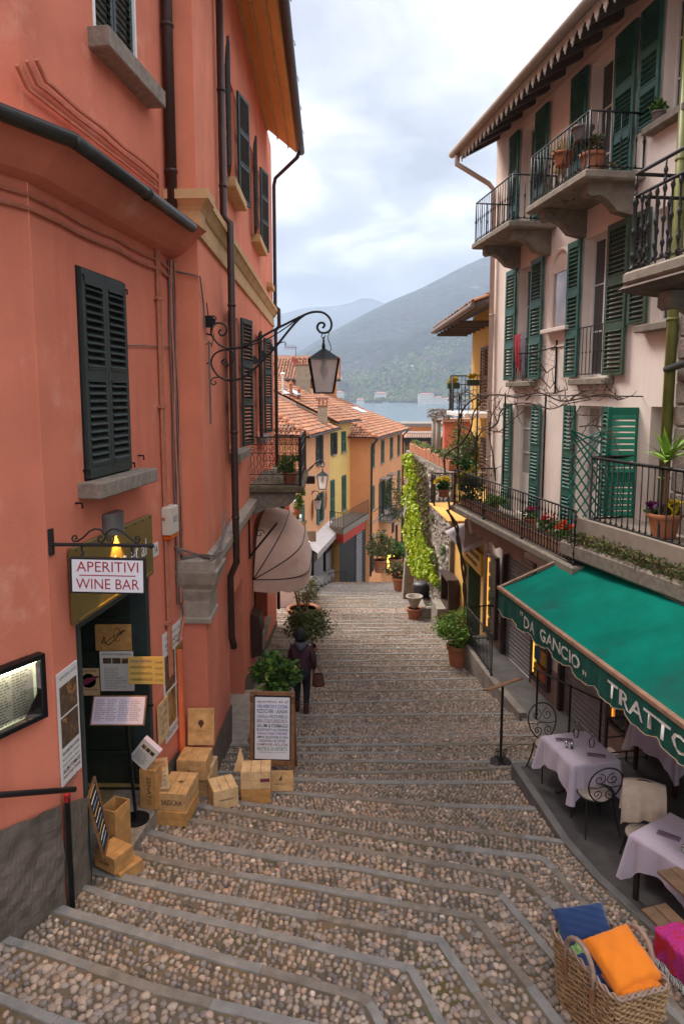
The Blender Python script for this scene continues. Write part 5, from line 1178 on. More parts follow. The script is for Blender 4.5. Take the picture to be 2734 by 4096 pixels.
for k in range(20):
    b.box(0, (q2 - q_).length * .38, .0, .03, k * .2, k * .2 + .15, M=Matrix.Translation(q_.lerp(q2, .6) + Vector((0, 0, -12.6))) @ Matrix.Rotation(math.atan2(d_.y, d_.x), 4, 'Z') @ TR(0, -.05, 0))
b.obj('roller_slats', m_roll, tB, kind='stuff')
m_redv = mat('red_valance', (.42, .045, .025), .85, .15, 6)
b = MB()
for p, q in ((TP[0], TP[1]), (TP[1], TP[1].lerp(TP[2], .85))): b.add([(p.x, p.y - .03, zt_ - .36), (q.x, q.y - .03, zt_ - .36), (q.x, q.y - .06, zt_ - .85), (p.x, p.y - .06, zt_ - .85)], [(0, 1, 2, 3)])
b.obj('valance', m_redv, tB)
# steps up to the shops on the left
ls = thing('landing_steps', 'pale stone landings stepping down before the peach house shops', None, (-1.6, 34, -10), kind='structure')
for k in range(6): y0 = 30.5 + k * 1.5; z0 = ground_z(0, y0) + .16; MB().bbox(-5, -1.25 + k * .16, y0, y0 + 1.7, z0 - 1.6, z0, .03).obj('landing', m_conc, ls)
far_rail = thing('landing_railing', 'short iron railing beside the dark shop front below the terrace', 'railing', (0, 38, -11))
railing(far_rail, [(-.75, 37.6), (.25, 38.2)], -10.9, -9.95, .2, r=.014, knobs=(), top=.022)
# ---------------------------------------------------------------- roofscape beyond
hF = thing('far_tall_house', 'house with an orange top storey and broad tiled roof behind the roofs', 'house', (-9, 62, -8))
MB().box(-16, -.5, 60, 70, -10, 1.3).obj('wall', m_oran, hF); b = MB(); b.add([(-17, 59.2, 1.25), (-.1, 59.2, 1.25), (-.1, 66, 3.6), (-17, 66, 3.9)], [(0, 1, 2, 3)]); b.obj('roof', m_under, hF)
tile_roof(hF, (-15, 59.2, 1.3), (1, 0, 0), Vector((0, 1, .36)).normalized(), 15, 6.5, 11, cw=.26, rl=.45)
MB().tube([(-15, 59.1, 1.2), (-.1, 59.1, 1.2)], .09, 6).obj('eave_gutter', m_gutter, hF)
def chimney(label, x0, x1, y, zb, zt, m):
    t = thing('chimney', label, 'chimney', ((x0 + x1) / 2, y, zb), 'chimneys on the tiled roofs'); MB().bbox(x0, x1, y, y + (x1 - x0) * .8, zb, zt, .02).obj('stack', m, t)
    w = x1 - x0; MB().bbox(x0 - .06, x1 + .06, y - .06, y + w * .8 + .06, zt, zt + .08, .01).obj('cap', m_terra_old, t)
    for k in range(3): MB().bbox(x0 + .05 + k * w * .4, x0 + .05 + k * w * .4 + w * .12, y + .05, y + w * .7, zt + .08, zt + .42, .01).obj('vent_pier', m_terra, t)
    for k in range(4): MB().tube([(x0 - .05 + k * w * .33, y - .1, zt + .46), (x0 + w * .0 + k * w * .33, y + w * .8 + .1, zt + .5)], .1, 6).obj('cap_tile', m_terra_old, t)
p0, p1 = on_y(1183, 1580, 50), on_y(1238, 1460, 50); chimney('tall grey rendered chimney with a tiled cap beside the aerial', p0.x, p1.x, 50, -1.2, p1.z, mat('grey_chimney_render', (.33, .27, .20), .9, .2, 3))
p0, p1 = on_y(1270, 1665, 41), on_y(1308, 1605, 41); chimney('squat grey chimney in the middle of the nearer tiled roof', p0.x, p1.x, 41, -2.2, p1.z - .3, mat('pale_chimney_render', (.36, .30, .22), .9, .25, 3))
for px_, pb, pt_ in ((1163, 1555, 1530), (1196, 1573, 1552)):
    a, c = on_y(px_, pb, 44), on_y(px_, pt_, 44); t = thing('clay_vent', 'small red clay roof vent ' + ('left of' if px_ < 1180 else 'at the foot of') + ' the tall chimney', 'vent', a); MB().lathe([(.12, -.4), (.10, c.z - a.z - .1)], 8).obj('tube', m_terra, t, M=TR(*a)); MB().lathe([(.18, c.z - a.z - .1), (.02, c.z - a.z + .15)], 8).obj('cone', m_terra, t, M=TR(*a))
a = on_y(1130, 1545, 43); t = thing('flue_pipe', 'thin white metal flue pipe on the roofs behind the salmon house', 'flue', a); MB().tube([a - Vector((0, 0, .5)), a + Vector((0, 0, .75))], .06, 8).obj('pipe', m_white, t); MB().lathe([(.16, 0), (.16, .03), (.0, .12)], 8).obj('cowl', m_white, t, M=TR(a.x, a.y, a.z + .75))
t = thing('tv_aerial', 'rooftop television aerial with red dish beside the tall chimney', 'aerial', on_y(1182, 1490, 52)); a = on_y(1182, 1490, 52); c = on_y(1182, 1385, 52)
MB().tube([a, c], .03, 5).obj('mast', m_gcable, t); MB().tube([c + Vector((.1, 0, -.1)), c + Vector((-.85, 0, -.05))], .02, 4).obj('boom', m_gcable, t)
for k in range(8): MB().tube([c + Vector((-.1 - k * .1, 0, .1)), c + Vector((-.1 - k * .1, 0, -.25))], .012, 4).obj('element', m_gcable, t)
MB().lathe([(0, 0), (.22, .03), (.42, .10)], 14, M=TR(*(c + Vector((-.15, -.1, -1.2)))) @ RY(70) @ RX(20)).obj('dish', m_redv, t)
m_sky = mat('skylight_glass', (.45, .50, .52), .1, .1, 3)
for (xa, ya, xb, yb, Y, lab) in ((1105, 1562, 1140, 1578, 44.5, 'pale skylight in the tiled roof next to the salmon house'), (1150, 1562, 1185, 1582, 44.5, 'pale skylight below the red clay vents'), (1405, 1632, 1450, 1652, 49.5, 'pale skylight near the ridge of the orange house roof')):
    p, q = on_y(xa, ya, Y), on_y(xb, yb, Y - .9); b = MB(); b.add([p, p + Vector((.35, .12, .03)), q + Vector((.35, .12, .03)), q], [(0, 1, 2, 3)]); b.add([v + Vector((0, 0, .05)) for v in (p, p + Vector((.35, .12, .03)), q + Vector((.35, .12, .03)), q)], [(0, 1, 2, 3)]); o = b.obj('skylight', m_sky); tag(o, lab, 'skylight')
# hotel and yellow house that close the street
hG = thing('lakeside_hotel', 'peach lakeside hotel with a white balustrade at the bottom of the street', 'hotel', (10, 92, -14))
MB().box(7.5, 16, 90, 100, -24, -5.7).obj('lower_storey', m_peach, hG); MB().box(8.6, 13, 93, 99, -5.8, -4.25).obj('upper_storey', m_peach, hG); MB().box(8, 14, 92, 100, -4.3, -3.85).obj('flat_roof', mat('grey_flat_roof', (.20, .17, .15), .9), hG); MB().box(7.3, 16.2, 89.5, 90.6, -6.05, -5.6).obj('cornice', m_darkmetal, hG)
MB().box(7.4, 16, 89.6, 89.8, -4.95, -4.8).obj('balustrade_rail', m_white, hG)
bal_ = MB(); bal_.lathe([(.05, 0), (.09, .2), (.05, .5), (.06, .7)], 6); bm_ = bal_.mesh('baluster', m_white)
for k in range(28): put('baluster', bm_, TR(7.5 + k * .3, 89.7, -5.6), hG)
for k in range(5): MB().box(8.2 + k * 1.5, 8.9 + k * 1.5, 89.9, 90.1, -7.6, -6.1).obj('window', m_pane, hG)
hH = thing('street_end_house', 'yellow house with a tiled lean-to roof at the bend of the street', 'house', (7, 66, -14))
MB().box(5.2, 11, 64, 70, -22, -8.4).obj('wall', m_yel, hH); b = MB(); b.add([(5.0, 63.2, -8.5), (11, 63.2, -8.5), (11, 68, -6.2), (5.0, 68, -6.2)], [(0, 1, 2, 3)]); b.obj('roof', m_under, hH); tile_roof(hH, (5.0, 63.2, -8.42), (1, 0, 0), Vector((0, 1, .48)).normalized(), 6, 5.2, 13, cw=.25, rl=.42)
for k in range(3): MB().box(5.6 + k * 1.4, 6.3 + k * 1.4, 63.95, 64.02, -13 + 0 * k, -10.8).obj('shutter', m_grsh, hH)
slabg = thing('town_ground', 'ground of the town down to the lake', None, (0, 60, -20), kind='structure')
MB().box(-60, 60, 64, 120, -30, -19).obj('lower_town', m_conc, slabg); b = MB(); b.add([(-60, 50, -14.5), (60, 50, -14.5), (60, 64, -18.9), (-60, 64, -18.9)], [(0, 1, 2, 3)]); b.add([(-60, 22, -9.6), (-4, 22, -9.6), (-4, 50, -14.5), (-60, 50, -14.5)], [(0, 1, 2, 3)]); b.obj('slope', m_conc, slabg)
# ---------------------------------------------------------------- right side: ivy wall, garden, yellow houses
iw = thing('ivy_wall', 'tall rubble retaining wall half covered by bright ivy', 'wall', IV.P(4, 0, -8))
MB().box(-.4, 8.5, -3.5, 0, -10.5, -2.42, M=IV.M).obj('wall', m_rub, iw)
r5 = np.random.default_rng(9); n = 1100; ss = r5.uniform(-.3, 8.4, n); zz = r5.uniform(-9.2, -2.5, n); V0, F0 = pebble_np(7, 2); sz = r5.uniform(.07, .19, n)
Vp = []; 
for k in range(n):
    q = V0 * (1 + r5.normal(0, .16, (len(V0), 1))); sx = sz[k] * r5.uniform(.8, 1.6); L_ = np.stack([ss[k] + q[:, 0] * sx, q[:, 2] * .05 - .012, zz[k] + q[:, 1] * sz[k] * .7], 1); Vp.append(L_)
Vp = np.array(Vp).reshape(-1, 3); Mi = np.array(IV.M); Vw = Vp @ Mi[:3, :3].T + Mi[:3, 3]; C = np.repeat(np.array([(.27, .235, .20), (.22, .18, .14), (.33, .28, .23), (.25, .20, .17)])[r5.integers(4, size=n)] * r5.uniform(.7, 1.25, (n, 1)), len(V0), 0)
np_obj('rubble', Vw, (F0[None] + (np.arange(n) * len(V0))[:, None, None]).reshape(-1, 3), vmat('rubble_face', .95, .4, 40), iw, C, False, 'stuff')
iv = thing('ivy', 'bright yellow-green ivy hanging down the rubble wall', 'ivy', IV.P(6, .1, -8))
def in_poly(x, y, P):
    c = False; j = len(P) - 1
    for i in range(len(P)):
        if (P[i][1] > y) != (P[j][1] > y) and x < (P[j][0] - P[i][0]) * (y - P[i][1]) / (P[j][1] - P[i][1]) + P[i][0]: c = not c
        j = i
    return c
IP = [(1634, 1815), (1660, 1812), (1680, 1850), (1672, 1950), (1690, 2060), (1712, 2150), (1738, 2230), (1762, 2290), (1745, 2340), (1712, 2300), (1690, 2310), (1660, 2270), (1636, 2200), (1630, 2050)]
DP = [(1660, 1820), (1705, 1860), (1725, 2000), (1720, 2120), (1760, 2260), (1735, 2250), (1700, 2120), (1680, 1960)]
pts = []; ns = []; dry = []
while len(pts) < 6500:
    x, y = r5.uniform(1625, 1770), r5.uniform(1800, 2350)
    x2 = x + 9 * math.sin(y * .045) + 6 * math.sin(y * .11 + 1)
    if in_poly(x2, y, IP):
        s, z = IV.at(x, y); cl_ = .5 + .5 * math.sin(s * 5.1 + z * 1.3) * math.sin(z * 3.7 + s)
        if r5.random() < .35 + .65 * cl_: pts.append(IV.P(s + r5.normal(0, .05), .05 + .16 * cl_ * r5.random(), z))
while len(dry) < 1700:
    x, y = r5.uniform(1650, 1770), r5.uniform(1815, 2300)
    if in_poly(x, y, DP): s, z = IV.at(x, y); dry.append(IV.P(s, .05 + .07 * r5.random(), z))
out = np.array([[IV.n.x, IV.n.y, -.5]])
leaves('foliage', np.array([tuple(p) for p in pts]), .13, G_IVY, iv, 5, None, aspect=.85, up=-.2, out=out)
leaves('dry_foliage', np.array([tuple(p) for p in dry]), .11, G_DRY + G_OL, iv, 6, None, m_dry, aspect=.7, up=-.3, out=out)
b = MB()
for k in range(16): s = r5.uniform(4.2, 8.2); b.tube([IV.P(s + .08 * math.sin(q * 1.3 + k), .04, -9 + q * .55) for q in range(int(r5.uniform(6, 12)))], .012, 4)
b.obj('stems', m_wood, iv)
b = MB(); V = []
pn_ = thing('wall_weeds', 'small tufts of weed growing from the rubble wall beside the yellow shop', 'plant', IV.P(1, .1, -6))
leaves('foliage', np.vstack([cloud(IV.P(s, .06, z), (.16, .1, .22), 90, int(s * 30), 5) for s, z in ((2.2, -4.3), (1.4, -5.6), (.6, -6.4), (2.8, -6.6), (1.9, -7.4), (.3, -5.0), (3.3, -5.1))]), .09, G_MID, pn_, 4)
for k in range(10):
    s = .6 + k * .78; t = thing('wall_planter', ('first', 'second', 'third', 'fourth', 'fifth', 'sixth', 'seventh', 'eighth', 'ninth', 'tenth')[k] + ' terracotta trough, counted from the near end, on the rubble wall', 'planter', IV.P(s, -.25, -2.4), 'terracotta troughs along the wall top'); MB().bbox(s - .36, s + .36, -.40, -.06, -2.42, -2.08, .02, M=IV.M).obj('trough', m_terra, t); leaves('foliage', cloud(IV.P(s, -.22, -2.0), (.3, .2, .13), 60, k, 5), .1, G_OL + G_MID, t, k)
for k, (x, ytop, ybot, Y) in enumerate(((1733, 1679, 1815, 25.5), (1750, 1685, 1832, 24.4))):
    a, c = on_y(x, ybot, Y), on_y(x, ytop, Y); t = thing('granite_column', ('left' if k == 0 else 'right') + ' one of the two plain grey granite columns above the wall', 'column', (a.x, a.y, -2.5)); MB().lathe([(.095, -2.5), (.09, c.z)], 14).obj('shaft', mat('granite', (.33, .30, .26), .9, .3, 25, bump=.3), t, True, TR(a.x, a.y, 0)); MB().bbox(-.11, .11, -.11, .11, c.z, c.z + .06, .01).obj('capital', m_beltg, t, M=TR(a.x, a.y, 0))
ol = thing('olive_bush', 'rounded olive green bush in the garden behind the wall', 'bush', (4.2, 23.5, -2.4)); leaves('crown', np.vstack([cloud((4.15, 23.0, -1.75), (.75, .9, .85), 2600, 21, 18), cloud((3.75, 23.6, -2.1), (.4, .6, .35), 500, 22, 8)]), .11, G_OL + G_MID, ol, 21, aspect=.35)
MB().tube([(4.15, 23, -2.6), (4.15, 23, -1.6)], .05, 6).obj('trunk', m_wood, ol)
hR = thing('red_garden_house', 'brick-red house wall behind the garden bush', 'house', (5.6, 34, -4)); MB().box(4.9, 8, 33, 33.6, -6, -1.3).obj('wall', mat('brick_red_stucco', (.50, .12, .06), .9, .1, 2), hR); MB().box(4.8, 8.4, 32.8, 33.8, -1.3, -1.15).obj('roof', m_terra_old, hR)
# yellow house with balcony
DW = Wall(4.5, 20.8, -.005, 1, -1)
hD = thing('ochre_house', 'ochre yellow house with brown shutters and a balcony beyond the pink house', 'house', (4.6, 22, -3))
MB().box(-3.5, 3.30, -5, 0, -3.4, 2.62, M=DW.M).obj('wall', m_yel, hD)
b = MB(); b.prism([(1.2, 2.12), (1.2, 2.24), (-3, 4.1), (-3, 3.98)], -3.5, 3.9, M=xyM(DW.M)); b.obj('roof', m_rafter, hD); tile_roof(hD, DW.P(-3.5, 1.22, 2.27), DW.d, (-DW.n + Vector((0, 0, .44))).normalized(), 7.4, 3.5, 15); MB().tube([DW.P(-3.4, 1.27, 2.2), DW.P(3.95, 1.27, 2.2)], .08, 8).obj('eave_gutter', mat('taupe_gutter_b', (.20, .16, .13), .6), hD)
for k in range(7): MB().box(3.6 - k * .7, 3.7 - k * .7, .1, 1.15, 2.02, 2.12, M=DW.M).obj('rafter', m_rafter, hD)
for k in range(2): shutter(hD, DW.T(.3 + k * .62, .03, -.5), .6, 1.98, m_brsh, pitch=.10, single=False, panels=((.04, .48), (.52, .96))); shutter(hD, DW.T(.0 + k * .62, .03, -3.2), .6, 1.85, m_brsh, pitch=.10, single=False)
b = MB(); b.bbox(-1.5, 1.75, 0, 1.08, -.66, -.52, .02, M=DW.M); db_ = b.obj('balcony', m_white, hD)
railing(db_, [DW.P(1.68, 0, 0), DW.P(1.68, 1.0, 0), DW.P(1.1, 1.0, 0)], -.52, .60, .12, r=.011, knobs=(), top=.02)
b = MB(); b.tube([DW.P(1.68, 0, .32), DW.P(1.68, 1.0, .32), DW.P(1.1, 1.0, .32)], .012, 5); b.obj('mid_rail', m_iron, db_)
# yellow shop beside the pink house
YS = Wall(3.67, 17.1, -.04, 1, -1)
ys = thing('yellow_shop', 'yellow shop front with a metal canopy next to the rubble wall', 'shop', YS.P(2, 0, -7))
b = wall_holes(YS, -.1, 4.35, -8.2, -2.75, [(.55, 2.6, -7.6, -4.62, .3)], thick=1.2); b.obj('wall', m_yel, ys)
MB().box(.55, 2.6, -.34, -.30, -7.6, -4.62, M=YS.M).obj('shop_window', mat('shop_window_prints', (.24, .20, .18), .3, .6, 5, patch=((.10, .07, .05), 5., .45, .55)), ys)
MB().box(1.9, 2.0, -.3, .02, -7.6, -4.62, M=YS.M).obj('window_post', m_olive, ys)
b = MB(); b.prism([(0, -3.72), (.55, -3.98), (.55, -4.02), (0, -3.78)], .1, 2.75, M=xyM(YS.M)); b.obj('canopy', mat('grey_canopy', (.34, .29, .28), .5, .15, 4), ys)
sg = thing('yellow_shop_sign', 'yellow shop sign with a violet round emblem under the metal canopy', 'sign', YS.P(1.6, .1, -4.4)); MB().bbox(.2, 2.9, .02, .10, -4.66, -4.08, .01, M=YS.M).obj('board', mat('yellow_sign_board', (.62, .36, .03), .6, .08, 4), sg)
m_brt = mat('brown_sign_print', (.18, .09, .04), .8)
put('lettering', text_mesh('GELATERIA', m_brt, w=1.45, h=.15), face_M(YS.P(1.1, .104, -4.26), YS.n), sg) if False else None
b = MB(); b.lathe([(0, 0), (.2, 0)], 20); b.obj('emblem', mat('violet_emblem', (.12, .05, .20), .7), sg, M=face_M(YS.P(2.55, .106, -4.34), YS.n) @ RX(90))
b = MB(); b.lathe([(.085, 0), (.15, 0)], 20); b.obj('emblem_ring', m_white, sg, M=face_M(YS.P(2.55, .110, -4.34), YS.n) @ RX(90))
for k, (z, s0, s1, hh) in enumerate(((-4.24, .4, 2.2, .13), (-4.47, .6, 1.9, .09))):
    b = MB(); x = s0
    while x < s1: b.box(x, x + hh * .55, .104, .106, z - hh / 2, z + hh / 2, M=YS.M); x += hh * (.75 + .3 * (int(x * 50) % 3 == 0))
    b.obj('worn_lettering', m_brt, sg, kind='stuff')
MB().box(4.05, 5.1, -.4, .5, -8.2, -6.75, M=YS.M).obj('stone_block', m_rub, ys)
t = thing('wooden_showcase', 'brown wooden showcase hung on the yellow shop wall', 'display case', YS.P(3.6, .2, -6)); b = MB(); b.box(3.0, 3.06, .05, .36, -6.45, -5.6, M=YS.M).box(4.2, 4.26, .05, .36, -6.45, -5.6, M=YS.M).box(3.0, 4.26, .05, .4, -5.6, -5.53, M=YS.M).box(3.0, 4.26, .05, .36, -6.5, -6.45, M=YS.M).box(3.06, 4.2, .04, .06, -6.45, -5.6, M=YS.M); b.obj('case_frame', m_brownpipe, t)
for k in range(3): MB().box(3.15 + k * .35, 3.4 + k * .35, .07, .12, -6.4, -5.75 - .1 * (k % 2), M=YS.M).obj('ware', mat('showcase_ware', ((.5, .2, .03), (.3, .25, .2), (.5, .4, .1))[k], .6, .4, 20), t)
b = MB(); b.bbox(-.05, 2.9, 0, 1.0, -3.22, -3.15, .02, M=YS.M); yb = b.obj('balcony', m_yel, ys); railing(yb, [YS.P(2.85, 0, 0), YS.P(2.85, .95, 0), YS.P(2.3, .95, 0)], -3.15, -2.28, .12, r=.009, knobs=(.2, .8), top=.018)
# ---------------------------------------------------------------- lake, far shore, mountains, haze
LZ = -28.0
m_lake, Nn, Lk, bb2 = newmat('lake_water'); bb2.inputs['Base Color'].default_value = (.10, .15, .18, 1); bb2.inputs['Roughness'].default_value = .16; bb2.inputs['Specular IOR Level'].default_value = .6
g = Nn.new('ShaderNodeNewGeometry').outputs['Position']; bm = Nn.new('ShaderNodeBump'); bm.inputs['Strength'].default_value = .9; bm.inputs['Distance'].default_value = 1.0
Lk.new(noise(Nn, Lk, g, .35, 5, .65, (.25, 1, 1)), bm.inputs['Height']); Lk.new(bm.outputs[0], bb2.inputs['Normal'])
lk = MB(); lk.add([(-4000, 110, LZ), (4000, 110, LZ), (4000, 2600, LZ), (-4000, 2600, LZ)], [(0, 1, 2, 3)]); tag(lk.obj('lake', m_lake), kind='structure')
m_mt = mat('forested_slope', (.052, .070, .030), .95, .55, .012, c2=(.09, .075, .05), patch=((.035, .045, .028), .03, .45, .6), fine=.12); 
def mtmat(name, a, c, cliff):
    m, Nn, Lk, b = newmat(name); g = Nn.new('ShaderNodeNewGeometry').outputs['Position']
    cc = mixc(Nn, Lk, rng(Nn, Lk, noise(Nn, Lk, g, .004, 8, .62), .38, .62), a, c); cc = mixc(Nn, Lk, rng(Nn, Lk, noise(Nn, Lk, g, .03, 6, .7), .33, .67, .22, 1.55), (0, 0, 0), cc)
    cc = mixc(Nn, Lk, rng(Nn, Lk, noise(Nn, Lk, g, .006, 9, .7, (1, .5, 2.5)), .615, .68, 0, .75), cc, cliff); Lk.new(cc, b.inputs['Base Color']); b.inputs['Roughness'].default_value = 1; b.inputs['Specular IOR Level'].default_value = 0
    bm = Nn.new('ShaderNodeBump'); bm.inputs['Strength'].default_value = 1; bm.inputs['Distance'].default_value = 110; Lk.new(noise(Nn, Lk, g, .012, 8, .65), bm.inputs['Height']); Lk.new(bm.outputs[0], b.inputs['Normal']); return m
def fbm(x, y, seed):
    v = 0; a = 1
    r = random.Random(seed)
    for o_ in range(5):
        f = 2 ** o_; p1_, p2_, p3_ = r.uniform(0, 6), r.uniform(0, 6), r.uniform(0, 6)
        v += a * math.sin(x * f * 2.1 + p1_ + 1.3 * math.sin(y * f * 1.7 + p3_)) * math.cos(y * f * 1.9 + p2_ + .9 * math.sin(x * f + p1_)); a *= .5
    return v
def mountain(name, ridge, Yd, y0, m, foot, seed, amp):
    xs = [p[0] for p in ridge]; b = MB(); NU, NV = 220, 70
    def fn(u, v):
        px_ = -2600 + u * 7600; r_ = ray(px_, 1500); py_ = np.interp(px_, xs, [p[1] for p in ridge]) + 5 * fbm(px_ * .004, .3, seed + 1); top = on_y(px_, py_, Yd).z
        y = y0 + (Yd - y0) * v; x = (px_ - CX) / F * (y0 * .35 + Yd * .65 if False else y) * 1.0
        f = v ** 1.22; z = LZ + 3 + foot * min(1, v / .12) * (1 - v) + (top - LZ - 3) * f
        z += amp * fbm(x * .0011, y * .0011, seed) * (v * (1 - v)) * 1.6 + .45 * amp * fbm(x * .0042, y * .0036, seed + 4) * (v * (1 - v)) * 1.5
        return (x, y, z)
    b.grid(fn, NU, NV); o = b.obj(name, m, None, True); return tag(o, kind='structure')
R1 = [(-2600, 1500), (300, 1560), (900, 1520), (1100, 1470), (1200, 1405), (1350, 1315), (1450, 1262), (1540, 1214), (1650, 1165), (1750, 1110), (1850, 1060), (1930, 1020), (1990, 1000), (2300, 960), (2800, 960), (5000, 1000)]
R2 = [(-2600, 1300), (400, 1330), (900, 1310), (1100, 1268), (1200, 1240), (1330, 1225), (1400, 1212), (1440, 1193), (1475, 1190), (1540, 1212), (1620, 1260), (1900, 1330), (5000, 1330)]
mountain('near_mountain', R1, 4600, 2270, mtmat('near_mountain_forest', (.040, .058, .030), (.082, .066, .066), (.30, .27, .26)), 55, 3, 150)
mountain('far_mountain', R2, 8200, 4700, mtmat('far_mountain_forest', (.045, .05, .04), (.08, .065, .065), (.22, .2, .18)), 60, 8, 160)
# far wood along the shore: one mass of crowns
n = 9000; r6 = np.random.default_rng(3); ppx = r6.uniform(1050, 2100, n); v = r6.random(n) ** 1.4; yv = 2290 + v * 620
zz = []; 
def shore_z(px_, y):
    v_ = (y - 2270) / (4600 - 2270); top = on_y(px_, np.interp(px_, [p[0] for p in R1], [p[1] for p in R1]), 4600).z
    return LZ + 3 + 55 * min(1, v_ / .12) * (1 - v_) + (top - LZ - 3) * v_ ** 1.22 + 150 * fbm((px_ - CX) / F * y * .0011, y * .0011, 3) * (v_ * (1 - v_)) * 1.6
Vs = []; Cs = []; V0, F0 = pebble_np(6, 2); V0 = V0.copy()
PALW = np.array([(.045, .075, .02), (.07, .11, .025), (.03, .05, .02), (.10, .085, .055), (.13, .15, .04), (.075, .065, .045), (.17, .15, .13), (.09, .03, .04), (.022, .035, .022)])
ci_ = r6.choice(9, n, p=[.2, .2, .14, .15, .12, .1, .03, .02, .04])
for k in range(n):
    y = yv[k]; x = (ppx[k] - CX) / F * y; z = shore_z(ppx[k], y); s = r6.uniform(3, 7.5); q = V0 * (1 + r6.normal(0, .14, (len(V0), 1))); hgt = s * r6.uniform(.9, 1.5) * (1.5 if ci_[k] == 8 else 1)
    Vs.append(np.stack([x + q[:, 0] * s, y + q[:, 1] * s, z + q[:, 2] * hgt], 1)); Cs.append(np.repeat((PALW[ci_[k]] * r6.uniform(.75, 1.25))[None], len(V0), 0))
o = np_obj('shore_wood', np.vstack(Vs), (F0[None] + (np.arange(n) * len(V0))[:, None, None]).reshape(-1, 3), vmat('crown', 1, 0, .2, .1), None, np.vstack(Cs), False, 'stuff'); tag(o, 'mixed spring wood along the far shore of the lake', 'wood')
m_villa = mat('villa_cream', (.66, .60, .52), .9, .08, .2); m_vred = mat('villa_roof', (.36, .15, .10), .9); m_vwin = mat('villa_windows', (.22, .20, .19), .6)
def villa(label, xa, xb, yt, yb, Y=2262, fl=3, roof=True, m=None):
    a, c = on_y(xa, yb, Y), on_y(xb, yt, Y); t = thing('shore_villa', label, 'building', (a.x, Y, LZ), 'buildings on the far shore'); MB().box(a.x, c.x, Y, Y + 16, LZ - 2, c.z).obj('wall', m or m_villa, t)
    if roof: b = MB(); b.add([(a.x - 1, Y - 1, c.z), (c.x + 1, Y - 1, c.z), (c.x + 1, Y + 17, c.z), (a.x - 1, Y + 17, c.z), ((a.x + c.x) / 2 - (c.x - a.x) * .3, Y + 8, c.z + 4), ((a.x + c.x) / 2 + (c.x - a.x) * .3, Y + 8, c.z + 4)], [(0, 1, 5, 4), (2, 3, 4, 5), (1, 2, 5), (3, 0, 4)]); b.obj('roof', m_vred, t)
    b = MB(); w = c.x - a.x; h = c.z - LZ - 3; nw = max(2, int(w / 4.5))
    for i in range(nw):
        for j in range(fl): b.box(a.x + w * (i + .3) / nw, a.x + w * (i + .7) / nw, Y - .3, Y + .1, LZ + 3 + h * (j + .25) / fl, LZ + 3 + h * (j + .8) / fl)
    b.obj('windows', m_vwin, t, kind='stuff')
villa('long pale grand hotel on the far shore', 1672, 1735, 1577, 1611, fl=4); villa('white hotel wing with a red roof on the far shore', 1735, 1768, 1590, 1612, fl=3); villa('low white house right of the far hotel', 1768, 1805, 1596, 1612, fl=2); villa('square white villa standing alone on the far shore', 1499, 1545, 1572, 1596, 2300, 3); villa('cream hotel on the far shore seen beneath the lantern', 1320, 1375, 1568, 1594, 2300, 4); villa('pale boathouse at the water line of the far shore', 1425, 1455, 1598, 1612, fl=1)
for k, (x, y) in enumerate(((1640, 1462), (1552, 1500), (1660, 1470), (1745, 1466), (1790, 1475), (1352, 1512))): villa(('white', 'small pink', 'pale', 'cream', 'red-roofed', 'lone')[k] + ' house among the trees up the far slope', x, x + 16, y, y + 8, 2700 - 0 * k, 2)
o = MB().add([on_y(x, y, 2240) for x, y in ((1525, 1612), (1560, 1612), (1555, 1618), (1530, 1618))] + [on_y(x, y, 2236) for x, y in ((1530, 1606), (1552, 1606))], [(0, 1, 2, 3), (0, 1, 5, 4)]).obj('ferry_boat', m_white); tag(o, 'small white ferry boat close to the far shore', 'boat')
hz = MB(); hz.box(-6500, 6500, -40, 9300, LZ - 2, 980)
m_hz = bpy.data.materials.new('haze_air'); m_hz.use_nodes = True; Nn = m_hz.node_tree.nodes; Nn.clear(); mo = Nn.new('ShaderNodeOutputMaterial'); pv = Nn.new('ShaderNodeVolumePrincipled'); pv.inputs['Color'].default_value = (.66, .80, 1.0, 1); pv.inputs['Density'].default_value = 1.5e-4; pv.inputs['Anisotropy'].default_value = .1
m_hz.node_tree.links.new(pv.outputs[0], mo.inputs['Volume']); tag(hz.obj('haze', m_hz), kind='stuff')
# ================================================================ the wine bar: signs, menus, crates
m_signw = mat('white_sign_face', (.72, .70, .74), .5, .03, 4); m_red = mat('dark_red_print', (.33, .012, .015), .6); m_blk = mat('black_print', (.015, .015, .017), .7); m_blue = mat('blue_print', (.03, .04, .28), .7); m_purp = mat('purple_print', (.24, .03, .25), .7); m_maroon = mat('maroon_print', (.22, .03, .06), .7); m_grn = mat('green_print', (.02, .18, .03), .7); m_grey = mat('grey_print', (.22, .21, .22), .7)
m_paper = mat('menu_paper', (.66, .62, .58), .7, .05, 6); m_pine = mat('pine_crate', (.56, .33, .14), .65, .3, 9, c2=(.48, .265, .105), streak=14, fine=70); m_pine2 = mat('amber_crate', (.50, .255, .085), .6, .3, 9, c2=(.42, .20, .062), streak=14); m_pine3 = mat('pale_pine', (.62, .41, .21), .7, .25, 9, c2=(.54, .34, .165), streak=14)
m_brand = mat('branded_print', (.07, .03, .016), .8); m_card = mat('yellow_card', (.60, .38, .10), .7, .08, 6); m_pink_menu = mat('lilac_menu', (.62, .50, .58), .6, .06, 6)
m_food = mat('food_photo', (.10, .06, .035), .4, .5, 14, patch=((.42, .20, .06), 11., .55, .63)); m_food2 = mat('dish_photo', (.30, .17, .05), .4, .6, 9, patch=((.08, .06, .03), 8., .5, .6), c2=(.42, .30, .10))
def txt(parent, s, M, w=None, h=None, m=None, bold=0., name='lettering'):
    return put(name, text_mesh(s, m or m_blk, w, h, bold), M, parent)
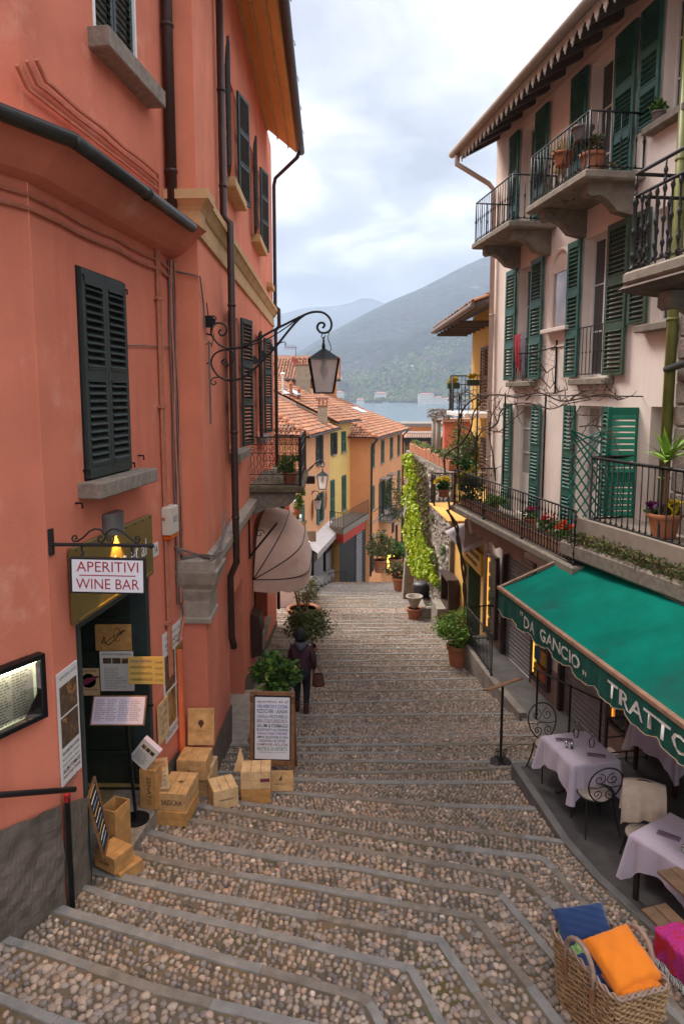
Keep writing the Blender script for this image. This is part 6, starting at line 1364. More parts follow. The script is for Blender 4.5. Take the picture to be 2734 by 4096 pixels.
def lines(parent, M, x0, x1, ztop, n, pitch, m, hh=.4, seed=1, name='print', cols=1):
    """rows of fine illegible print as short dashes"""
    r = random.Random(seed); b = MB()
    for c in range(cols):
        a, e = x0 + (x1 - x0) * c / cols, x0 + (x1 - x0) * (c + .9) / cols
        for k in range(n):
            x = a
            end = a + (e - a) * r.uniform(.55, 1)
            while x < end:
                w = r.uniform(.6, 2.2) * pitch * .8; b.add([(x, -.0012, ztop - k * pitch), (min(x + w, e), -.0012, ztop - k * pitch), (min(x + w, e), -.0012, ztop - k * pitch - pitch * hh), (x, -.0012, ztop - k * pitch - pitch * hh)], [(0, 1, 2, 3)], 0, M); x += w + pitch * .35
    return b.obj(name, m, parent, kind='stuff')
# hanging sign on its scrolled bracket
SY = 6.12
hs = thing('hanging_sign', 'white hanging sign with red APERITIVI WINE BAR lettering on a scrolled iron bracket', 'sign', (-2.1, SY, -1.8))
def sp2(x, y): return on_y(x, y, SY)
def c3(x, y): return sp2(x / 1.742, 2000 + y / 1.742)
b = MB(); b.tube([c3(340, 310), c3(700, 312), c3(1045, 318)], .017, 8); b.lathe([(.0, -.028), (.022, -.015), (.028, 0), (.022, .015), (0, .028)], 8, M=TR(*c3(1056, 319))); b.obj('bracket_bar', m_iron, hs)
MB().box(-.03, .03, -.03, .03, -.11, .13, M=TR(*c3(347, 300))).obj('wall_plate', m_iron, hs)
for pts in ([(540, 285), (515, 290), (503, 270), (512, 250), (532, 250), (538, 268), (524, 272)], [(540, 288), (580, 262), (625, 218), (660, 202), (700, 205), (730, 240), (755, 280), (785, 297), (800, 275), (788, 252), (768, 262), (775, 280)], [(940, 298), (965, 295), (977, 275), (965, 252), (945, 258), (946, 275), (960, 275)], [(945, 296), (905, 265), (860, 225), (820, 205), (780, 203), (745, 225), (735, 262), (715, 295), (690, 290), (684, 268), (700, 250), (715, 265)]):
    b = MB(); b.tube([c3(*p) for p in pts], .009, 6); b.obj('scroll', m_iron, hs)
for x in (570, 918): MB().tube([c3(x, 320), c3(x, 350), c3(x + 12, 365), c3(x + 8, 385), c3(x - 8, 380)], .01, 6).obj('hanger', m_iron, hs)
SM = TR(*c3(756, 526)) @ RY(-1.2 * -1) ; SW_, SH_ = .685, .335
MB().bbox(-SW_ / 2, SW_ / 2, -.02, .02, -SH_ / 2, SH_ / 2, .006).obj('sign_frame', m_iron, hs, M=SM)
MB().box(-SW_ / 2 + .02, SW_ / 2 - .02, -.0225, .0225, -SH_ / 2 + .018, SH_ / 2 - .018).obj('sign_face', m_signw, hs, M=SM)
txt(hs, 'APERITIVI', SM @ TR(0, -.022, .085), .56, .094, m_red, .0); txt(hs, 'WINE BAR', SM @ TR(0, -.022, -.075), .575, .096, m_red, .0)
MB().box(-.255, .255, -.0245, -.0235, .0, .009).obj('rule', m_red, hs, M=SM)
# fascia panel over the door and the lamp that lights it
fp = thing('fascia_panel', 'dark olive fascia board over the wine bar door, lit by a wall lamp', 'sign', W1.P(-.4, .05, -2.2))
m_fas = mat('olive_fascia', (.16, .115, .035), .35, .15, 3); MB().bbox(-1.42, .50, .02, .07, -2.2, -1.45, .006, M=W1.M).obj('board', m_fas, fp)
FM = lambda s, z, n=.072: face_M(W1.P(s, n, z), W1.n)
txt(fp, 'aperitivo et al', FM(-.45, -1.84), 1.5, .27, m_signw, .005)
MB().box(-1.36, .44, .07, .076, -2.17, -2.155, M=W1.M).obj('edge_strip', mat('brass_strip', (.6, .42, .12), .35, metal=.8), fp)
for k in range(9): MB().lathe([(.012, 0), (.006, .008), (0, .008)], 6).obj('screw', m_iron, fp, M=FM(-1.36 + k * .225, -1.48) @ RX(90))
wl = thing('wall_lamp', 'grey half-round wall lamp shining warm light on the fascia board', 'lamp', W1.P(-.33, .1, -1.35)); s_, z_ = W1.at(478, 2085, .12)
hc = [(.16 * math.cos(a), .15 * math.sin(a) + .0) for a in np.linspace(0, PI, 13)]
b = MB(); nn = len(hc); b.add([(x, y, 0) for x, y in hc] + [(x, y, .24) for x, y in hc], [tuple(range(nn, 2 * nn))] + [(i, i + 1, nn + i + 1, nn + i) for i in range(nn - 1)] + [(nn - 1, 0, nn, 2 * nn - 1)], M=W1.T(s_, .01, z_ - .14)); b.obj('lamp_shade', mat('grey_lamp_metal', (.16, .145, .14), .45, metal=.4), wl)
MB().lathe([(0, 0), (.045, .0), (.03, .05)], 10).obj('bulb', emat('warm_bulb', (1, .55, .15), 12), wl, M=TR(*W1.P(s_, .08, z_ - .10)))
ld = bpy.data.lights.new('wall_lamp_light', 'SPOT'); ld.energy = 30; ld.color = (1, .52, .12); ld.spot_size = math.radians(75); ld.spot_blend = .25; ld.shadow_soft_size = .02
lo = bpy.data.objects.new('wall_lamp_light', ld); link(lo, wl, Matrix.Translation(W1.P(s_, .10, z_ - .13)) @ Matrix.Rotation(-.12, 4, W1.d))
# alarm box and house number
s_, z_ = W1.at(690, 2090, .1); ab = thing('alarm_box', 'white alarm box with an orange base on the salmon wall', 'alarm', W1.P(s_, 0, z_ - .2))
MB().bbox(-.14, .14, 0, .12, -.15, .22, .012).obj('cover', mat('alarm_white', (.62, .57, .48), .5, .05, 6), ab, M=W1.T(s_, .01, z_)); MB().bbox(-.12, .12, 0, .11, -.22, -.15, .02).obj('beacon', mat('orange_beacon', (.65, .12, .01), .3), ab, M=W1.T(s_, .01, z_)); txt(ab, 'alarm', face_M(W1.P(s_ + .02, .132, z_ - .07), W1.n), .09, .03, m_blue) if False else None
for k in range(4): MB().box(-.06, .1, .12, .123, .08 - k * .022, .088 - k * .022).obj('vent_slot', m_grey, ab, M=W1.T(s_, .01, z_))
s_, z_ = W1.at(625, 2199, .02); hn = thing('number_plate', 'small white house number plate reading 34 beside the fascia board', 'plate', W1.P(s_, 0, z_)); MB().bbox(-.085, .085, 0, .015, -.085, .085, .004).obj('plate', m_paper, hn, M=W1.T(s_, 0, z_)); txt(hn, '34', face_M(W1.P(s_, .017, z_), W1.n), .095, .085, m_blk)
# lit menu case on the left wall
mc = thing('menu_case', 'lit glazed menu case on the salmon wall at the left edge', 'menu case', W0.P(-.5, 0, -3.4)); ms0, mz1 = W0.at(178, 2612, .08); _, mz0 = W0.at(186, 2868, .08)
b = MB(); x0, x1 = ms0 - 1.05, ms0; b.box(x0, x1, 0, .09, mz1 - .045, mz1, M=W0.M).box(x0, x1, 0, .09, mz0, mz0 + .04, M=W0.M).box(x1 - .045, x1, 0, .09, mz0 + .04, mz1 - .045, M=W0.M).box(x0, x0 + .04, 0, .09, mz0 + .04, mz1 - .045, M=W0.M); b.obj('case_frame', m_darkmetal, mc)
MB().box(x0 + .04, x1 - .045, .004, .012, mz0 + .04, mz1 - .045, M=W0.M).obj('back', emat('lit_case_back', (.62, .62, .42), .35), mc)
MB().box(x0 + .05, x1 - .06, .03, .05, mz1 - .065, mz1 - .05, M=W0.M).obj('light_tube', emat('case_tube', (1, .95, .7), 5), mc)
for k in range(2):
    a = x1 - .50 - k * .50; MB().box(a, a + .42, .013, .016, mz0 + .07, mz1 - .09, M=W0.M).obj('menu_sheet', m_paper, mc); Q = face_M(W0.P(a + .21, .017, (mz0 + mz1) / 2), W0.n)
    txt(mc, 'aperitivo et al', Q @ TR(.03, 0, .30), .26, .035, m_blk); lines(mc, Q, -.18, .18, .24, 20, .026, m_grey, .45, k + 3, 'menu_print', 2)
MB().box(x0 + .04, x1 - .045, .075, .08, mz0 + .04, mz1 - .045, M=W0.M).obj('glass', gmat('menu_case_glass', (.97, .98, .95)), mc)
# posters on the wall
def wall_board(name, label, W, s0, s1, z0, z1, m, cat='poster', off=.012, skew=0):
    t = thing(name, label, cat, W.P((s0 + s1) / 2, 0, z0)); MB().bbox(s0, s1, off - .008, off + .006, z0, z1, .003, M=W.M).obj('board', m, t); return t, (lambda s, z, n=off + .0065: face_M(W.P(s, n, z), W.n))
a0, zt0 = W1.at(218, 2700); a1, zt1 = W1.at(300, 2640); s0, s1 = -1.72, -1.345; _, zt = W1.at(300, 2640); _, zb = W1.at(310, 3080)
t, Q = wall_board('food_poster', 'tall white poster with two rows of food photos left of the wine bar door', W1, s0, s1, zb, zt, m_paper)
H_ = zt - zb; txt(t, 'aperitivo et al', Q((s0 + s1) / 2, zt - .06), .3, .05, m_grey)
for k in range(2): MB().box(s0 + .03, s1 - .03, .0185, .0205, zt - .12 - (k + 1) * .31, zt - .14 - k * .31, M=W1.M).obj('photo', m_food, t)
for k, (tx, hh, mm) in enumerate((('VINI APERITIVI E CUCINA', .035, m_blk), ('PIZZOCCHERI - LASAGNA', .022, m_grey), ('CASOLA E PASTA FRESCA', .022, m_grey), ('SALUMI E FORMAGGI', .045, m_blk), ('INSALATONE E PIADINE', .03, m_maroon))): txt(t, tx, Q((s0 + s1) / 2, zt - .80 - k * .058), .32, hh, mm, .01)
lines(t, Q((s0 + s1) / 2, zt - 1.10), -.14, .14, 0, 7, .035, m_grey, .35, 5)
s0, z1_ = W1.at(648, 2590); s1, _ = W1.at(727, 2500); _, z0_ = W1.at(700, 2960)
t, Q = wall_board('dish_poster', 'white poster of dish photographs right of the wine bar door', W1, s0, s1 + .05, -4.62, -3.12, m_paper); sm = (s0 + s1 + .05) / 2; w_ = s1 + .05 - s0
txt(t, 'aperitivo et al', Q(sm, -3.20), w_ * .8, .06, m_grey); txt(t, 'APERI-PASTA-VINO', Q(sm, -3.30), w_ * .85, .05, m_blk, .01); txt(t, 'TAVOLA FREDDA', Q(sm, -3.37), w_ * .8, .04, m_blk, .01)
for i in range(2):
    for j in range(2): MB().box(s0 + .03 + i * w_ / 2, s0 + w_ / 2 - .01 + i * w_ / 2, .0185, .0205, -4.44 + j * .52, -3.96 + j * .52, M=W1.M).obj('photo', m_food if (i + j) % 2 else m_food2, t)
txt(t, 'WINE SHOP BAR SPIRITS', Q(sm, -4.53), w_ * .9, .08, m_grey, .01)
s0, z1_ = W1.at(632, 2860, .03); t, Q = wall_board('shipping_note', 'small hand-lettered cream note over the lower dish poster', W1, s0 - .02, s0 + .34, z1_ - .42, z1_ + .12, m_pine3, 'note', .035); 
for k, tx in enumerate(('WE SHIP', 'ALL OVER', 'THE WORLD', 'ASK US')): txt(t, tx, Q(s0 + .16, z1_ + .04 - k * .11), .24, .06, m_grey)
# things fixed to the open door leaf, which faces the camera
def door_board(name, label, xa, xb, ya, yb, m, cat, Y=None, th=.02):
    Y = Y or DY - .03; a, c = on_y(xa, yb, Y), on_y(xb, ya, Y); t = thing(name, label, cat, (a.x, Y, a.z)); MB().bbox(a.x, c.x, Y - th, Y, a.z, c.z, .004).obj('board', m, t)
    return t, TR((a.x + c.x) / 2, Y - th - .0005, (a.z + c.z) / 2), c.x - a.x, c.z - a.z
t, Q, w, h = door_board('signature_board', 'amber wooden board with a burnt signature, topmost on the open door', 386, 525, 2496, 2601, m_pine2, 'board'); b = MB()
b.tube([Q @ Vector((x * w, -.004, z * h)) for x, z in ((-.32, -.22), (-.25, .05), (-.2, -.2), (-.1, -.05), (-.02, .02), (.1, .12), (.22, .22), (.3, .28))], .006, 4); b.tube([Q @ Vector((x * w, -.004, z * h)) for x, z in ((-.3, -.1), (-.15, -.28), (.05, -.08), (.18, .12), (.35, .3))], .005, 4); b.tube([Q @ Vector((.12 * w + .1 * w * math.cos(a), -.004, .12 * h + .25 * h * math.sin(a))) for a in np.linspace(0, 5.5, 16)], .004, 4); b.obj('scribble', m_brand, t)
t, Q, w, h = door_board('tasting_menu', 'white wine tasting menu with three small pictures on the open door', 407, 533, 2604, 2762, m_paper, 'menu'); txt(t, 'WINE TASTING AT THE APERITIVO ET AL', Q @ TR(0, 0, h * .43), w * .88, .022, m_blk, .01)
for k in range(3): MB().box(-w * .4 + k * w * .28, -w * .4 + k * w * .28 + w * .25, -.003, -.001, h * .2, h * .34).obj('picture', m_food, t, M=Q)
lines(t, Q, -w * .38, w * .35, h * .1, 14, h * .04, m_grey, .35, 8)
t, Q, w, h = door_board('wine_shipping_sign', 'cream sign with a round wine bottle emblem low on the open door', 319, 397, 2672, 2780, m_pine3, 'sign'); MB().lathe([(0, 0), (w * .36, 0)], 22).obj('emblem_ground', mat('grey_blue_disc', (.25, .30, .33), .7), t, M=Q @ TR(0, -.002, .02) @ RX(90))
b = MB(); b.prism([(-.14, -.03), (-.02, .035), (.1, .06), (.15, .06), (.1, .03), (.0, -.04), (-.1, -.07)], -.005, -.003); b.obj('bottle_emblem', m_maroon, t, M=Q @ TR(0, 0, .02)); txt(t, 'WE SHIP WINE', Q @ TR(0, 0, h * .41), w * .75, .022, m_blk); txt(t, 'ALL OVER THE WORLD', Q @ TR(0, 0, -h * .27), w * .75, .022, m_blk)
t, Q, w, h = door_board('price_card', 'yellow handwritten price card in euros hung at the right jamb', 517, 655, 2626, 2736, m_card, 'card', 7.95, .008)
for k, (tx, pr) in enumerate((('WINE TASTING', '\u20ac 26,00'), ('PIEMONTE', '\u20ac 6,00'), ('SANGIOVESE BRUNELLO', '\u20ac 9,00'), ('NEBBIOLO', '\u20ac 11,00'))): txt(t, tx, Q @ TR(-w * .14, 0, h * (.34 - k * .22)), w * .6, .03, m_brand if k else m_blue); txt(t, pr, Q @ TR(w * .36, 0, h * (.30 - k * .22)), w * .2, .035, m_brand)
# tilted menu on its stand in the doorway
st_ = thing('menu_lectern', 'open menu on a slim black stand in the wine bar doorway', 'menu stand', (-2.62, 7.55, -5.03)); Yd = 7.55; c_ = on_y(475, 2842, Yd)
Q = TR(*c_) @ RX(-28); MB().bbox(-.31, .31, -.006, .02, -.165, .165, .004).obj('tray', m_wood, st_, M=Q); MB().box(-.295, .295, -.009, -.006, -.15, .15).obj('menu_sheet', m_pink_menu, st_, M=Q); lines(st_, Q @ TR(0, -.0085, 0), -.27, .27, .12, 12, .02, m_grey, .4, 12, 'menu_print', 4)
MB().tube([(c_.x + .06, Yd + .05, c_.z), (c_.x + .12, Yd + .1, -5.0)], .02, 8).obj('post', m_darkmetal, st_); MB().lathe([(.16, 0), (.16, .015), (.02, .03)], 14).obj('foot', m_darkmetal, st_, M=TR(c_.x + .12, Yd + .1, -5.03))
# ---------------------------------------------------------------- wooden wine crates
def crate(label, x, y, z, w, d, h, rz=0, m=None, text=None, tw=.7, lid=True, tilt=None, m_t=None, th=None, boards=2):
    """plank box: front at -y; each board its own piece"""
    m = m or m_pine; t = thing('wine_crate', label, 'crate', (x, y, z), 'wooden wine crates'); M = TR(x, y, z) @ RZ(rz)
    if tilt is not None: M = M @ tilt
    e = .012
    for k in range(boards):
        z0, z1 = h * k / boards + .0025, h * (k + 1) / boards - .0025
        for ya in (-d / 2, d / 2 - e): MB().bbox(-w / 2, w / 2, ya, ya + e, z0, z1, .002).obj('end_board', m, t, M=M)
        for xa in (-w / 2 + .0005, w / 2 - e - .0005): MB().bbox(xa, xa + e, -d / 2 + e, d / 2 - e, z0, z1, .002).obj('side_board', m, t, M=M)
    MB().box(-w / 2 + e, w / 2 - e, -d / 2 + e, d / 2 - e, .002, .012).obj('bottom', m, t, M=M)
    for k in range(3 if lid else 0): MB().bbox(-w / 2 + k * w / 3 + .002, -w / 2 + (k + 1) * w / 3 - .002, -d / 2, d / 2, h, h + .012, .003).obj('lid_board', m_t or m, t, M=M)
    if text: txt(t, text, M @ TR(0, -d / 2 - .0005, h * .5), w * tw, th or h * .34, m_brand, .01, 'brand')
    return M
g1 = ground_z(-2.0, 8.05)
CM = crate('flat amber crate on the step at the bottom, under the SASSICAIA crate', -2.10, 8.12, g1 + .01, .46, .50, .17, -6, m_pine2)
CM2 = crate('crate branded SASSICAIA with a compass rose on its lid', -2.06, 8.14, g1 + .195, .36, .50, .21, -6, m_pine, 'SASSICAIA', .72)
b = MB()
for k in range(16): a = k * PI / 8; r1 = .085 if k % 4 == 0 else (.06 if k % 2 == 0 else .035); b.add([(0, 0, 0), (r1 * math.cos(a), r1 * math.sin(a), 0), (.02 * math.cos(a + .3), .02 * math.sin(a + .3), 0)], [(0, 1, 2)])
b.obj('compass_print', m_brand, bpy.data.objects['wine_crate.001'], M=CM2 @ TR(.03, .02, .2235))
pc = thing('tasting_card', 'hand-written white and red tasting card standing on the SASSICAIA crate', 'card', (-2.2, 8.0, g1 + .4)); Q = TR(-2.27, 8.02, g1 + .60) @ RZ(-10) @ RY(-14) @ RX(-22); MB().bbox(-.135, .135, -.004, .004, -.18, .18, .002).obj('sheet', m_paper if False else m_pine3, pc, M=Q); txt(pc, 'WINE TASTING', Q @ TR(0, -.005, .13), .2, .03, m_red); txt(pc, 'THE ITALIAN WINES', Q @ TR(0, -.005, .09), .22, .022, m_red)
for k in range(4): txt(pc, ('Prosecco 6', 'Barolo 9', 'Brunello 10', 'Amarone 12')[k], Q @ TR(0, -.005, .02 - k * .05), .2, .024, m_blue)
crate('upright amber crate branded ZENATO standing in the doorway', -2.34, 7.93, -5.03, .21, .17, .50, -14, m_pine2, None, boards=1)
o = put('brand', text_mesh('ZENATO', m_brand, .36, .055), TR(-2.34, 7.93, -5.03) @ RZ(-14) @ TR(.02, -.0865, .25) @ RY(90), bpy.data.objects['wine_crate.002'])
mb_ = thing('menu_block', 'lilac-edged menu block balanced on its corner above the ZENATO crate', 'menu', (-2.4, 7.9, -4.5)); Q = TR(-2.38, 7.90, -4.33) @ RZ(-12) @ RY(38); MB().bbox(-.13, .13, -.04, .04, -.17, .17, .004).obj('block', m_pink_menu, mb_, M=Q); MB().box(-.125, .125, -.042, -.0405, -.165, .165).obj('sheet', m_paper, mb_, M=Q); lines(mb_, Q @ TR(0, -.0425, 0), -.10, .1, .02, 8, .02, m_grey, .4, 3)
for k in range(3): MB().box(-.09 + k * .065, -.035 + k * .065, -.044, -.042, .06, .11).obj('picture', m_food, mb_, M=Q)
g2 = ground_z(-1.9, 8.95)
crate('pine crate at the bottom of the stack below the eagle-marked board', -1.98, 8.98, g2, .36, .34, .34, -4, m_pine); crate('pine crate with a loose lid on top of the stack against the pillar', -2.02, 8.93, g2 + .355, .40, .36, .27, -4, m_pine, 'BAROLO', .25, th=.02); crate('narrow pale crate wedged behind the stack beside the pillar', -1.84, 9.10, g2, .12, .3, .42, -4, m_pine3)
eb = thing('eagle_board', 'upright pine board with a small eagle mark standing on the crate stack', 'board', (-2.0, 9.12, g2 + .64)); Q = TR(-1.98, 9.16, g2 + .64) @ RX(-7); MB().bbox(-.185, .185, -.008, .008, 0, .52, .003).obj('panel', m_pine, eb, M=Q); b = MB(); b.prism([(0, .06), (.03, .045), (.045, .0), (.02, -.02), (.012, -.05), (-.012, -.05), (-.02, -.02), (-.045, 0), (-.03, .045)], -.0105, -.009); b.obj('eagle_mark', m_brand, eb, M=Q @ TR(0, 0, .30)); MB().box(-.08, .08, -.0105, -.009, .20, .204).obj('rule', m_brand, eb, M=Q)
g3 = ground_z(-1.6, 8.75)
crate('pale crate turned corner-on beside the SASSICAIA crate', -1.60, 8.68, g3, .33, .35, .26, 24, m_pine3, 'CAMPAGNOLA', .6, th=.025)
g4 = ground_z(-1.2, 8.95); crate('amber crate at the bottom of the stack nearest the folding sign', -1.18, 8.92, g4, .40, .30, .20, 4, m_pine2); C5 = crate('pale crate with a dark printed label on the stack nearest the folding sign', -1.18, 8.92, g4 + .214, .40, .30, .24, 4, m_pine3); b = MB(); b.box(.06, .19, -.1525, -.151, .10, .15); b.obj('label', m_maroon, [o for o in bpy.data.objects if o.get('label', '').startswith('pale crate with a dark printed')][0], M=C5)
tb_ = thing('triangle_card', 'pale triangular card leaning between the crates', 'card', (-1.4, 9.0, g4)); b = MB(); b.prism([(-.09, 0), (.09, 0), (.0, .34)], -.006, .006); b.obj('panel', m_pine3, tb_, M=TR(-1.43, 9.1, g4 + .28) @ RX(-12))
g5 = ground_z(-.87, 9.05); sf = thing('wooden_board', 'pine crate lid branded SAN FELICE propped on the step before the folding sign', 'board', (-.85, 9.08, g5)); Q = TR(-.86, 9.1, g5 + .14) @ RX(-14); MB().bbox(-.175, .175, -.008, .008, -.14, .14, .003).obj('panel', m_pine, sf, M=Q); txt(sf, 'SAN FELICE', Q @ TR(0, -.009, -.04), .17, .025, m_brand); b = MB(); b.prism([(-.03, 0), (-.01, .012), (.005, .045), (.02, .03), (.012, .01), (.025, -.02), (0, -.01), (-.02, -.02)], -.0105, -.009); b.obj('rider_mark', m_brand, sf, M=Q @ TR(0, 0, .025))
g6 = ground_z(-2.30, 6.75); crate('small crate under the foot of the leaning blackboard', -2.42, 6.78, g6 + .13, .30, .26, .17, -30, m_pine2, 'SALLIER', .5, th=.03); crate('flat crate on the paving below the leaning blackboard', -2.36, 6.82, g6 - .02, .34, .30, .14, -34, m_pine2); crate('amber crate of papers inside the doorway behind the blackboard', -2.52, 7.15, -5.03, .2, .26, .52, -20, m_pine2, lid=False)
# leaning blackboard
bbd = thing('blackboard', 'narrow wooden-framed blackboard with chalk lines leaning at the left door jamb', 'blackboard', (-2.5, 6.7, -4.9)); PA, PB, PC_, PD = [on_y(x, y, Y) for x, y, Y in ((377, 3108, 6.86), (435, 3337, 6.95), (415, 3430, 6.58), (351, 3192, 6.52))]
b = MB(); nb = (PB - PA).cross(PD - PA).normalized()
if nb.y > 0: nb = -nb
b.add([PA, PB, PC_, PD] + [p - nb * .015 for p in (PA, PB, PC_, PD)], [(0, 1, 2, 3), (0, 4, 5, 1), (1, 5, 6, 2), (2, 6, 7, 3), (3, 7, 4, 0)]); b.obj('slate', m_blk, bbd); b = MB(); b.tube([PA, PB, PC_, PD], .018, 4, closed=True); b.obj('frame', m_wood, bbd)
for k in range(9):
    u0 = .07 + k * .1; cm = (m_card, m_paper, mat('chalk_blue', (.15, .3, .5), .8))[k % 3]; b = MB(); b.tube([PA.lerp(PB, u0).lerp(PD.lerp(PC_, u0), .15) + nb * .004, PA.lerp(PB, u0).lerp(PD.lerp(PC_, u0), .5) + nb * .004 + Vector((0, 0, .006)), PA.lerp(PB, u0).lerp(PD.lerp(PC_, u0), .85) + nb * .004], .010, 4); b.obj('chalk_line', cm, bbd)
# ---------------------------------------------------------------- folding sign
sgz = ground_z(-1.05, 9.66); af = thing('folding_sign', 'wooden folding pavement sign listing wines and dishes, beside the crates', 'sign', (-1.05, 9.85, sgz))
TL, TRt = on_y(1005, 2757, 9.86), on_y(1187, 2765, 9.84); ztop = (TL.z + TRt.z) / 2; FH = ztop - sgz
ang_ = math.degrees(math.atan2(.16, FH)); FW = .67; AM = TR(-1.045, 9.67, sgz) @ RZ(-3) @ RX(-ang_)
for x in (-FW / 2, FW / 2 - .055): MB().bbox(x, x + .055, -.012, .018, 0, FH, .004).obj('stile', m_wood, af, M=AM)
for z0, z1 in ((FH - .06, FH), (.22, .29)): MB().bbox(-FW / 2 + .055, FW / 2 - .055, -.010, .016, z0, z1, .004).obj('rail', m_wood, af, M=AM)
MB().box(-FW / 2 + .05, FW / 2 - .05, -.004, .008, .28, FH - .05).obj('panel', m_blk, af, M=AM); MB().box(-FW / 2 + .075, FW / 2 - .075, -.008, -.004, .31, FH - .085).obj('poster', m_signw, af, M=AM)
AB = TR(-1.045, 9.67, sgz) @ RZ(-3) @ TR(0, .40, 0) @ RX(13)
for x in (-FW / 2 + .0, FW / 2 - .05): MB().bbox(x, x + .05, -.012, .018, 0, FH * .99, .004).obj('back_leg', m_wood, af, M=AB)
MB().bbox(-FW / 2 + .05, FW / 2 - .05, -.01, .014, .08, .36, .004).obj('back_rail', m_wood, af, M=AB)
AT = [('aperitivo et al', .46, .055, m_maroon, 0), ('VINI APERITIVI E CUCINA', .46, .052, m_blue, .015), ('PIZZOCCHERI - LASAGNA', .46, .058, m_blk, .012), ('CAS\u00d6LA e PASTA FRESCA', .46, .058, m_blk, .012), ('BIRRA LOCALE PLURIDECORATA', .46, .056, m_maroon, .01), ('SALUMI & FORMAGGI', .46, .052, m_blk, .02), ("SELEZIONATI ALL'ORIGINE", .47, .036, m_blk, .02), ('INSALATONE E PIADINE', .44, .044, m_purp, .015), ('AMPIA SELEZIONE DI VINI', .46, .038, m_blk, .02), ('NAZIONALI ED ESTERI', .40, .038, m_blk, .02), ('CHAMPAGNE e BOLLICINE', .47, .042, m_maroon, .015), ('ENOTECA DA ASPORTO', .45, .055, m_grn, .015), ('info@aperitivobellagio.com - ph. 031 951523', .42, .02, m_blk, .01)]
zz_ = FH - .125
for k, (tx, w, h, mm, bo) in enumerate(AT):
    hh_ = h * 1.02; txt(af, tx, AM @ TR(0, -.0088, zz_ - hh_ / 2), w, hh_, mm, bo * .6); zz_ -= hh_ + (FH - .085 - .125 - .31 - sum(q[2] for q in AT) * 1.02) / 12.5
# handrail at the lower left
hr = thing('handrail', 'dark iron handrail on a square post by the salmon wall at the lower left', 'railing', (-2.6, 6.1, -4.87)); pz = ground_z(-2.5, 6.05)
MB().box(-.022, .022, -.022, .022, pz - .05, -3.76, M=TR(-2.58, 6.06, 0) @ RZ(15)).obj('post', m_darkmetal, hr); b = MB(); q0, q1 = W0.at(-260, 3210, .14), W0.at(0, 3180, .14); b.tube([W0.P(q0[0], .14, q0[1]), W0.P(q1[0], .14, q1[1]), on_y(300, 3157, 6.04)], .026, 10); b.obj('rail', m_iron, hr, True); MB().box(-.02, .02, -.03, .03, -3.80, -3.73, M=TR(-2.58, 6.06, 0)).obj('rail_bracket', m_red, hr)
# ================================================================ lanterns
m_frost, Nn, Lk, bb3 = newmat('frosted_lantern_glass'); bb3.inputs['Base Color'].default_value = (.75, .71, .68, 1); bb3.inputs['Roughness'].default_value = .35
bb3.inputs['Transmission Weight'].default_value = .0; tr3 = Nn.new('ShaderNodeBsdfTranslucent'); tr3.inputs[0].default_value = (.95, .92, .88, 1); mx3 = Nn.new('ShaderNodeMixShader'); mx3.inputs[0].default_value = .72
bm3 = Nn.new('ShaderNodeBump'); bm3.inputs['Strength'].default_value = .5; bm3.inputs['Distance'].default_value = .01; Lk.new(noise(Nn, Lk, Nn.new('ShaderNodeNewGeometry').outputs['Position'], 45, 3), bm3.inputs['Height']); Lk.new(bm3.outputs[0], bb3.inputs['Normal'])
Lk.new(bb3.outputs[0], mx3.inputs[1]); Lk.new(tr3.outputs[0], mx3.inputs[2]); mx4 = Nn.new('ShaderNodeMixShader'); mx4.inputs[0].default_value = .35; Lk.new(mx3.outputs[0], mx4.inputs[1]); Lk.new(Nn.new('ShaderNodeBsdfTransparent').outputs[0], mx4.inputs[2]); Lk.new(mx4.outputs[0], Nn['Material Output'].inputs[0])
m_lit = emat('lit_lantern_glass', (1, .62, .16), 2.5)
def lantern_body(t, c, w, h, glass=None, rz=0):
    """four-sided street lantern hanging with its hook at c"""
    M = TR(*c) @ RZ(rz); wt, wb = w / 2, w * .30; zt, zb = -h * .40, -h
    b = MB(); b.add([(x * wt * 1.04, y * wt * 1.04, zt) for x, y in ((-1, -1), (1, -1), (1, 1), (-1, 1))] + [(x * wt * .10, y * wt * .10, zt + h * .19) for x, y in ((-1, -1), (1, -1), (1, 1), (-1, 1))], [(0, 1, 5, 4), (1, 2, 6, 5), (2, 3, 7, 6), (3, 0, 4, 7), (4, 5, 6, 7), (3, 2, 1, 0)]); b.obj('hood', m_darkmetal, t, M=M)
    b = MB(); b.lathe([(w * .05, zt + h * .18), (w * .06, zt + h * .24), (w * .03, zt + h * .30), (w * .035, zt + h * .33), (.008, zt + h * .4)], 10); b.obj('finial', m_darkmetal, t, True, M)
    for x, y in ((-1, -1), (1, -1), (1, 1), (-1, 1)):
        MB().tube([(x * wt * .95, y * wt * .95, zt), (x * wb, y * wb, zb)], w * .035, 5).obj('frame_bar', m_darkmetal, t, M=M)
    MB().box(-wb * 1.08, wb * 1.08, -wb * 1.08, wb * 1.08, zb - w * .05, zb).obj('base_plate', m_darkmetal, t, M=M)
    P = [(-1, -1), (1, -1), (1, 1), (-1, 1)]
    for k in range(4):
        (x0, y0), (x1, y1) = P[k], P[(k + 1) % 4]; b = MB(); b.add([(x0 * wt * .92, y0 * wt * .92, zt), (x1 * wt * .92, y1 * wt * .92, zt), (x1 * wb * .96, y1 * wb * .96, zb), (x0 * wb * .96, y0 * wb * .96, zb)], [(0, 1, 2, 3)]); b.obj('pane', glass or m_frost, t, M=M)
    b = MB(); b.lathe([(.0, zt), (w * .07, zt - .01), (w * .07, zt - h * .1), (w * .13, zt - h * .2), (w * .10, zt - h * .3), (0, zt - h * .36)], 10); b.obj('bulb', m_gcable if glass is None else m_lit, t, True, M)
LYY = 9.88
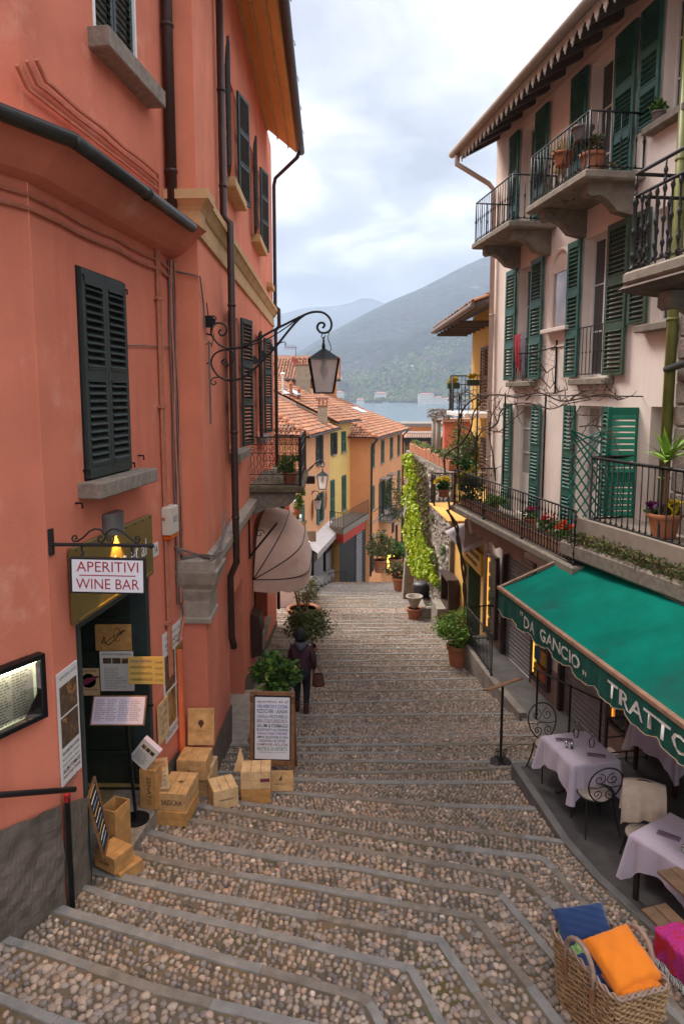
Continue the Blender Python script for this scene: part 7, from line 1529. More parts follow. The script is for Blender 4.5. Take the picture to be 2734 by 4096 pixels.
def c4(x, y): return on_y(780 + x / 2.24, 1100 + y / 2.24, LYY)
big = thing('wall_lantern', 'large hanging street lantern with frosted panes on a scrolled iron arm', 'lantern', c4(300, 660))
def arm(t, pts, r, nm='arm'): MB().tube(resample([Vector(p) for p in pts], max(12, len(pts) * 4)) if len(pts) < 40 else pts, r, 7).obj(nm, m_iron, t, True)
def smooth(pts, n=3):
    P = [Vector(p) for p in pts]; out = []
    for i in range(len(P) - 1):
        p0, p1, p2, p3 = P[max(i - 1, 0)], P[i], P[i + 1], P[min(i + 2, len(P) - 1)]
        for k in range(n): t = k / n; out.append(.5 * ((2 * p1) + (p2 - p0) * t + (2 * p0 - 5 * p1 + 4 * p2 - p3) * t * t + (3 * p1 - p0 - 3 * p2 + p3) * t ** 3))
    return out + [P[-1]]
ARMS = [([(290, 662), (420, 645), (560, 575), (700, 495), (820, 435), (950, 370), (1050, 332), (1140, 335), (1200, 380), (1222, 440), (1208, 495), (1170, 518), (1120, 513), (1094, 475), (1107, 437), (1140, 427), (1160, 450), (1140, 475)], .017),
        ([(300, 945), (400, 930), (500, 870), (600, 770), (690, 680), (780, 570), (860, 470), (930, 395), (975, 362)], .017), ([(420, 657), (640, 577), (800, 480), (930, 385)], .009),
        ([(305, 660), (215, 625), (150, 540), (150, 470), (200, 430), (260, 442), (285, 490), (265, 535), (230, 540), (212, 510), (236, 488)], .013),
        ([(300, 945), (220, 915), (160, 840), (145, 770), (180, 705), (260, 670), (330, 685), (350, 740), (320, 800), (270, 812), (238, 780), (268, 750)], .013),
        ([(150, 470), (136, 400), (160, 366), (190, 385), (178, 412), (155, 400)], .009), ([(215, 915), (160, 925), (142, 960), (165, 985), (190, 965), (172, 950)], .009), ([(150, 540), (100, 525)], .012), ([(145, 790), (100, 792)], .012), ([(740, 620), (790, 598), (812, 615), (805, 630)], .007),
        ([(1200, 510), (1190, 570), (1215, 640), (1212, 680), (1180, 685)], .006), ([(1165, 540), (1150, 570), (1130, 550), (1140, 528)], .007)]
for pts, r in ARMS: MB().tube(smooth([c4(*p) for p in pts]), r, 7).obj('scroll_arm', m_iron, big, True)
for x, y, sg in ((495, 860, 1), (545, 770, 1.6), (620, 720, 1.5), (690, 655, 1.2)):
    b = MB(); p = c4(x, y); q = .05 * sg; b.prism([(-q * .5, -q * .6), (q * .3, -q * .5), (q * .6, q * .1), (q * .2, q * .5), (-q * .1, q), (-q * .6, q * .7), (-q * .4, q * .3), (-q * .9, q * .1), (-q * .5, -q * .1)], -.008, .008, M=TR(*p)); b.obj('iron_leaf', m_iron, big)
hk = c4(1150, 555); lantern_body(big, hk, .43, .80 * (c4(1150, 1050) - hk).length / .8, rz=4)
l2 = thing('street_lantern', 'hanging lantern in front of the peach house, lower right of the iron balcony', 'lantern', on_y(1240, 1880, 26)); c5 = lambda x, y, Y=26: on_y(x, y, Y)
for pts in ([(1222, 1885), (1250, 1862), (1275, 1842), (1290, 1845), (1297, 1858), (1290, 1868), (1280, 1862), (1284, 1854)], [(1224, 1892), (1245, 1872), (1262, 1850), (1275, 1842)]): MB().tube(smooth([c5(*p) for p in pts]), .02, 6).obj('scroll_arm', m_iron, l2)
lantern_body(l2, c5(1289, 1866), .43, .85)
MB().bbox(-.2, .2, -.1, .1, -.2, .1, .02).obj('wall_box', m_darkmetal, l2, M=TR(*c5(1238, 1914)))
l3 = thing('street_lantern', 'small hanging lantern before the green-shuttered window of the peach house', 'lantern', on_y(1205, 1990, 38)); c6 = lambda x, y: on_y(x, y, 37.5)
for pts in ([(1200, 1992), (1230, 1975), (1255, 1964), (1272, 1967), (1277, 1975)], [(1200, 2020), (1225, 2008), (1240, 1985), (1256, 1965)]): MB().tube(smooth([c6(*p) for p in pts]), .022, 5).obj('scroll_arm', m_iron, l3)
lantern_body(l3, c6(1272, 1975), .43, .85)
l4 = thing('lit_lantern', 'small lit lantern glowing yellow beside the fan awning', 'lantern', on_y(1225, 2180, 27)); lantern_body(l4, on_y(1225, 2148, 27), .29, .36, m_lit)
ld = bpy.data.lights.new('lit_lantern_light', 'POINT'); ld.energy = 12; ld.color = (1, .6, .2); ld.shadow_soft_size = .08; lo = bpy.data.objects.new('lit_lantern_light', ld); link(lo, l4, Matrix.Translation(on_y(1225, 2188, 26.8)))
MB().tube([on_y(1225, 2148, 27), on_y(1215, 2135, 27), on_y(1205, 2140, 27)], .015, 5).obj('arm', m_iron, l4)
b = MB(); b.bbox(-.35, .35, -.02, .02, -.28, .2, .02); ob_ = b.obj('hanging_board', mat('brown_board', (.17, .11, .07), .7), None, M=TR(*on_y(1232, 2142, 30))); tag(ob_, 'small brown hanging board above the lit lantern', 'sign')
l5 = thing('street_lantern', 'pale lantern in front of the planted balcony of the orange house', 'lantern', on_y(1544, 2040, 45)); lantern_body(l5, on_y(1544, 2022, 45), .40, .58); MB().tube([on_y(1544, 2022, 45), on_y(1520, 2025, 45), on_y(1495, 2048, 45.5)], .02, 5).obj('arm', m_iron, l5)
# ================================================================ wrought iron balcony on the salmon house
BS0, BS1, BO, BZ0, BZ1 = 5.5, 8.6, 1.10, -1.98, -.90
b = MB(); b.bbox(BS0 - .04, BS1 + .04, -.05, BO + .08, -2.14, BZ0, .03, M=W2.M); ib = b.obj('iron_balcony', mat('mossy_stone', (.16, .13, .08), .95, .4, 5, bump=.4), lh)
b = MB(); pr = [(0, -2.14), (BO - .1, -2.14), (BO - .12, -2.30), (BO - .25, -2.42), (BO - .5, -2.46), (.3, -2.52), (0, -2.66)]
for s in (BS0 + .05, BS1 - .35): MB().prism(pr, s, s + .3, M=xyM(W2.M)).obj('bracket', m_stone, ib)
sc_ = MB(); sc_.tube([(x, 0, z) for x, z in spiral(0, 0, .062, -PI / 2, 1.3, 1, 20)], .0065, 5); scm = sc_.mesh('scroll', m_iron); sc_ = MB(); sc_.tube([(x, 0, z) for x, z in spiral(0, 0, .062, PI / 2, 1.3, -1, 20)], .0065, 5); scm2 = sc_.mesh('scroll', m_iron)
ly = MB(); ly.tube([(-.055, 0, 0), (-.02, 0, .12), (-.045, 0, .22), (0, 0, .34)], .007, 5); ly.tube([(.055, 0, 0), (.02, 0, .12), (.045, 0, .22), (0, 0, .34)], .007, 5); lym = ly.mesh('lyre_bar', m_iron)
def iron_panel(p, q):
    d = (q - p); L = d.length; a = math.atan2(d.y, d.x); n = max(1, round(L / .145)); st2 = L / n
    for zz_ in (0.03, .25, .72, .90, 1.06): MB().tube([p + Vector((0, 0, zz_)), q + Vector((0, 0, zz_))], .010 if zz_ < 1 else .014, 5).obj('rail', m_iron, ib)
    for k in range(n):
        Q = Matrix.Translation(p + d * ((k + .5) / n)) @ Matrix.Rotation(a, 4, 'Z')
        put('scroll', scm if k % 2 else scm2, Q @ TR(0, 0, .98), ib); put('scroll', scm2 if k % 2 else scm, Q @ TR(0, 0, .81), ib); put('scroll', scm if k % 2 else scm2, Q @ TR(0, 0, .32), ib); put('scroll', scm2 if k % 2 else scm, Q @ TR(0, 0, .14), ib)
        put('lyre_bar', lym, Q @ TR(0, 0, .38), ib)
c = [W2.P(BS0, 0, BZ0), W2.P(BS0, BO, BZ0), W2.P(BS1, BO, BZ0), W2.P(BS1, 0, BZ0)]
for p, q in zip(c, c[1:]): iron_panel(p, q)
for p in c[1:3]: MB().box(-.03, .03, -.03, .03, 0, 1.06, M=TR(*p)).obj('corner_post', m_iron, ib)
potted('balcony_pot', 'green plant in a pot inside the scrolled iron balcony', 'plant', *W2.P(5.9, .85, BZ0)[:3], .17, .26, (.3, .3, .24), .40, 420, .10, G_MID, 31, stems=3)
# ================================================================ fan awning over the shop window
m_fan = mat('salmon_awning_canvas', (.60, .40, .31), .85, .12, 2.5, c2=(.52, .33, .25), sheen=.2); S0, S1, FR_, FZ = 5.65, 9.6, 1.24, -4.12
fa = thing('fan_awning', 'faded salmon fan-shaped awning with dark ribs on the salmon house', 'awning', W2.P(7.6, .5, FZ))
def rib(phi, t, r=FR_):
    """t in 0..pi along the hoop"""
    cs, sn = math.cos(t), math.sin(t); s = (S0 + S1) / 2 - (S1 - S0) / 2 * math.copysign(abs(cs) ** .45, cs); n = r * abs(sn) ** .55
    return W2.P(s, .03 + n * math.cos(phi), FZ + n * math.sin(phi) * 1.0)
tt_ = [PI * (k / 40) for k in range(41)]
b = MB(); b.grid(lambda u, v: rib(v * math.radians(86), tt_[int(round(u * 40))], FR_ * (1 - .035 * math.sin(v * PI * 3) ** 2)), 40, 24); b.obj('canvas', m_fan, fa, True)
def val_(u, v):
    p = rib(0, tt_[int(round(u * 80)) // 2] if int(round(u * 80)) % 2 == 0 else PI * u); return p + Vector((0, 0, -v * (.27 + .05 * abs(math.sin(u * PI * 11)))))
b = MB(); b.grid(val_, 80, 3); b.obj('valance', m_fan, fa, True)
for ph_ in (0, 30, 58, 86): MB().tube([rib(math.radians(ph_), t, FR_ * 1.006) for t in tt_], .012, 6).obj('rib', m_darkmetal, fa)
MB().tube([W2.P(5.45, .03, -2.75), W2.P(5.55, .5, -3.0)], .01, 5).obj('stay', m_iron, fa) if False else None
wb_ = thing('scroll_bracket', 'dark iron scroll bracket on the wall above the fan awning', 'bracket', W2.P(5.0, 0, -3.2)); MB().tube([W2.P(5.05, .03, -3.45), W2.P(5.05, .62, -2.72)], .022, 6).obj('strut', m_darkmetal, wb_); MB().tube([W2.P(5.05, .03, -3.5), W2.P(5.05, .03, -2.62)], .02, 6).obj('wall_bar', m_darkmetal, wb_); MB().tube([W2.P(5.05, .25 + .1 * math.cos(a) * (1 - a / 9), -2.95 + .1 * math.sin(a) * (1 - a / 9)) for a in np.linspace(0, 7.5, 18)], .01, 5).obj('curl', m_darkmetal, wb_)
# hanging showcase and leaning board by the shop window
t = thing('wall_showcase', 'dark slanted showcase on the salmon wall below the fan awning', 'display case', W2.P(5.5, 0, -5.6)); b = MB(); b.prism([(.02, -5.75), (.02, -4.75), (.20, -4.85), (.26, -5.15), (.24, -5.7)], 5.15, 5.75, M=xyM(W2.M)); b.obj('case_body', m_brownpipe, t); MB().box(5.2, 5.7, .245, .262, -5.65, -5.2, M=W2.M).obj('glass', m_pane, t)
# letter plates of a hotel sign at the end of the house
sgn = thing('letter_sign', 'vertical sign of dark letter plates at the far end of the salmon house', 'sign', W2.P(12.45, .3, -5)); SYY = 21.9
MB().box(-2.16, -1.70, SYY + .03, SYY + .12, -5.6, -1.9).obj('pillar', m_salm, sgn)
for k, ch_ in enumerate('STO'):
    p = on_y(1117, 2032 + k * 52, SYY); MB().bbox(-.17, .17, -.03, .02, -.17, .17, .01).obj('plate', m_iron, sgn, M=TR(*p)); put('letter', text_mesh(ch_, m_salm, None, .25, .02), TR(p.x, SYY - .032, p.z), sgn)
# ================================================================ plants on the left
G_VAR = G_DK + G_MID + [(.42, .42, .06), (.5, .46, .12)]
potted('variegated_shrub', 'glossy variegated shrub behind the folding sign', 'shrub', -1.12, 11.2, ground_z(-1.1, 11.2), .28, .40, (.37, .35, .36), 1.30, 2400, .12, G_VAR, 41, [.15, .15, .14, .1, .13, .13, .07, .05, .05, .03], 20)
potted('azalea_shrub', 'broad light green shrub in front of the walking woman', 'shrub', -.95, 16.9, ground_z(-.95, 16.9), .32, .42, (.72, .62, .48), 1.0, 3000, .085, G_OL + [(.14, .17, .05), (.18, .19, .06)], 42, None, 24, cx=.1)
potted('airy_shrub', 'thin airy shrub in a wide clay pot below the fan awning', 'shrub', -1.28, 22.0, ground_z(-1.3, 22), .52, .55, (.62, .55, .6), 1.25, 1500, .085, G_OL + G_DRY[:1], 43, None, 22, stems=14)
g_ = ground_z(-1.5, 26)
fs_ = thing('flower_steps', 'white stepped parapet carrying rows of flower pots behind the fan awning', 'parapet', (-1.9, 27, -8))
for k in range(7): MB().bbox(-2.6, -1.72 + .05 * k, 25.5 + k * .62, 26.14 + k * .62, -9.5, on_y(1200, 2005 + k * 32, 25.5 + k * .62).z, .02).obj('step', m_white, fs_)
for k, (px_, py_, colr) in enumerate(((1192, 2045, 0), (1178, 2080, 1), (1167, 2122, 0), (1205, 2112, 1), (1203, 2142, 0), (1195, 2165, 2), (1135, 2090, 2))):
    p = on_y(px_, py_ + 12, 25.2 + .1 * k); lab = ('yellow pansies in a pot high on the flower steps', 'yellow and violet pansies in the middle of the flower steps', 'yellow pansies in a pot left on the flower steps', 'orange pansies in a pot right of the flower steps', 'violet and yellow pansies lower on the flower steps', 'pansies in the lowest pot of the flower steps', 'white flowers in a bowl at the left of the flower steps')[k]
    t = thing('pansy_pot', lab, 'flower pot', p, 'pots on the flower steps'); pot(t, TR(*p), .16, .2, m_terra_old); leaves('foliage', cloud(p + Vector((0, 0, .24)), (.2, .2, .1), 90, 60 + k, 6), .09, G_MID, t, k); leaves('flowers', cloud(p + Vector((0, 0, .30)), (.2, .2, .09), 70, 70 + k, 6), .085, [(.75, .48, .02), (.70, .35, .02)] if colr < 2 else [(.7, .66, .5), (.6, .4, .05)], t, 80 + k, aspect=.95)
t = thing('topiary_bush', 'round glossy bush on the flower steps under the iron balcony', 'bush', on_y(1160, 2120, 27)); p = on_y(1160, 2042, 26.3); leaves('foliage', cloud(p, (.42, .42, .62), 1500, 91, 16), .12, G_DK + [(.16, .22, .10)], t, 91); MB().tube([p, p - Vector((0, 0, 1.0))], .03, 6).obj('trunk', m_wood, t)
t = thing('climbing_plant', 'leafy climber hanging at the corner under the iron balcony', 'plant', on_y(1200, 2010, 25)); leaves('foliage', cloud(on_y(1200, 1985, 25), (.2, .2, .65), 500, 92, 9), .11, G_MID, t, 92)
# ================================================================ plants and things on the right of the steps
def at_ground(px_, py_):
    z = -7.0
    for _ in range(6): p = on_z(px_, py_, z); z = ground_z(p.x, p.y)
    return on_z(px_, py_, z)
pb = at_ground(1830, 2672); pz = pb.z
potted('clipped_bush', 'fresh green layered bush in a clay pot beside the walkway railing', 'bush', pb.x, pb.y, pz, .29, .62, (.60, .55, .50), 1.0, 2600, .085, [(.14, .25, .03), (.20, .33, .05), (.10, .19, .02), (.26, .38, .07)], 51, None, 22, cx=-.05)
p = at_ground(1655, 2478); t = thing('urn_pot', 'grey stone urn stacked on a clay pot beside the litter bin', 'planter', p); pot(t, TR(*p), .26, .42); MB().lathe([(.10, .40), (.12, .46), (.24, .72), (.30, .80), (.30, .84), (.24, .84), (.2, .7), (0, .6)], 18).obj('urn', m_beltg, t, True, TR(*p))
p = at_ground(1683, 2440); t = thing('litter_bin', 'round dark grey litter bin at the foot of the rubble wall', 'bin', p); MB().lathe([(.30, 0), (.31, .02), (.31, .78), (.325, .79), (.325, .98), (.29, 1.03), (.12, 1.07), (0, 1.075)], 22).obj('body', mat('dark_grey_bin', (.045, .042, .045), .5, .1, 6), t, True, TR(*p)); MB().box(-.02, .16, -.335, -.30, .82, .94, M=TR(p.x + .02, p.y, p.z)).obj('slot', m_blk, t); MB().lathe([(.316, .38), (.318, .40), (.316, .42)], 22).obj('band', m_iron, t, True, TR(*p))
p = at_ground(1702, 2470); t = thing('stone_planter', 'rough stone planter box of bare soil against the rubble wall', 'planter', p); z = p.z
for k, (x0, x1, y0, y1) in enumerate(((-.22, .0, -.9, 1.3), (.72, .92, -.9, 1.3), (.0, .72, -.9, -.68), (.0, .72, 1.1, 1.3))): MB().bbox(x0, x1, y0, y1, -.3, .42, .04, M=TR(p.x, p.y + .7, z)).obj('kerb_stone', m_rub, t)
MB().grid(lambda u, v: (u * .76 - .02, -.7 + v * 1.85, .36 + .03 * math.sin(u * 17 + v * 9) * math.sin(v * 13)), 10, 16, M=TR(p.x, p.y + .7, z)).obj('soil', m_soil, t)
p = at_ground(1597, 2360); potted('geranium_pot', 'clay pot with a reddish leafy plant and pink flowers by the lamp pier', 'plant', p.x, p.y, p.z, .36, .62, (.62, .55, .42), 1.0, 1400, .13, G_DK + [(.20, .10, .04), (.35, .06, .09)], 61, None, 16)
p = at_ground(1518, 2288); potted('round_olive_shrub', 'round dull green shrub in a clay pot by the orange house', 'shrub', p.x, p.y, p.z, .42, .75, (1.0, .9, .85), 1.5, 1600, .16, G_OL, 62, None, 18)
p = at_ground(1580, 2278); potted('green_pot_plant', 'bright green leafy plant in a clay pot near the far passer-by', 'plant', p.x, p.y, p.z, .42, .7, (.72, .6, .5), 1.1, 900, .2, G_MID, 63, None, 12)
p = at_ground(1612, 2398); t = thing('stone_pier', 'weathered stone lamp pier at the far end of the ivy wall', 'pier', p); b = MB(); b.add([(x * w_, y * w_, z) for z, w_ in ((-.5, .38), (1.6, .26), (1.65, .20), (3.4, .17), (3.45, .34), (3.9, .24), (4.3, .22)) for x, y in ((-1, -1), (1, -1), (1, 1), (-1, 1))], [(k * 4 + j, k * 4 + (j + 1) % 4, k * 4 + 4 + (j + 1) % 4, k * 4 + 4 + j) for k in range(6) for j in range(4)] + [(24, 25, 26, 27)]); b.obj('shaft', m_rub, t, M=TR(p.x + .35, p.y + .5, p.z)); MB().lathe([(.10, 0), (.15, .1), (.02, .3)], 8).obj('cap', m_white, t, M=TR(p.x + .35, p.y + .5, p.z + 4.3))
for k in range(6):
    s = 4.2 + k * 1.35; z0 = -13.15 - .12 * k; t = thing('shop_showcase', ('first', 'second', 'third', 'fourth', 'fifth', 'sixth')[k] + ' dark showcase from the left along the orange house wall', 'display case', CW.P(s, .3, z0), 'showcases along the orange house'); MB().bbox(s, s + .75, .3, .75, z0, z0 + 1.5, .02, M=CW.M).obj('case', m_darkmetal, t); 
    if k < 2: MB().box(s - .012, s - .004, .42, .70, z0 + .12, z0 + 1.35, M=CW.M).obj('lit_pane', emat('showcase_glow', (1, .7, .1), .9), t)
# ================================================================ pink house: terrace plants, vine, small things
def planter_plant(name, label, s, n, z, rad, cnt, size, pal, seed, fl=None, cat='plant'):
    p = RW.P(s, n, z); t = thing(name, label, cat, p); pot(t, TR(*p), .14, .18, m_terra); leaves('foliage', cloud(p + Vector((0, 0, .18 + rad[2] * .6)), rad, cnt, seed, 9), size, pal, t, seed)
    if fl: leaves('flowers', cloud(p + Vector((0, 0, .2 + rad[2] * 1.4)), (rad[0] * .8, rad[1] * .8, rad[2] * .45), fl[1], seed + 1, 4, crad=.5), fl[2], fl[0], t, seed + 1, aspect=.95)
    return t
Rd = [(.70, .02, .01), (.60, .03, .015)]; Yl = [(.80, .60, .02), (.72, .50, .02)]; Mg = [(.45, .03, .16), (.35, .02, .12)]
planter_plant('red_geranium', 'red geranium standing tall at the middle of the long terrace', -3.75, .70, -2.63, (.2, .2, .16), 150, .11, G_MID, 101, (Rd, 40, .07)); planter_plant('orange_geranium', 'orange-red geranium nearest the end of the long terrace', -4.35, .72, -2.63, (.2, .18, .14), 130, .11, G_MID, 103, ([(.75, .08, .01)], 55, .075)); planter_plant('pink_potted_flower', 'small magenta flowers beside a green shutter on the long terrace', -2.4, .45, -2.63, (.16, .16, .13), 90, .09, G_MID, 105, (Mg, 50, .06))
planter_plant('fern_pot', 'fresh green ferny pot behind the terrace railing', -.75, .6, -2.63, (.3, .25, .2), 300, .11, [(.12, .22, .04), (.16, .28, .06)], 107)
planter_plant('dark_leaf_pot', 'dark leafy plant with yellow blossom at the far corner of the terrace', .15, .8, -2.63, (.4, .35, .42), 520, .12, G_DK, 109, (Yl, 70, .06)); planter_plant('yellow_pansy_box', 'yellow flowers hanging outside the far corner of the terrace', .95, 1.22, -2.5, (.22, .2, .16), 200, .1, G_DK, 111, (Yl, 110, .07)); planter_plant('leafy_box', 'leafy plant climbing on the far post of the terrace', .5, .9, -1.95, (.3, .25, .22), 260, .12, G_DK, 113)
for k, (px_, py_, lab) in enumerate(((1812, 1540, 'left yellow flower box on the balcony of the ochre house'), (1890, 1528, 'right yellow flower box on the balcony of the ochre house'))):
    p = on_y(px_, py_, 22.3); t = thing('flower_box', lab, 'flower box', p); MB().bbox(-.19, .19, -.1, .1, -.12, .07, .02).obj('box', mat('dark_green_box', (.04, .06, .03), .7), t, M=TR(*p)); leaves('flowers', cloud(p + Vector((0, 0, .15)), (.22, .13, .10), 260, 120 + k, 7), .07, Yl, t, 120 + k, aspect=.9)
# plants on the upper balcony
t = thing('dry_balcony_plants', 'dried bedding plants along the upper right balcony', 'plant', RW.P(-4, .7, 3.4)); leaves('foliage', np.vstack([cloud(RW.P(s, .74, 3.42), (.2, .2, .10 + .22 * (k % 2)), 70, 130 + k, 6) for k, s in enumerate((-3.1, -3.4, -3.7, -4.0, -4.3, -4.55))] + [cloud(RW.P(-4.85, .5, 3.45), (.3, .3, .12), 160, 141, 6)]), .085, G_DRY + G_OL, t, 131, None, m_dry, aspect=.4)
t = thing('balcony_clay_pot', 'clay pot with a trailing plant at the corner of the upper right balcony', 'plant', RW.P(-4.82, .72, 3.36)); pot(t, TR(*RW.P(-4.80, .70, 3.36)), .19, .32); leaves('foliage', cloud(RW.P(-4.76, .70, 3.85), (.22, .22, .28), 260, 143, 8), .10, G_OL + G_DRY[:2], t, 143, None, m_dry, aspect=.4)
for k, (s, z, lab, mm) in enumerate(((-4.72, 4.12, 'dark hanging basket of dry stems on the upper right balcony', m_gcable), (-4.1, 3.95, 'clay hanging pot in a green saucer on the upper right balcony', m_terra))): p = RW.P(s, .84, z - .25); t = thing('hanging_pot', lab, 'hanging pot', p); pot(t, TR(*p), .17, .22, mm); leaves('foliage', cloud(p + Vector((0, 0, .22)), (.2, .2, .12), 120, 145 + k, 5), .09, G_DRY, t, 145 + k, None, m_dry, aspect=.35)
t = thing('sill_plant', 'succulent pot on the top window sill beside the green drainpipe', 'plant', RW.P(-5.5, .1, 3.92)); pot(t, TR(*RW.P(-5.5, .08, 3.92)), .10, .14, m_gcable); leaves('foliage', cloud(RW.P(-5.48, .09, 4.18), (.15, .12, .13), 160, 150, 7), .075, G_MID, t, 150)
# laundry over the window rail
m_lred = mat('red_laundry', (.32, .01, .025), .9, .2, 9); m_lgrey = mat('grey_laundry', (.16, .15, .19), .9, .2, 9)
def hang(label, s, w, top, ln, m, n0=.09):
    b = MB(); b.grid(lambda u, v: RW.P(s + (u - .5) * w * (1 - .25 * v) + .02 * math.sin(v * 5), n0 + .03 * math.sin(u * 12) * v + .02 * (1 - abs(v - .1)), top - (v - .08) * ln * (1 + .12 * math.sin(u * 9))), 10, 14); o = b.obj('laundry', m, None, True); tag(o, label, 'laundry')
hang('crimson garment drying over the window rail of the pink house', -.66, .36, 1.24, .78, m_lred); hang('grey garment drying beside the crimson one', -.98, .22, 1.24, .95, m_lgrey)
# spider-web bracket
swb = thing('web_bracket', 'black iron sign bracket with a spider-web motif on the pink wall', 'bracket', RW.P(-2.45, 0, .5))
cw = lambda x, y: RW.P(-2.35, .0, 0) + Vector((0, 0, 0))
def wb3(n, z): return RW.P(-2.38, n, z)
MB().tube([wb3(.02, 1.05), wb3(.02, .02)], .018, 5).obj('wall_bar', m_iron, swb)
for a in ([(.03, .92), (.28, .86), (.52, .80), (.80, .78)], [(.03, .25), (.12, .12), (.30, .30), (.22, .45), (.42, .50), (.36, .68), (.56, .78)], [(.03, .55), (.2, .42), (.35, .60)]): MB().tube([wb3(*p) for p in a], .012, 5).obj('iron_rod', m_iron, swb)
b = MB()
for k in range(4): b.tube([wb3(.03 + .11 * (k + 1) * math.cos(a), .95 - .10 * (k + 1) * math.sin(a)) for a in np.linspace(.1, 1.5, 7)], .003, 3)
for a in np.linspace(.1, 1.5, 5): b.tube([wb3(.03, .95), wb3(.03 + .46 * math.cos(a), .95 - .44 * math.sin(a))], .003, 3)
b.obj('web', m_iron, swb, kind='stuff')
# camera boxes near the stone house, yellow box on the top floor
t = thing('wall_box', 'cream electrical box on the pink wall behind the upper balcony', 'box', RW.P(-2.3, 0, 4.3)); MB().bbox(-2.5, -2.15, 0, .12, 4.2, 4.75, .02, M=RW.M).obj('cover', mat('cream_box', (.62, .45, .16), .6), t)
# grape vine on the wires
vn = thing('grape_vine', 'bare twisting grape vine trained on wires along the pink house', 'vine', RW.P(.7, 1.0, -6)); rv = random.Random(12)
m_bark = mat('vine_bark', (.085, .055, .038), .95, .35, 30, bump=.6, bscale=80)
def vpx(pts, off=1.0): return [RW.P(RW.at(x, y, off)[0], off + rv.uniform(-.06, .06), RW.at(x, y, off)[1]) for x, y in pts]
TW = []
def stem(pts, r0, r1, twig=True):
    P = smooth([p + Vector((rv.uniform(-.02, .02), rv.uniform(-.02, .02), rv.uniform(-.02, .02))) for p in pts], 4); n = len(P); MB().tube(P, [.72 * (r0 + (r1 - r0) * k / (n - 1)) for k in range(n)], 6).obj('stem', m_bark, vn)
    if twig:
        for k in range(2, n, 2):
            if rv.random() < .75: TW.append((P[k], (P[min(k + 1, n - 1)] - P[k - 1]).normalized()))
for q_ in (0, 1): stem([RW.P(.95 + .1 * q_, .5, -6.5), RW.P(.80 + .28 * q_, .55, -5.6), RW.P(1.05 - .2 * q_, .62, -4.9), RW.P(.74 + .2 * q_, .7, -4.3), RW.P(.92 - .2 * q_, .85, -3.6), RW.P(.70 + .2 * q_, .95, -3.2), RW.P(.86, 1.15, -2.8)], .05, .035, False)
stem(vpx([(1800, 2040), (1778, 1900), (1776, 1830), (1800, 1800), (1850, 1770), (1890, 1720), (1905, 1650), (1930, 1600)]), .045, .02); stem(vpx([(1790, 1830), (1840, 1840), (1822, 1780), (1835, 1700), (1850, 1640), (1840, 1590), (1870, 1560)]), .035, .015)
stem(vpx([(1850, 1790), (1890, 1790), (1880, 1730), (1840, 1690), (1860, 1620), (1920, 1590), (2000, 1580), (2080, 1590), (2160, 1570), (2240, 1600), (2330, 1595), (2420, 1580), (2500, 1595)]), .035, .014)
stem(vpx([(1945, 1720), (1990, 1690), (2010, 1640), (2060, 1610), (2130, 1620), (2200, 1640), (2280, 1610), (2360, 1600)]), .025, .01); stem(vpx([(1968, 1920), (1975, 1820), (1960, 1740), (1975, 1660), (1990, 1610)]), .025, .012); stem(vpx([(1905, 1830), (1910, 1760), (1940, 1720), (1990, 1730), (2040, 1690), (2090, 1640)]), .022, .01)
stem(vpx([(2300, 1900), (2300, 1780), (2290, 1700), (2310, 1630)]), .02, .012); stem(vpx([(2320, 1710), (2380, 1700), (2420, 1720), (2450, 1750)]), .018, .008); stem(vpx([(1930, 1600), (1880, 1570), (1830, 1580), (1790, 1600)]), .02, .008); stem(vpx([(2100, 1600), (2150, 1550), (2200, 1570), (2260, 1560)]), .018, .007); stem(vpx([(2280, 1600), (2350, 1560), (2440, 1560), (2470, 1600)]), .018, .007)
b = MB()
for p, d in TW * 2:
    L = rv.uniform(.12, .45); v = Vector((rv.uniform(-1, 1) * .6, rv.uniform(-1, 1), rv.uniform(-.5, 1))).normalized(); pts = [p]
    for k in range(4): v = (v + Vector((rv.uniform(-.5, .5), rv.uniform(-.5, .5), rv.uniform(-.3, .5)))).normalized(); pts.append(pts[-1] + v * L / 4)
    b.tube(pts, [.008, .007, .006, .005, .003], 4)
    if rv.random() < .5: q = pts[2]; b.tube([q, q + Vector((rv.uniform(-.08, .08), rv.uniform(-.08, .08), rv.uniform(.0, .1)))], .004, 3)
b.obj('twigs', m_bark, vn, kind='stuff')
t = thing('pergola_vine', 'tangle of pale bare twigs over the granite columns', 'vine', on_y(1745, 1660, 24.5)); b = MB()
for k in range(70):
    p = on_y(rv.uniform(1722, 1800), rv.uniform(1640, 1675), rv.uniform(23.5, 25)); v = Vector((rv.uniform(-1, 1), rv.uniform(-.5, .5), rv.uniform(-.2, .5))).normalized() * rv.uniform(.2, .45); b.tube([p - v * .5, p + Vector((0, 0, .04)), p + v * .5], .011, 4)
b.obj('twigs', mat('pale_twigs', (.22, .16, .11), .9, .3, 20), t, kind='stuff')
# green trellis lattice at the end of the terrace
tl = thing('trellis', 'green diamond lattice at the near end of the long terrace', 'trellis', RW.P(-4.9, .5, -2.6)); m_lat = mat('green_lattice', (.01, .16, .11), .6); Pq = [Vector((3.60, 10.86, 0)), Vector((4.16, 10.86, 0))]
for k in range(9):
    for sg in (0, 1):
        z0 = -2.55 + k * .22; a_, c_ = (Pq[0], Pq[1]) if sg else (Pq[1], Pq[0]); MB().tube([a_ + Vector((0, 0, z0)), c_ + Vector((0, 0, min(z0 + .85, -.55)))], .013, 4).obj('lath', m_lat, tl)
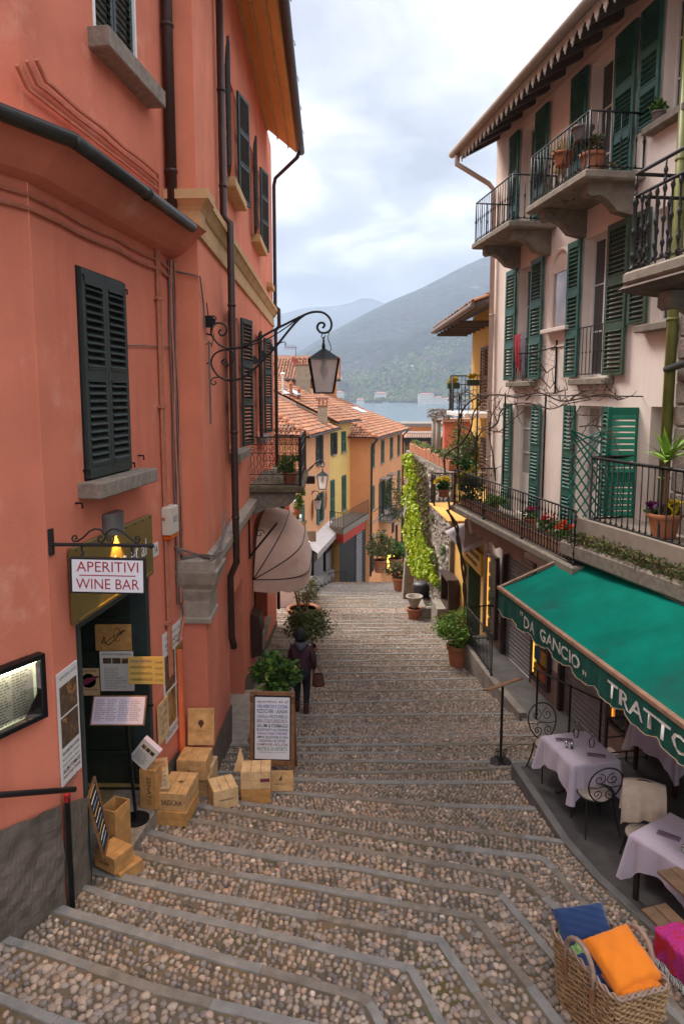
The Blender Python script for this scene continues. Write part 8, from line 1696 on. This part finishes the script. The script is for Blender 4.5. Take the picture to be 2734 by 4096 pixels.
# rolled brown awning below the long terrace
ra = thing('rolled_awning', 'faded brown rolled awning with a scalloped edge beneath the long terrace', 'awning', RW.P(-1, .6, -3.1)); m_ra = mat('taupe_awning', (.34, .22, .165), .9, .15, 5)
b = MB(); b.grid(lambda u, v: RW.P(.62 - u * 3.4, .72 - .02 * math.sin(u * 40) * v, -2.98 - v * (.24 + .09 * abs(math.sin(u * 20)))), 60, 4); b.obj('valance', m_ra, ra, True); MB().tube([RW.P(.62, .66, -3.0), RW.P(-2.8, .66, -3.0)], .05, 8).obj('roll', m_ra, ra)
b = MB(); b.grid(lambda u, v: RW.P(.62 + .02 * math.sin(v * 9), .78 - u * .55, -3.0 - v * (.72 * (1 - .35 * u)) ), 8, 8); b.obj('side_flap', m_ra, ra, True)
# yucca and pansies on the roof terrace
yp = on_z(2650, 2150, -1.95); t = thing('yucca_pot', 'spiky yucca with pansies in a large terracotta pot on the roof terrace', 'plant', yp); pot(t, TR(*yp), .22, .34, mat('fresh_terracotta', (.52, .20, .09), .8, .1, 6)); MB().tube([yp + Vector((0, 0, .3)), yp + Vector((.01, 0, .78)), yp + Vector((0, 0, 1.12))], [.035, .028, .025], 8).obj('trunk', m_wood, t)
m_yu = mat('yucca_leaf', (.26, .42, .06), .5, .2, 5); b = MB(); ry = random.Random(4)
for k in range(46):
    a = ry.uniform(0, 2 * PI); e2 = ry.uniform(.15, 1.35); d = Vector((math.cos(a) * math.cos(e2), math.sin(a) * math.cos(e2), math.sin(e2))); L = ry.uniform(.34, .50); p = yp + Vector((0, 0, 1.08 + ry.uniform(-.06, .08))); s_ = d.cross(Vector((0, 0, 1))).normalized() * .034; m1 = p + d * L * .5; tp = p + d * L + Vector((0, 0, -.06 * (1.3 - e2)))
    b.add([p - s_ * .7, p + s_ * .7, m1 + s_, tp, m1 - s_], [(0, 1, 2, 4), (2, 3, 4)])
b.obj('leaves', m_yu, t, kind='stuff')
leaves('foliage', cloud(yp + Vector((0, 0, .38)), (.22, .22, .09), 220, 160, 8), .08, G_DK, t, 160); leaves('yellow_flowers', cloud(yp + Vector((.08, -.06, .44)), (.16, .16, .08), 150, 161, 6), .06, Yl, t, 161, aspect=.95); leaves('purple_flowers', cloud(yp + Vector((-.16, .02, .43)), (.12, .12, .08), 100, 162, 5), .055, [(.10, .01, .07), (.20, .02, .12)], t, 162, aspect=.95)
t = thing('dry_ivy', 'dry trailing ivy along the coping of the roof terrace', 'ivy', YT.P(-1, .2, -2.3)); r8 = np.random.default_rng(8); P = np.array([tuple(YT.P(-r8.random() * 3.8 + .25, .12 + .2 * r8.random(), -2.32 + .18 * r8.random() ** 1.5)) for _ in range(3200)]); leaves('foliage', P, .06, G_DRY + G_OL + [(.09, .15, .05)], t, 8, None, m_dry, aspect=.45)
b = MB()
for k in range(60): s = -rv.random() * 3.8 + .2; p = YT.P(s, .1 + .22 * rv.random(), -2.26 + .1 * rv.random()); b.tube([p, p + Vector((rv.uniform(-.1, .1), rv.uniform(-.15, .15), rv.uniform(-.02, .08))), p + Vector((rv.uniform(-.2, .2), rv.uniform(-.25, .25), rv.uniform(-.1, .04)))], .004, 3)
b.obj('tendrils', m_bark, t, kind='stuff')
# ================================================================ the woman walking down
m_hair = mat('black_hair', (.010, .008, .008), .6, .3, 60, bump=.8, bscale=120); m_coat = mat('dark_plum_quilted_coat', (.05, .018, .026), .6, .3, 40, bump=.5, bscale=50); m_jean = mat('dark_jeans', (.012, .013, .018), .85, .2, 30); m_boot = mat('brown_boots', (.05, .018, .010), .55, .2, 20); m_skin = mat('skin', (.45, .26, .18), .6, .05, 20); m_hood = mat('grey_violet_hood', (.065, .055, .07), .7, .3, 60, bump=.6, bscale=90); m_bag = mat('brown_leather_bag', (.10, .035, .02), .5, .2, 16)
wz = ground_z(-.78, 13.1); wo_ = thing('person', 'woman in a dark quilted coat with a brown handbag walking down past the shrubs', 'person', (-.80, 13.1, wz)); WM = TR(-.80, 13.1, wz) @ RZ(-4)
def skin_body(name, joints, bones, m, parent, M, levels=2):
    """one continuous skinned figure: joints {name: (x, y, z, rx, ry)}"""
    ks = list(joints); me = bpy.data.meshes.new(name); me.from_pydata([joints[k][:3] for k in ks], [(ks.index(a), ks.index(c)) for a, c in bones], []); o = bpy.data.objects.new(name, me); col.objects.link(o)
    md = o.modifiers.new('skin', 'SKIN'); md.use_smooth_shade = True; sv = me.skin_vertices
    if not sv: me.attributes.new; 
    if len(me.skin_vertices) == 0:
        bm_ = __import__('bmesh').new(); bm_.from_mesh(me); bm_.verts.layers.skin.verify(); bm_.to_mesh(me); bm_.free()
    lay = me.skin_vertices[0].data
    for k, n_ in enumerate(ks): lay[k].radius = joints[n_][3:5]; lay[k].use_root = (k == 0)
    ss_ = o.modifiers.new('sub', 'SUBSURF'); ss_.levels = ss_.render_levels = levels
    dg = bpy.context.evaluated_depsgraph_get(); dg.update(); m2 = bpy.data.meshes.new_from_object(o.evaluated_get(dg)); col.objects.unlink(o); bpy.data.objects.remove(o); m2.materials.clear(); m2.materials.append(m); m2.polygons.foreach_set('use_smooth', [True] * len(m2.polygons))
    return put(name, m2, M, parent)
JB = {'pel': (0, 0, .93, .155, .12), 'lhip': (-.09, 0, .88, .095, .10), 'lknee': (-.10, .10, .50, .062, .066), 'lank': (-.10, .06, .10, .045, .05), 'ltoe': (-.105, .21, .035, .038, .032), 'rhip': (.09, 0, .88, .095, .10), 'rknee': (.10, -.02, .50, .062, .066), 'rank': (.10, -.12, .11, .045, .05), 'rtoe': (.105, .03, .035, .038, .032), 'waist': (0, .01, 1.12, .14, .105), 'chest': (0, .02, 1.32, .165, .115), 'neck': (-.01, .04, 1.475, .055, .055), 'head': (-.025, .06, 1.585, .085, .095), 'crown': (-.03, .065, 1.665, .06, .068), 'lsh': (-.165, .02, 1.40, .065, .065), 'lelb': (-.215, .05, 1.13, .046, .046), 'lwr': (-.19, .15, .92, .032, .032), 'lhand': (-.185, .18, .84, .036, .024), 'rsh': (.165, .02, 1.40, .065, .065), 'relb': (.235, -.03, 1.13, .046, .046), 'rwr': (.235, .05, .90, .032, .032), 'rhand': (.235, .07, .82, .036, .024)}
BN = [('pel', 'lhip'), ('lhip', 'lknee'), ('lknee', 'lank'), ('lank', 'ltoe'), ('pel', 'rhip'), ('rhip', 'rknee'), ('rknee', 'rank'), ('rank', 'rtoe'), ('pel', 'waist'), ('waist', 'chest'), ('chest', 'neck'), ('neck', 'head'), ('head', 'crown'), ('chest', 'lsh'), ('lsh', 'lelb'), ('lelb', 'lwr'), ('lwr', 'lhand'), ('chest', 'rsh'), ('rsh', 'relb'), ('relb', 'rwr'), ('rwr', 'rhand')]
body = skin_body('body', JB, BN, m_skin, wo_, WM)
# fingers of the two hands
for sx, hp in ((-1, (-.185, .18, .81)), (1, (.235, .07, .79))):
    for k in range(4): MB().tube([(hp[0] + (k - 1.5) * .010, hp[1] + .012 * (k - 1.5), hp[2]), (hp[0] + (k - 1.5) * .011, hp[1] + .02 + .008 * (k - 1.5), hp[2] - .04), (hp[0] + (k - 1.5) * .011, hp[1] - .002, hp[2] - (.068, .078, .074, .06)[k])], .0085, 6).obj('finger', m_skin, wo_, True, WM)
    MB().tube([(hp[0] - sx * .02, hp[1] + .02, hp[2] + .03), (hp[0] - sx * .04, hp[1] + .04, hp[2]), (hp[0] - sx * .035, hp[1] + .045, hp[2] - .03)], .009, 6).obj('thumb', m_skin, wo_, True, WM)
JJ = {'pel': (0, 0, .94, .17, .135), 'lhip': (-.09, 0, .87, .108, .112), 'lknee': (-.10, .10, .50, .070, .074), 'lank': (-.10, .06, .22, .056, .058), 'rhip': (.09, 0, .87, .108, .112), 'rknee': (.10, -.02, .50, .070, .074), 'rank': (.10, -.10, .22, .056, .058)}
skin_body('jeans', JJ, [('pel', 'lhip'), ('lhip', 'lknee'), ('lknee', 'lank'), ('pel', 'rhip'), ('rhip', 'rknee'), ('rknee', 'rank')], m_jean, wo_, WM)
for nm, kn, an, to in (('l', (-.10, .075, .34), (-.10, .06, .09), (-.105, .225, .04)), ('r', (.10, -.075, .34), (.10, -.12, .10), (.105, .045, .04))):
    skin_body('boot', {'a': (*an, .058, .066), 'k': (*kn, .066, .066), 'h': (an[0], an[1] - .04, an[2] - .055, .045, .045), 't': (*to, .042, .038)}, [('a', 'k'), ('a', 'h'), ('a', 't')], m_boot, wo_, WM, 1)
CJ = {'waist': (0, .01, 1.08, .19, .15), 'hem': (0, 0, .82, .205, .165), 'chest': (0, .02, 1.30, .215, .155), 'top': (0, .03, 1.42, .15, .115), 'col': (-.01, .04, 1.49, .085, .08), 'lsh': (-.18, .02, 1.385, .09, .088), 'lelb': (-.225, .05, 1.13, .072, .07), 'lwr': (-.195, .15, .93, .052, .05), 'rsh': (.18, .02, 1.385, .09, .088), 'relb': (.245, -.03, 1.13, .072, .07), 'rwr': (.245, .04, .92, .052, .05)}
coat = skin_body('coat', CJ, [('waist', 'hem'), ('waist', 'chest'), ('chest', 'top'), ('top', 'col'), ('chest', 'lsh'), ('lsh', 'lelb'), ('lelb', 'lwr'), ('chest', 'rsh'), ('rsh', 'relb'), ('relb', 'rwr')], m_coat, wo_, WM)
rc = np.zeros(len(coat.data.vertices) * 3); coat.data.vertices.foreach_get('co', rc); rc = rc.reshape(-1, 3); rad = np.sin(rc[:, 2] * 2 * PI / .075) * .008; rc[:, 0] *= 1 + rad; rc[:, 1] *= 1 + rad * 1.5; coat.data.vertices.foreach_set('co', rc.ravel()); coat.data.update()
skin_body('hood', {'a': (0, -.10, 1.44, .085, .06), 'l': (-.12, -.03, 1.47, .05, .05), 'r': (.12, -.03, 1.47, .05, .05), 'lf': (-.10, .10, 1.44, .035, .035), 'rf': (.10, .10, 1.44, .035, .035), 'b': (0, -.16, 1.36, .05, .04)}, [('a', 'l'), ('a', 'r'), ('l', 'lf'), ('r', 'rf'), ('a', 'b')], m_hood, wo_, WM)
hb = MB(); hb.grid(lambda u, v: (-.03 + (.125 + .012 * math.sin(u * 2 * PI * 5 + v * 7)) * math.sin(PI * min(.97, v * .95 + .02)) * math.cos(u * 2 * PI), .045 + (.132 + .01 * math.sin(u * 2 * PI * 7)) * math.sin(PI * min(.97, v * .95 + .02)) * math.sin(u * 2 * PI), 1.62 + .145 * math.cos(PI * (v * .95 + .02))), 28, 16); hb.obj('hair', m_hair, wo_, True, WM)
fc = MB(); fc.grid(lambda u, v: (-.03 + .075 * math.sin(PI * v) * math.cos(u * PI), .10 + .075 * math.sin(PI * v) * math.sin(u * PI), 1.575 + .10 * math.cos(PI * v)), 12, 10); fc.obj('face', m_skin, wo_, True, WM)
for x in (-.055, -.005): MB().lathe([(0, -.008), (.011, 0), (0, .008)], 8).obj('eye', m_blk, wo_, M=WM @ TR(x, .168, 1.60))
MB().prism([(-.012, 0), (.012, 0), (0, .045)], 0, .02).obj('nose', m_skin, wo_, M=WM @ TR(-.03, .168, 1.555)); MB().bbox(-.025, .025, 0, .008, -.006, .006, .003).obj('mouth', m_maroon, wo_, M=WM @ TR(-.03, .165, 1.525))
hbg = thing('handbag', 'slouchy brown leather handbag on the woman\'s right arm', 'bag', WM @ Vector((.33, -.02, .72))); b = MB(); b.grid(lambda u, v: (.33 + (.10 + .045 * v) * (1 - .15 * math.sin(u * 9) ** 2 * v) * math.cos(u * 2 * PI) * (1 if v < .98 else .2), -.03 + (.05 + .035 * v) * math.sin(u * 2 * PI) * (1 if v < .98 else .2), .86 - .27 * v ** 1.15), 24, 10); b.obj('pouch', m_bag, hbg, True, WM); MB().tube([(.25, -.03, .86), (.25, -.03, 1.0), (.27, -.03, 1.06), (.34, -.03, 1.0), (.40, -.03, .86)], .008, 6).obj('strap', m_bag, hbg, True, WM); MB().lathe([(.012, 0), (.012, .02)], 8).obj('buckle', mat('brass', (.5, .35, .1), .3, metal=1.), hbg, M=WM @ TR(.25, -.045, .86))
# far passer-by
fpz = at_ground(1604, 2263); fpp = thing('person', 'fair-haired passer-by in a dark jacket far down the street', 'person', fpz); FMx = TR(*on_y(1604, 2275, 62)) @ Matrix.Scale(1.0, 4)
skin_body('body', JB, BN, m_skin, fpp, FMx, 1); skin_body('jacket', CJ, [('waist', 'hem'), ('waist', 'chest'), ('chest', 'top'), ('top', 'col'), ('chest', 'lsh'), ('lsh', 'lelb'), ('lelb', 'lwr'), ('chest', 'rsh'), ('rsh', 'relb'), ('relb', 'rwr')], m_jean, fpp, FMx, 1); skin_body('jeans', JJ, [('pel', 'lhip'), ('lhip', 'lknee'), ('lknee', 'lank'), ('pel', 'rhip'), ('rhip', 'rknee'), ('rknee', 'rank')], m_jean, fpp, FMx, 1)
MB().lathe([(0, -.13), (.09, -.1), (.115, 0), (.09, .09), (0, .12)], 12).obj('hair', mat('fair_hair', (.30, .18, .08), .7), fpp, True, FMx @ TR(-.03, .02, 1.62))
# small drain cover slab on the steps far down
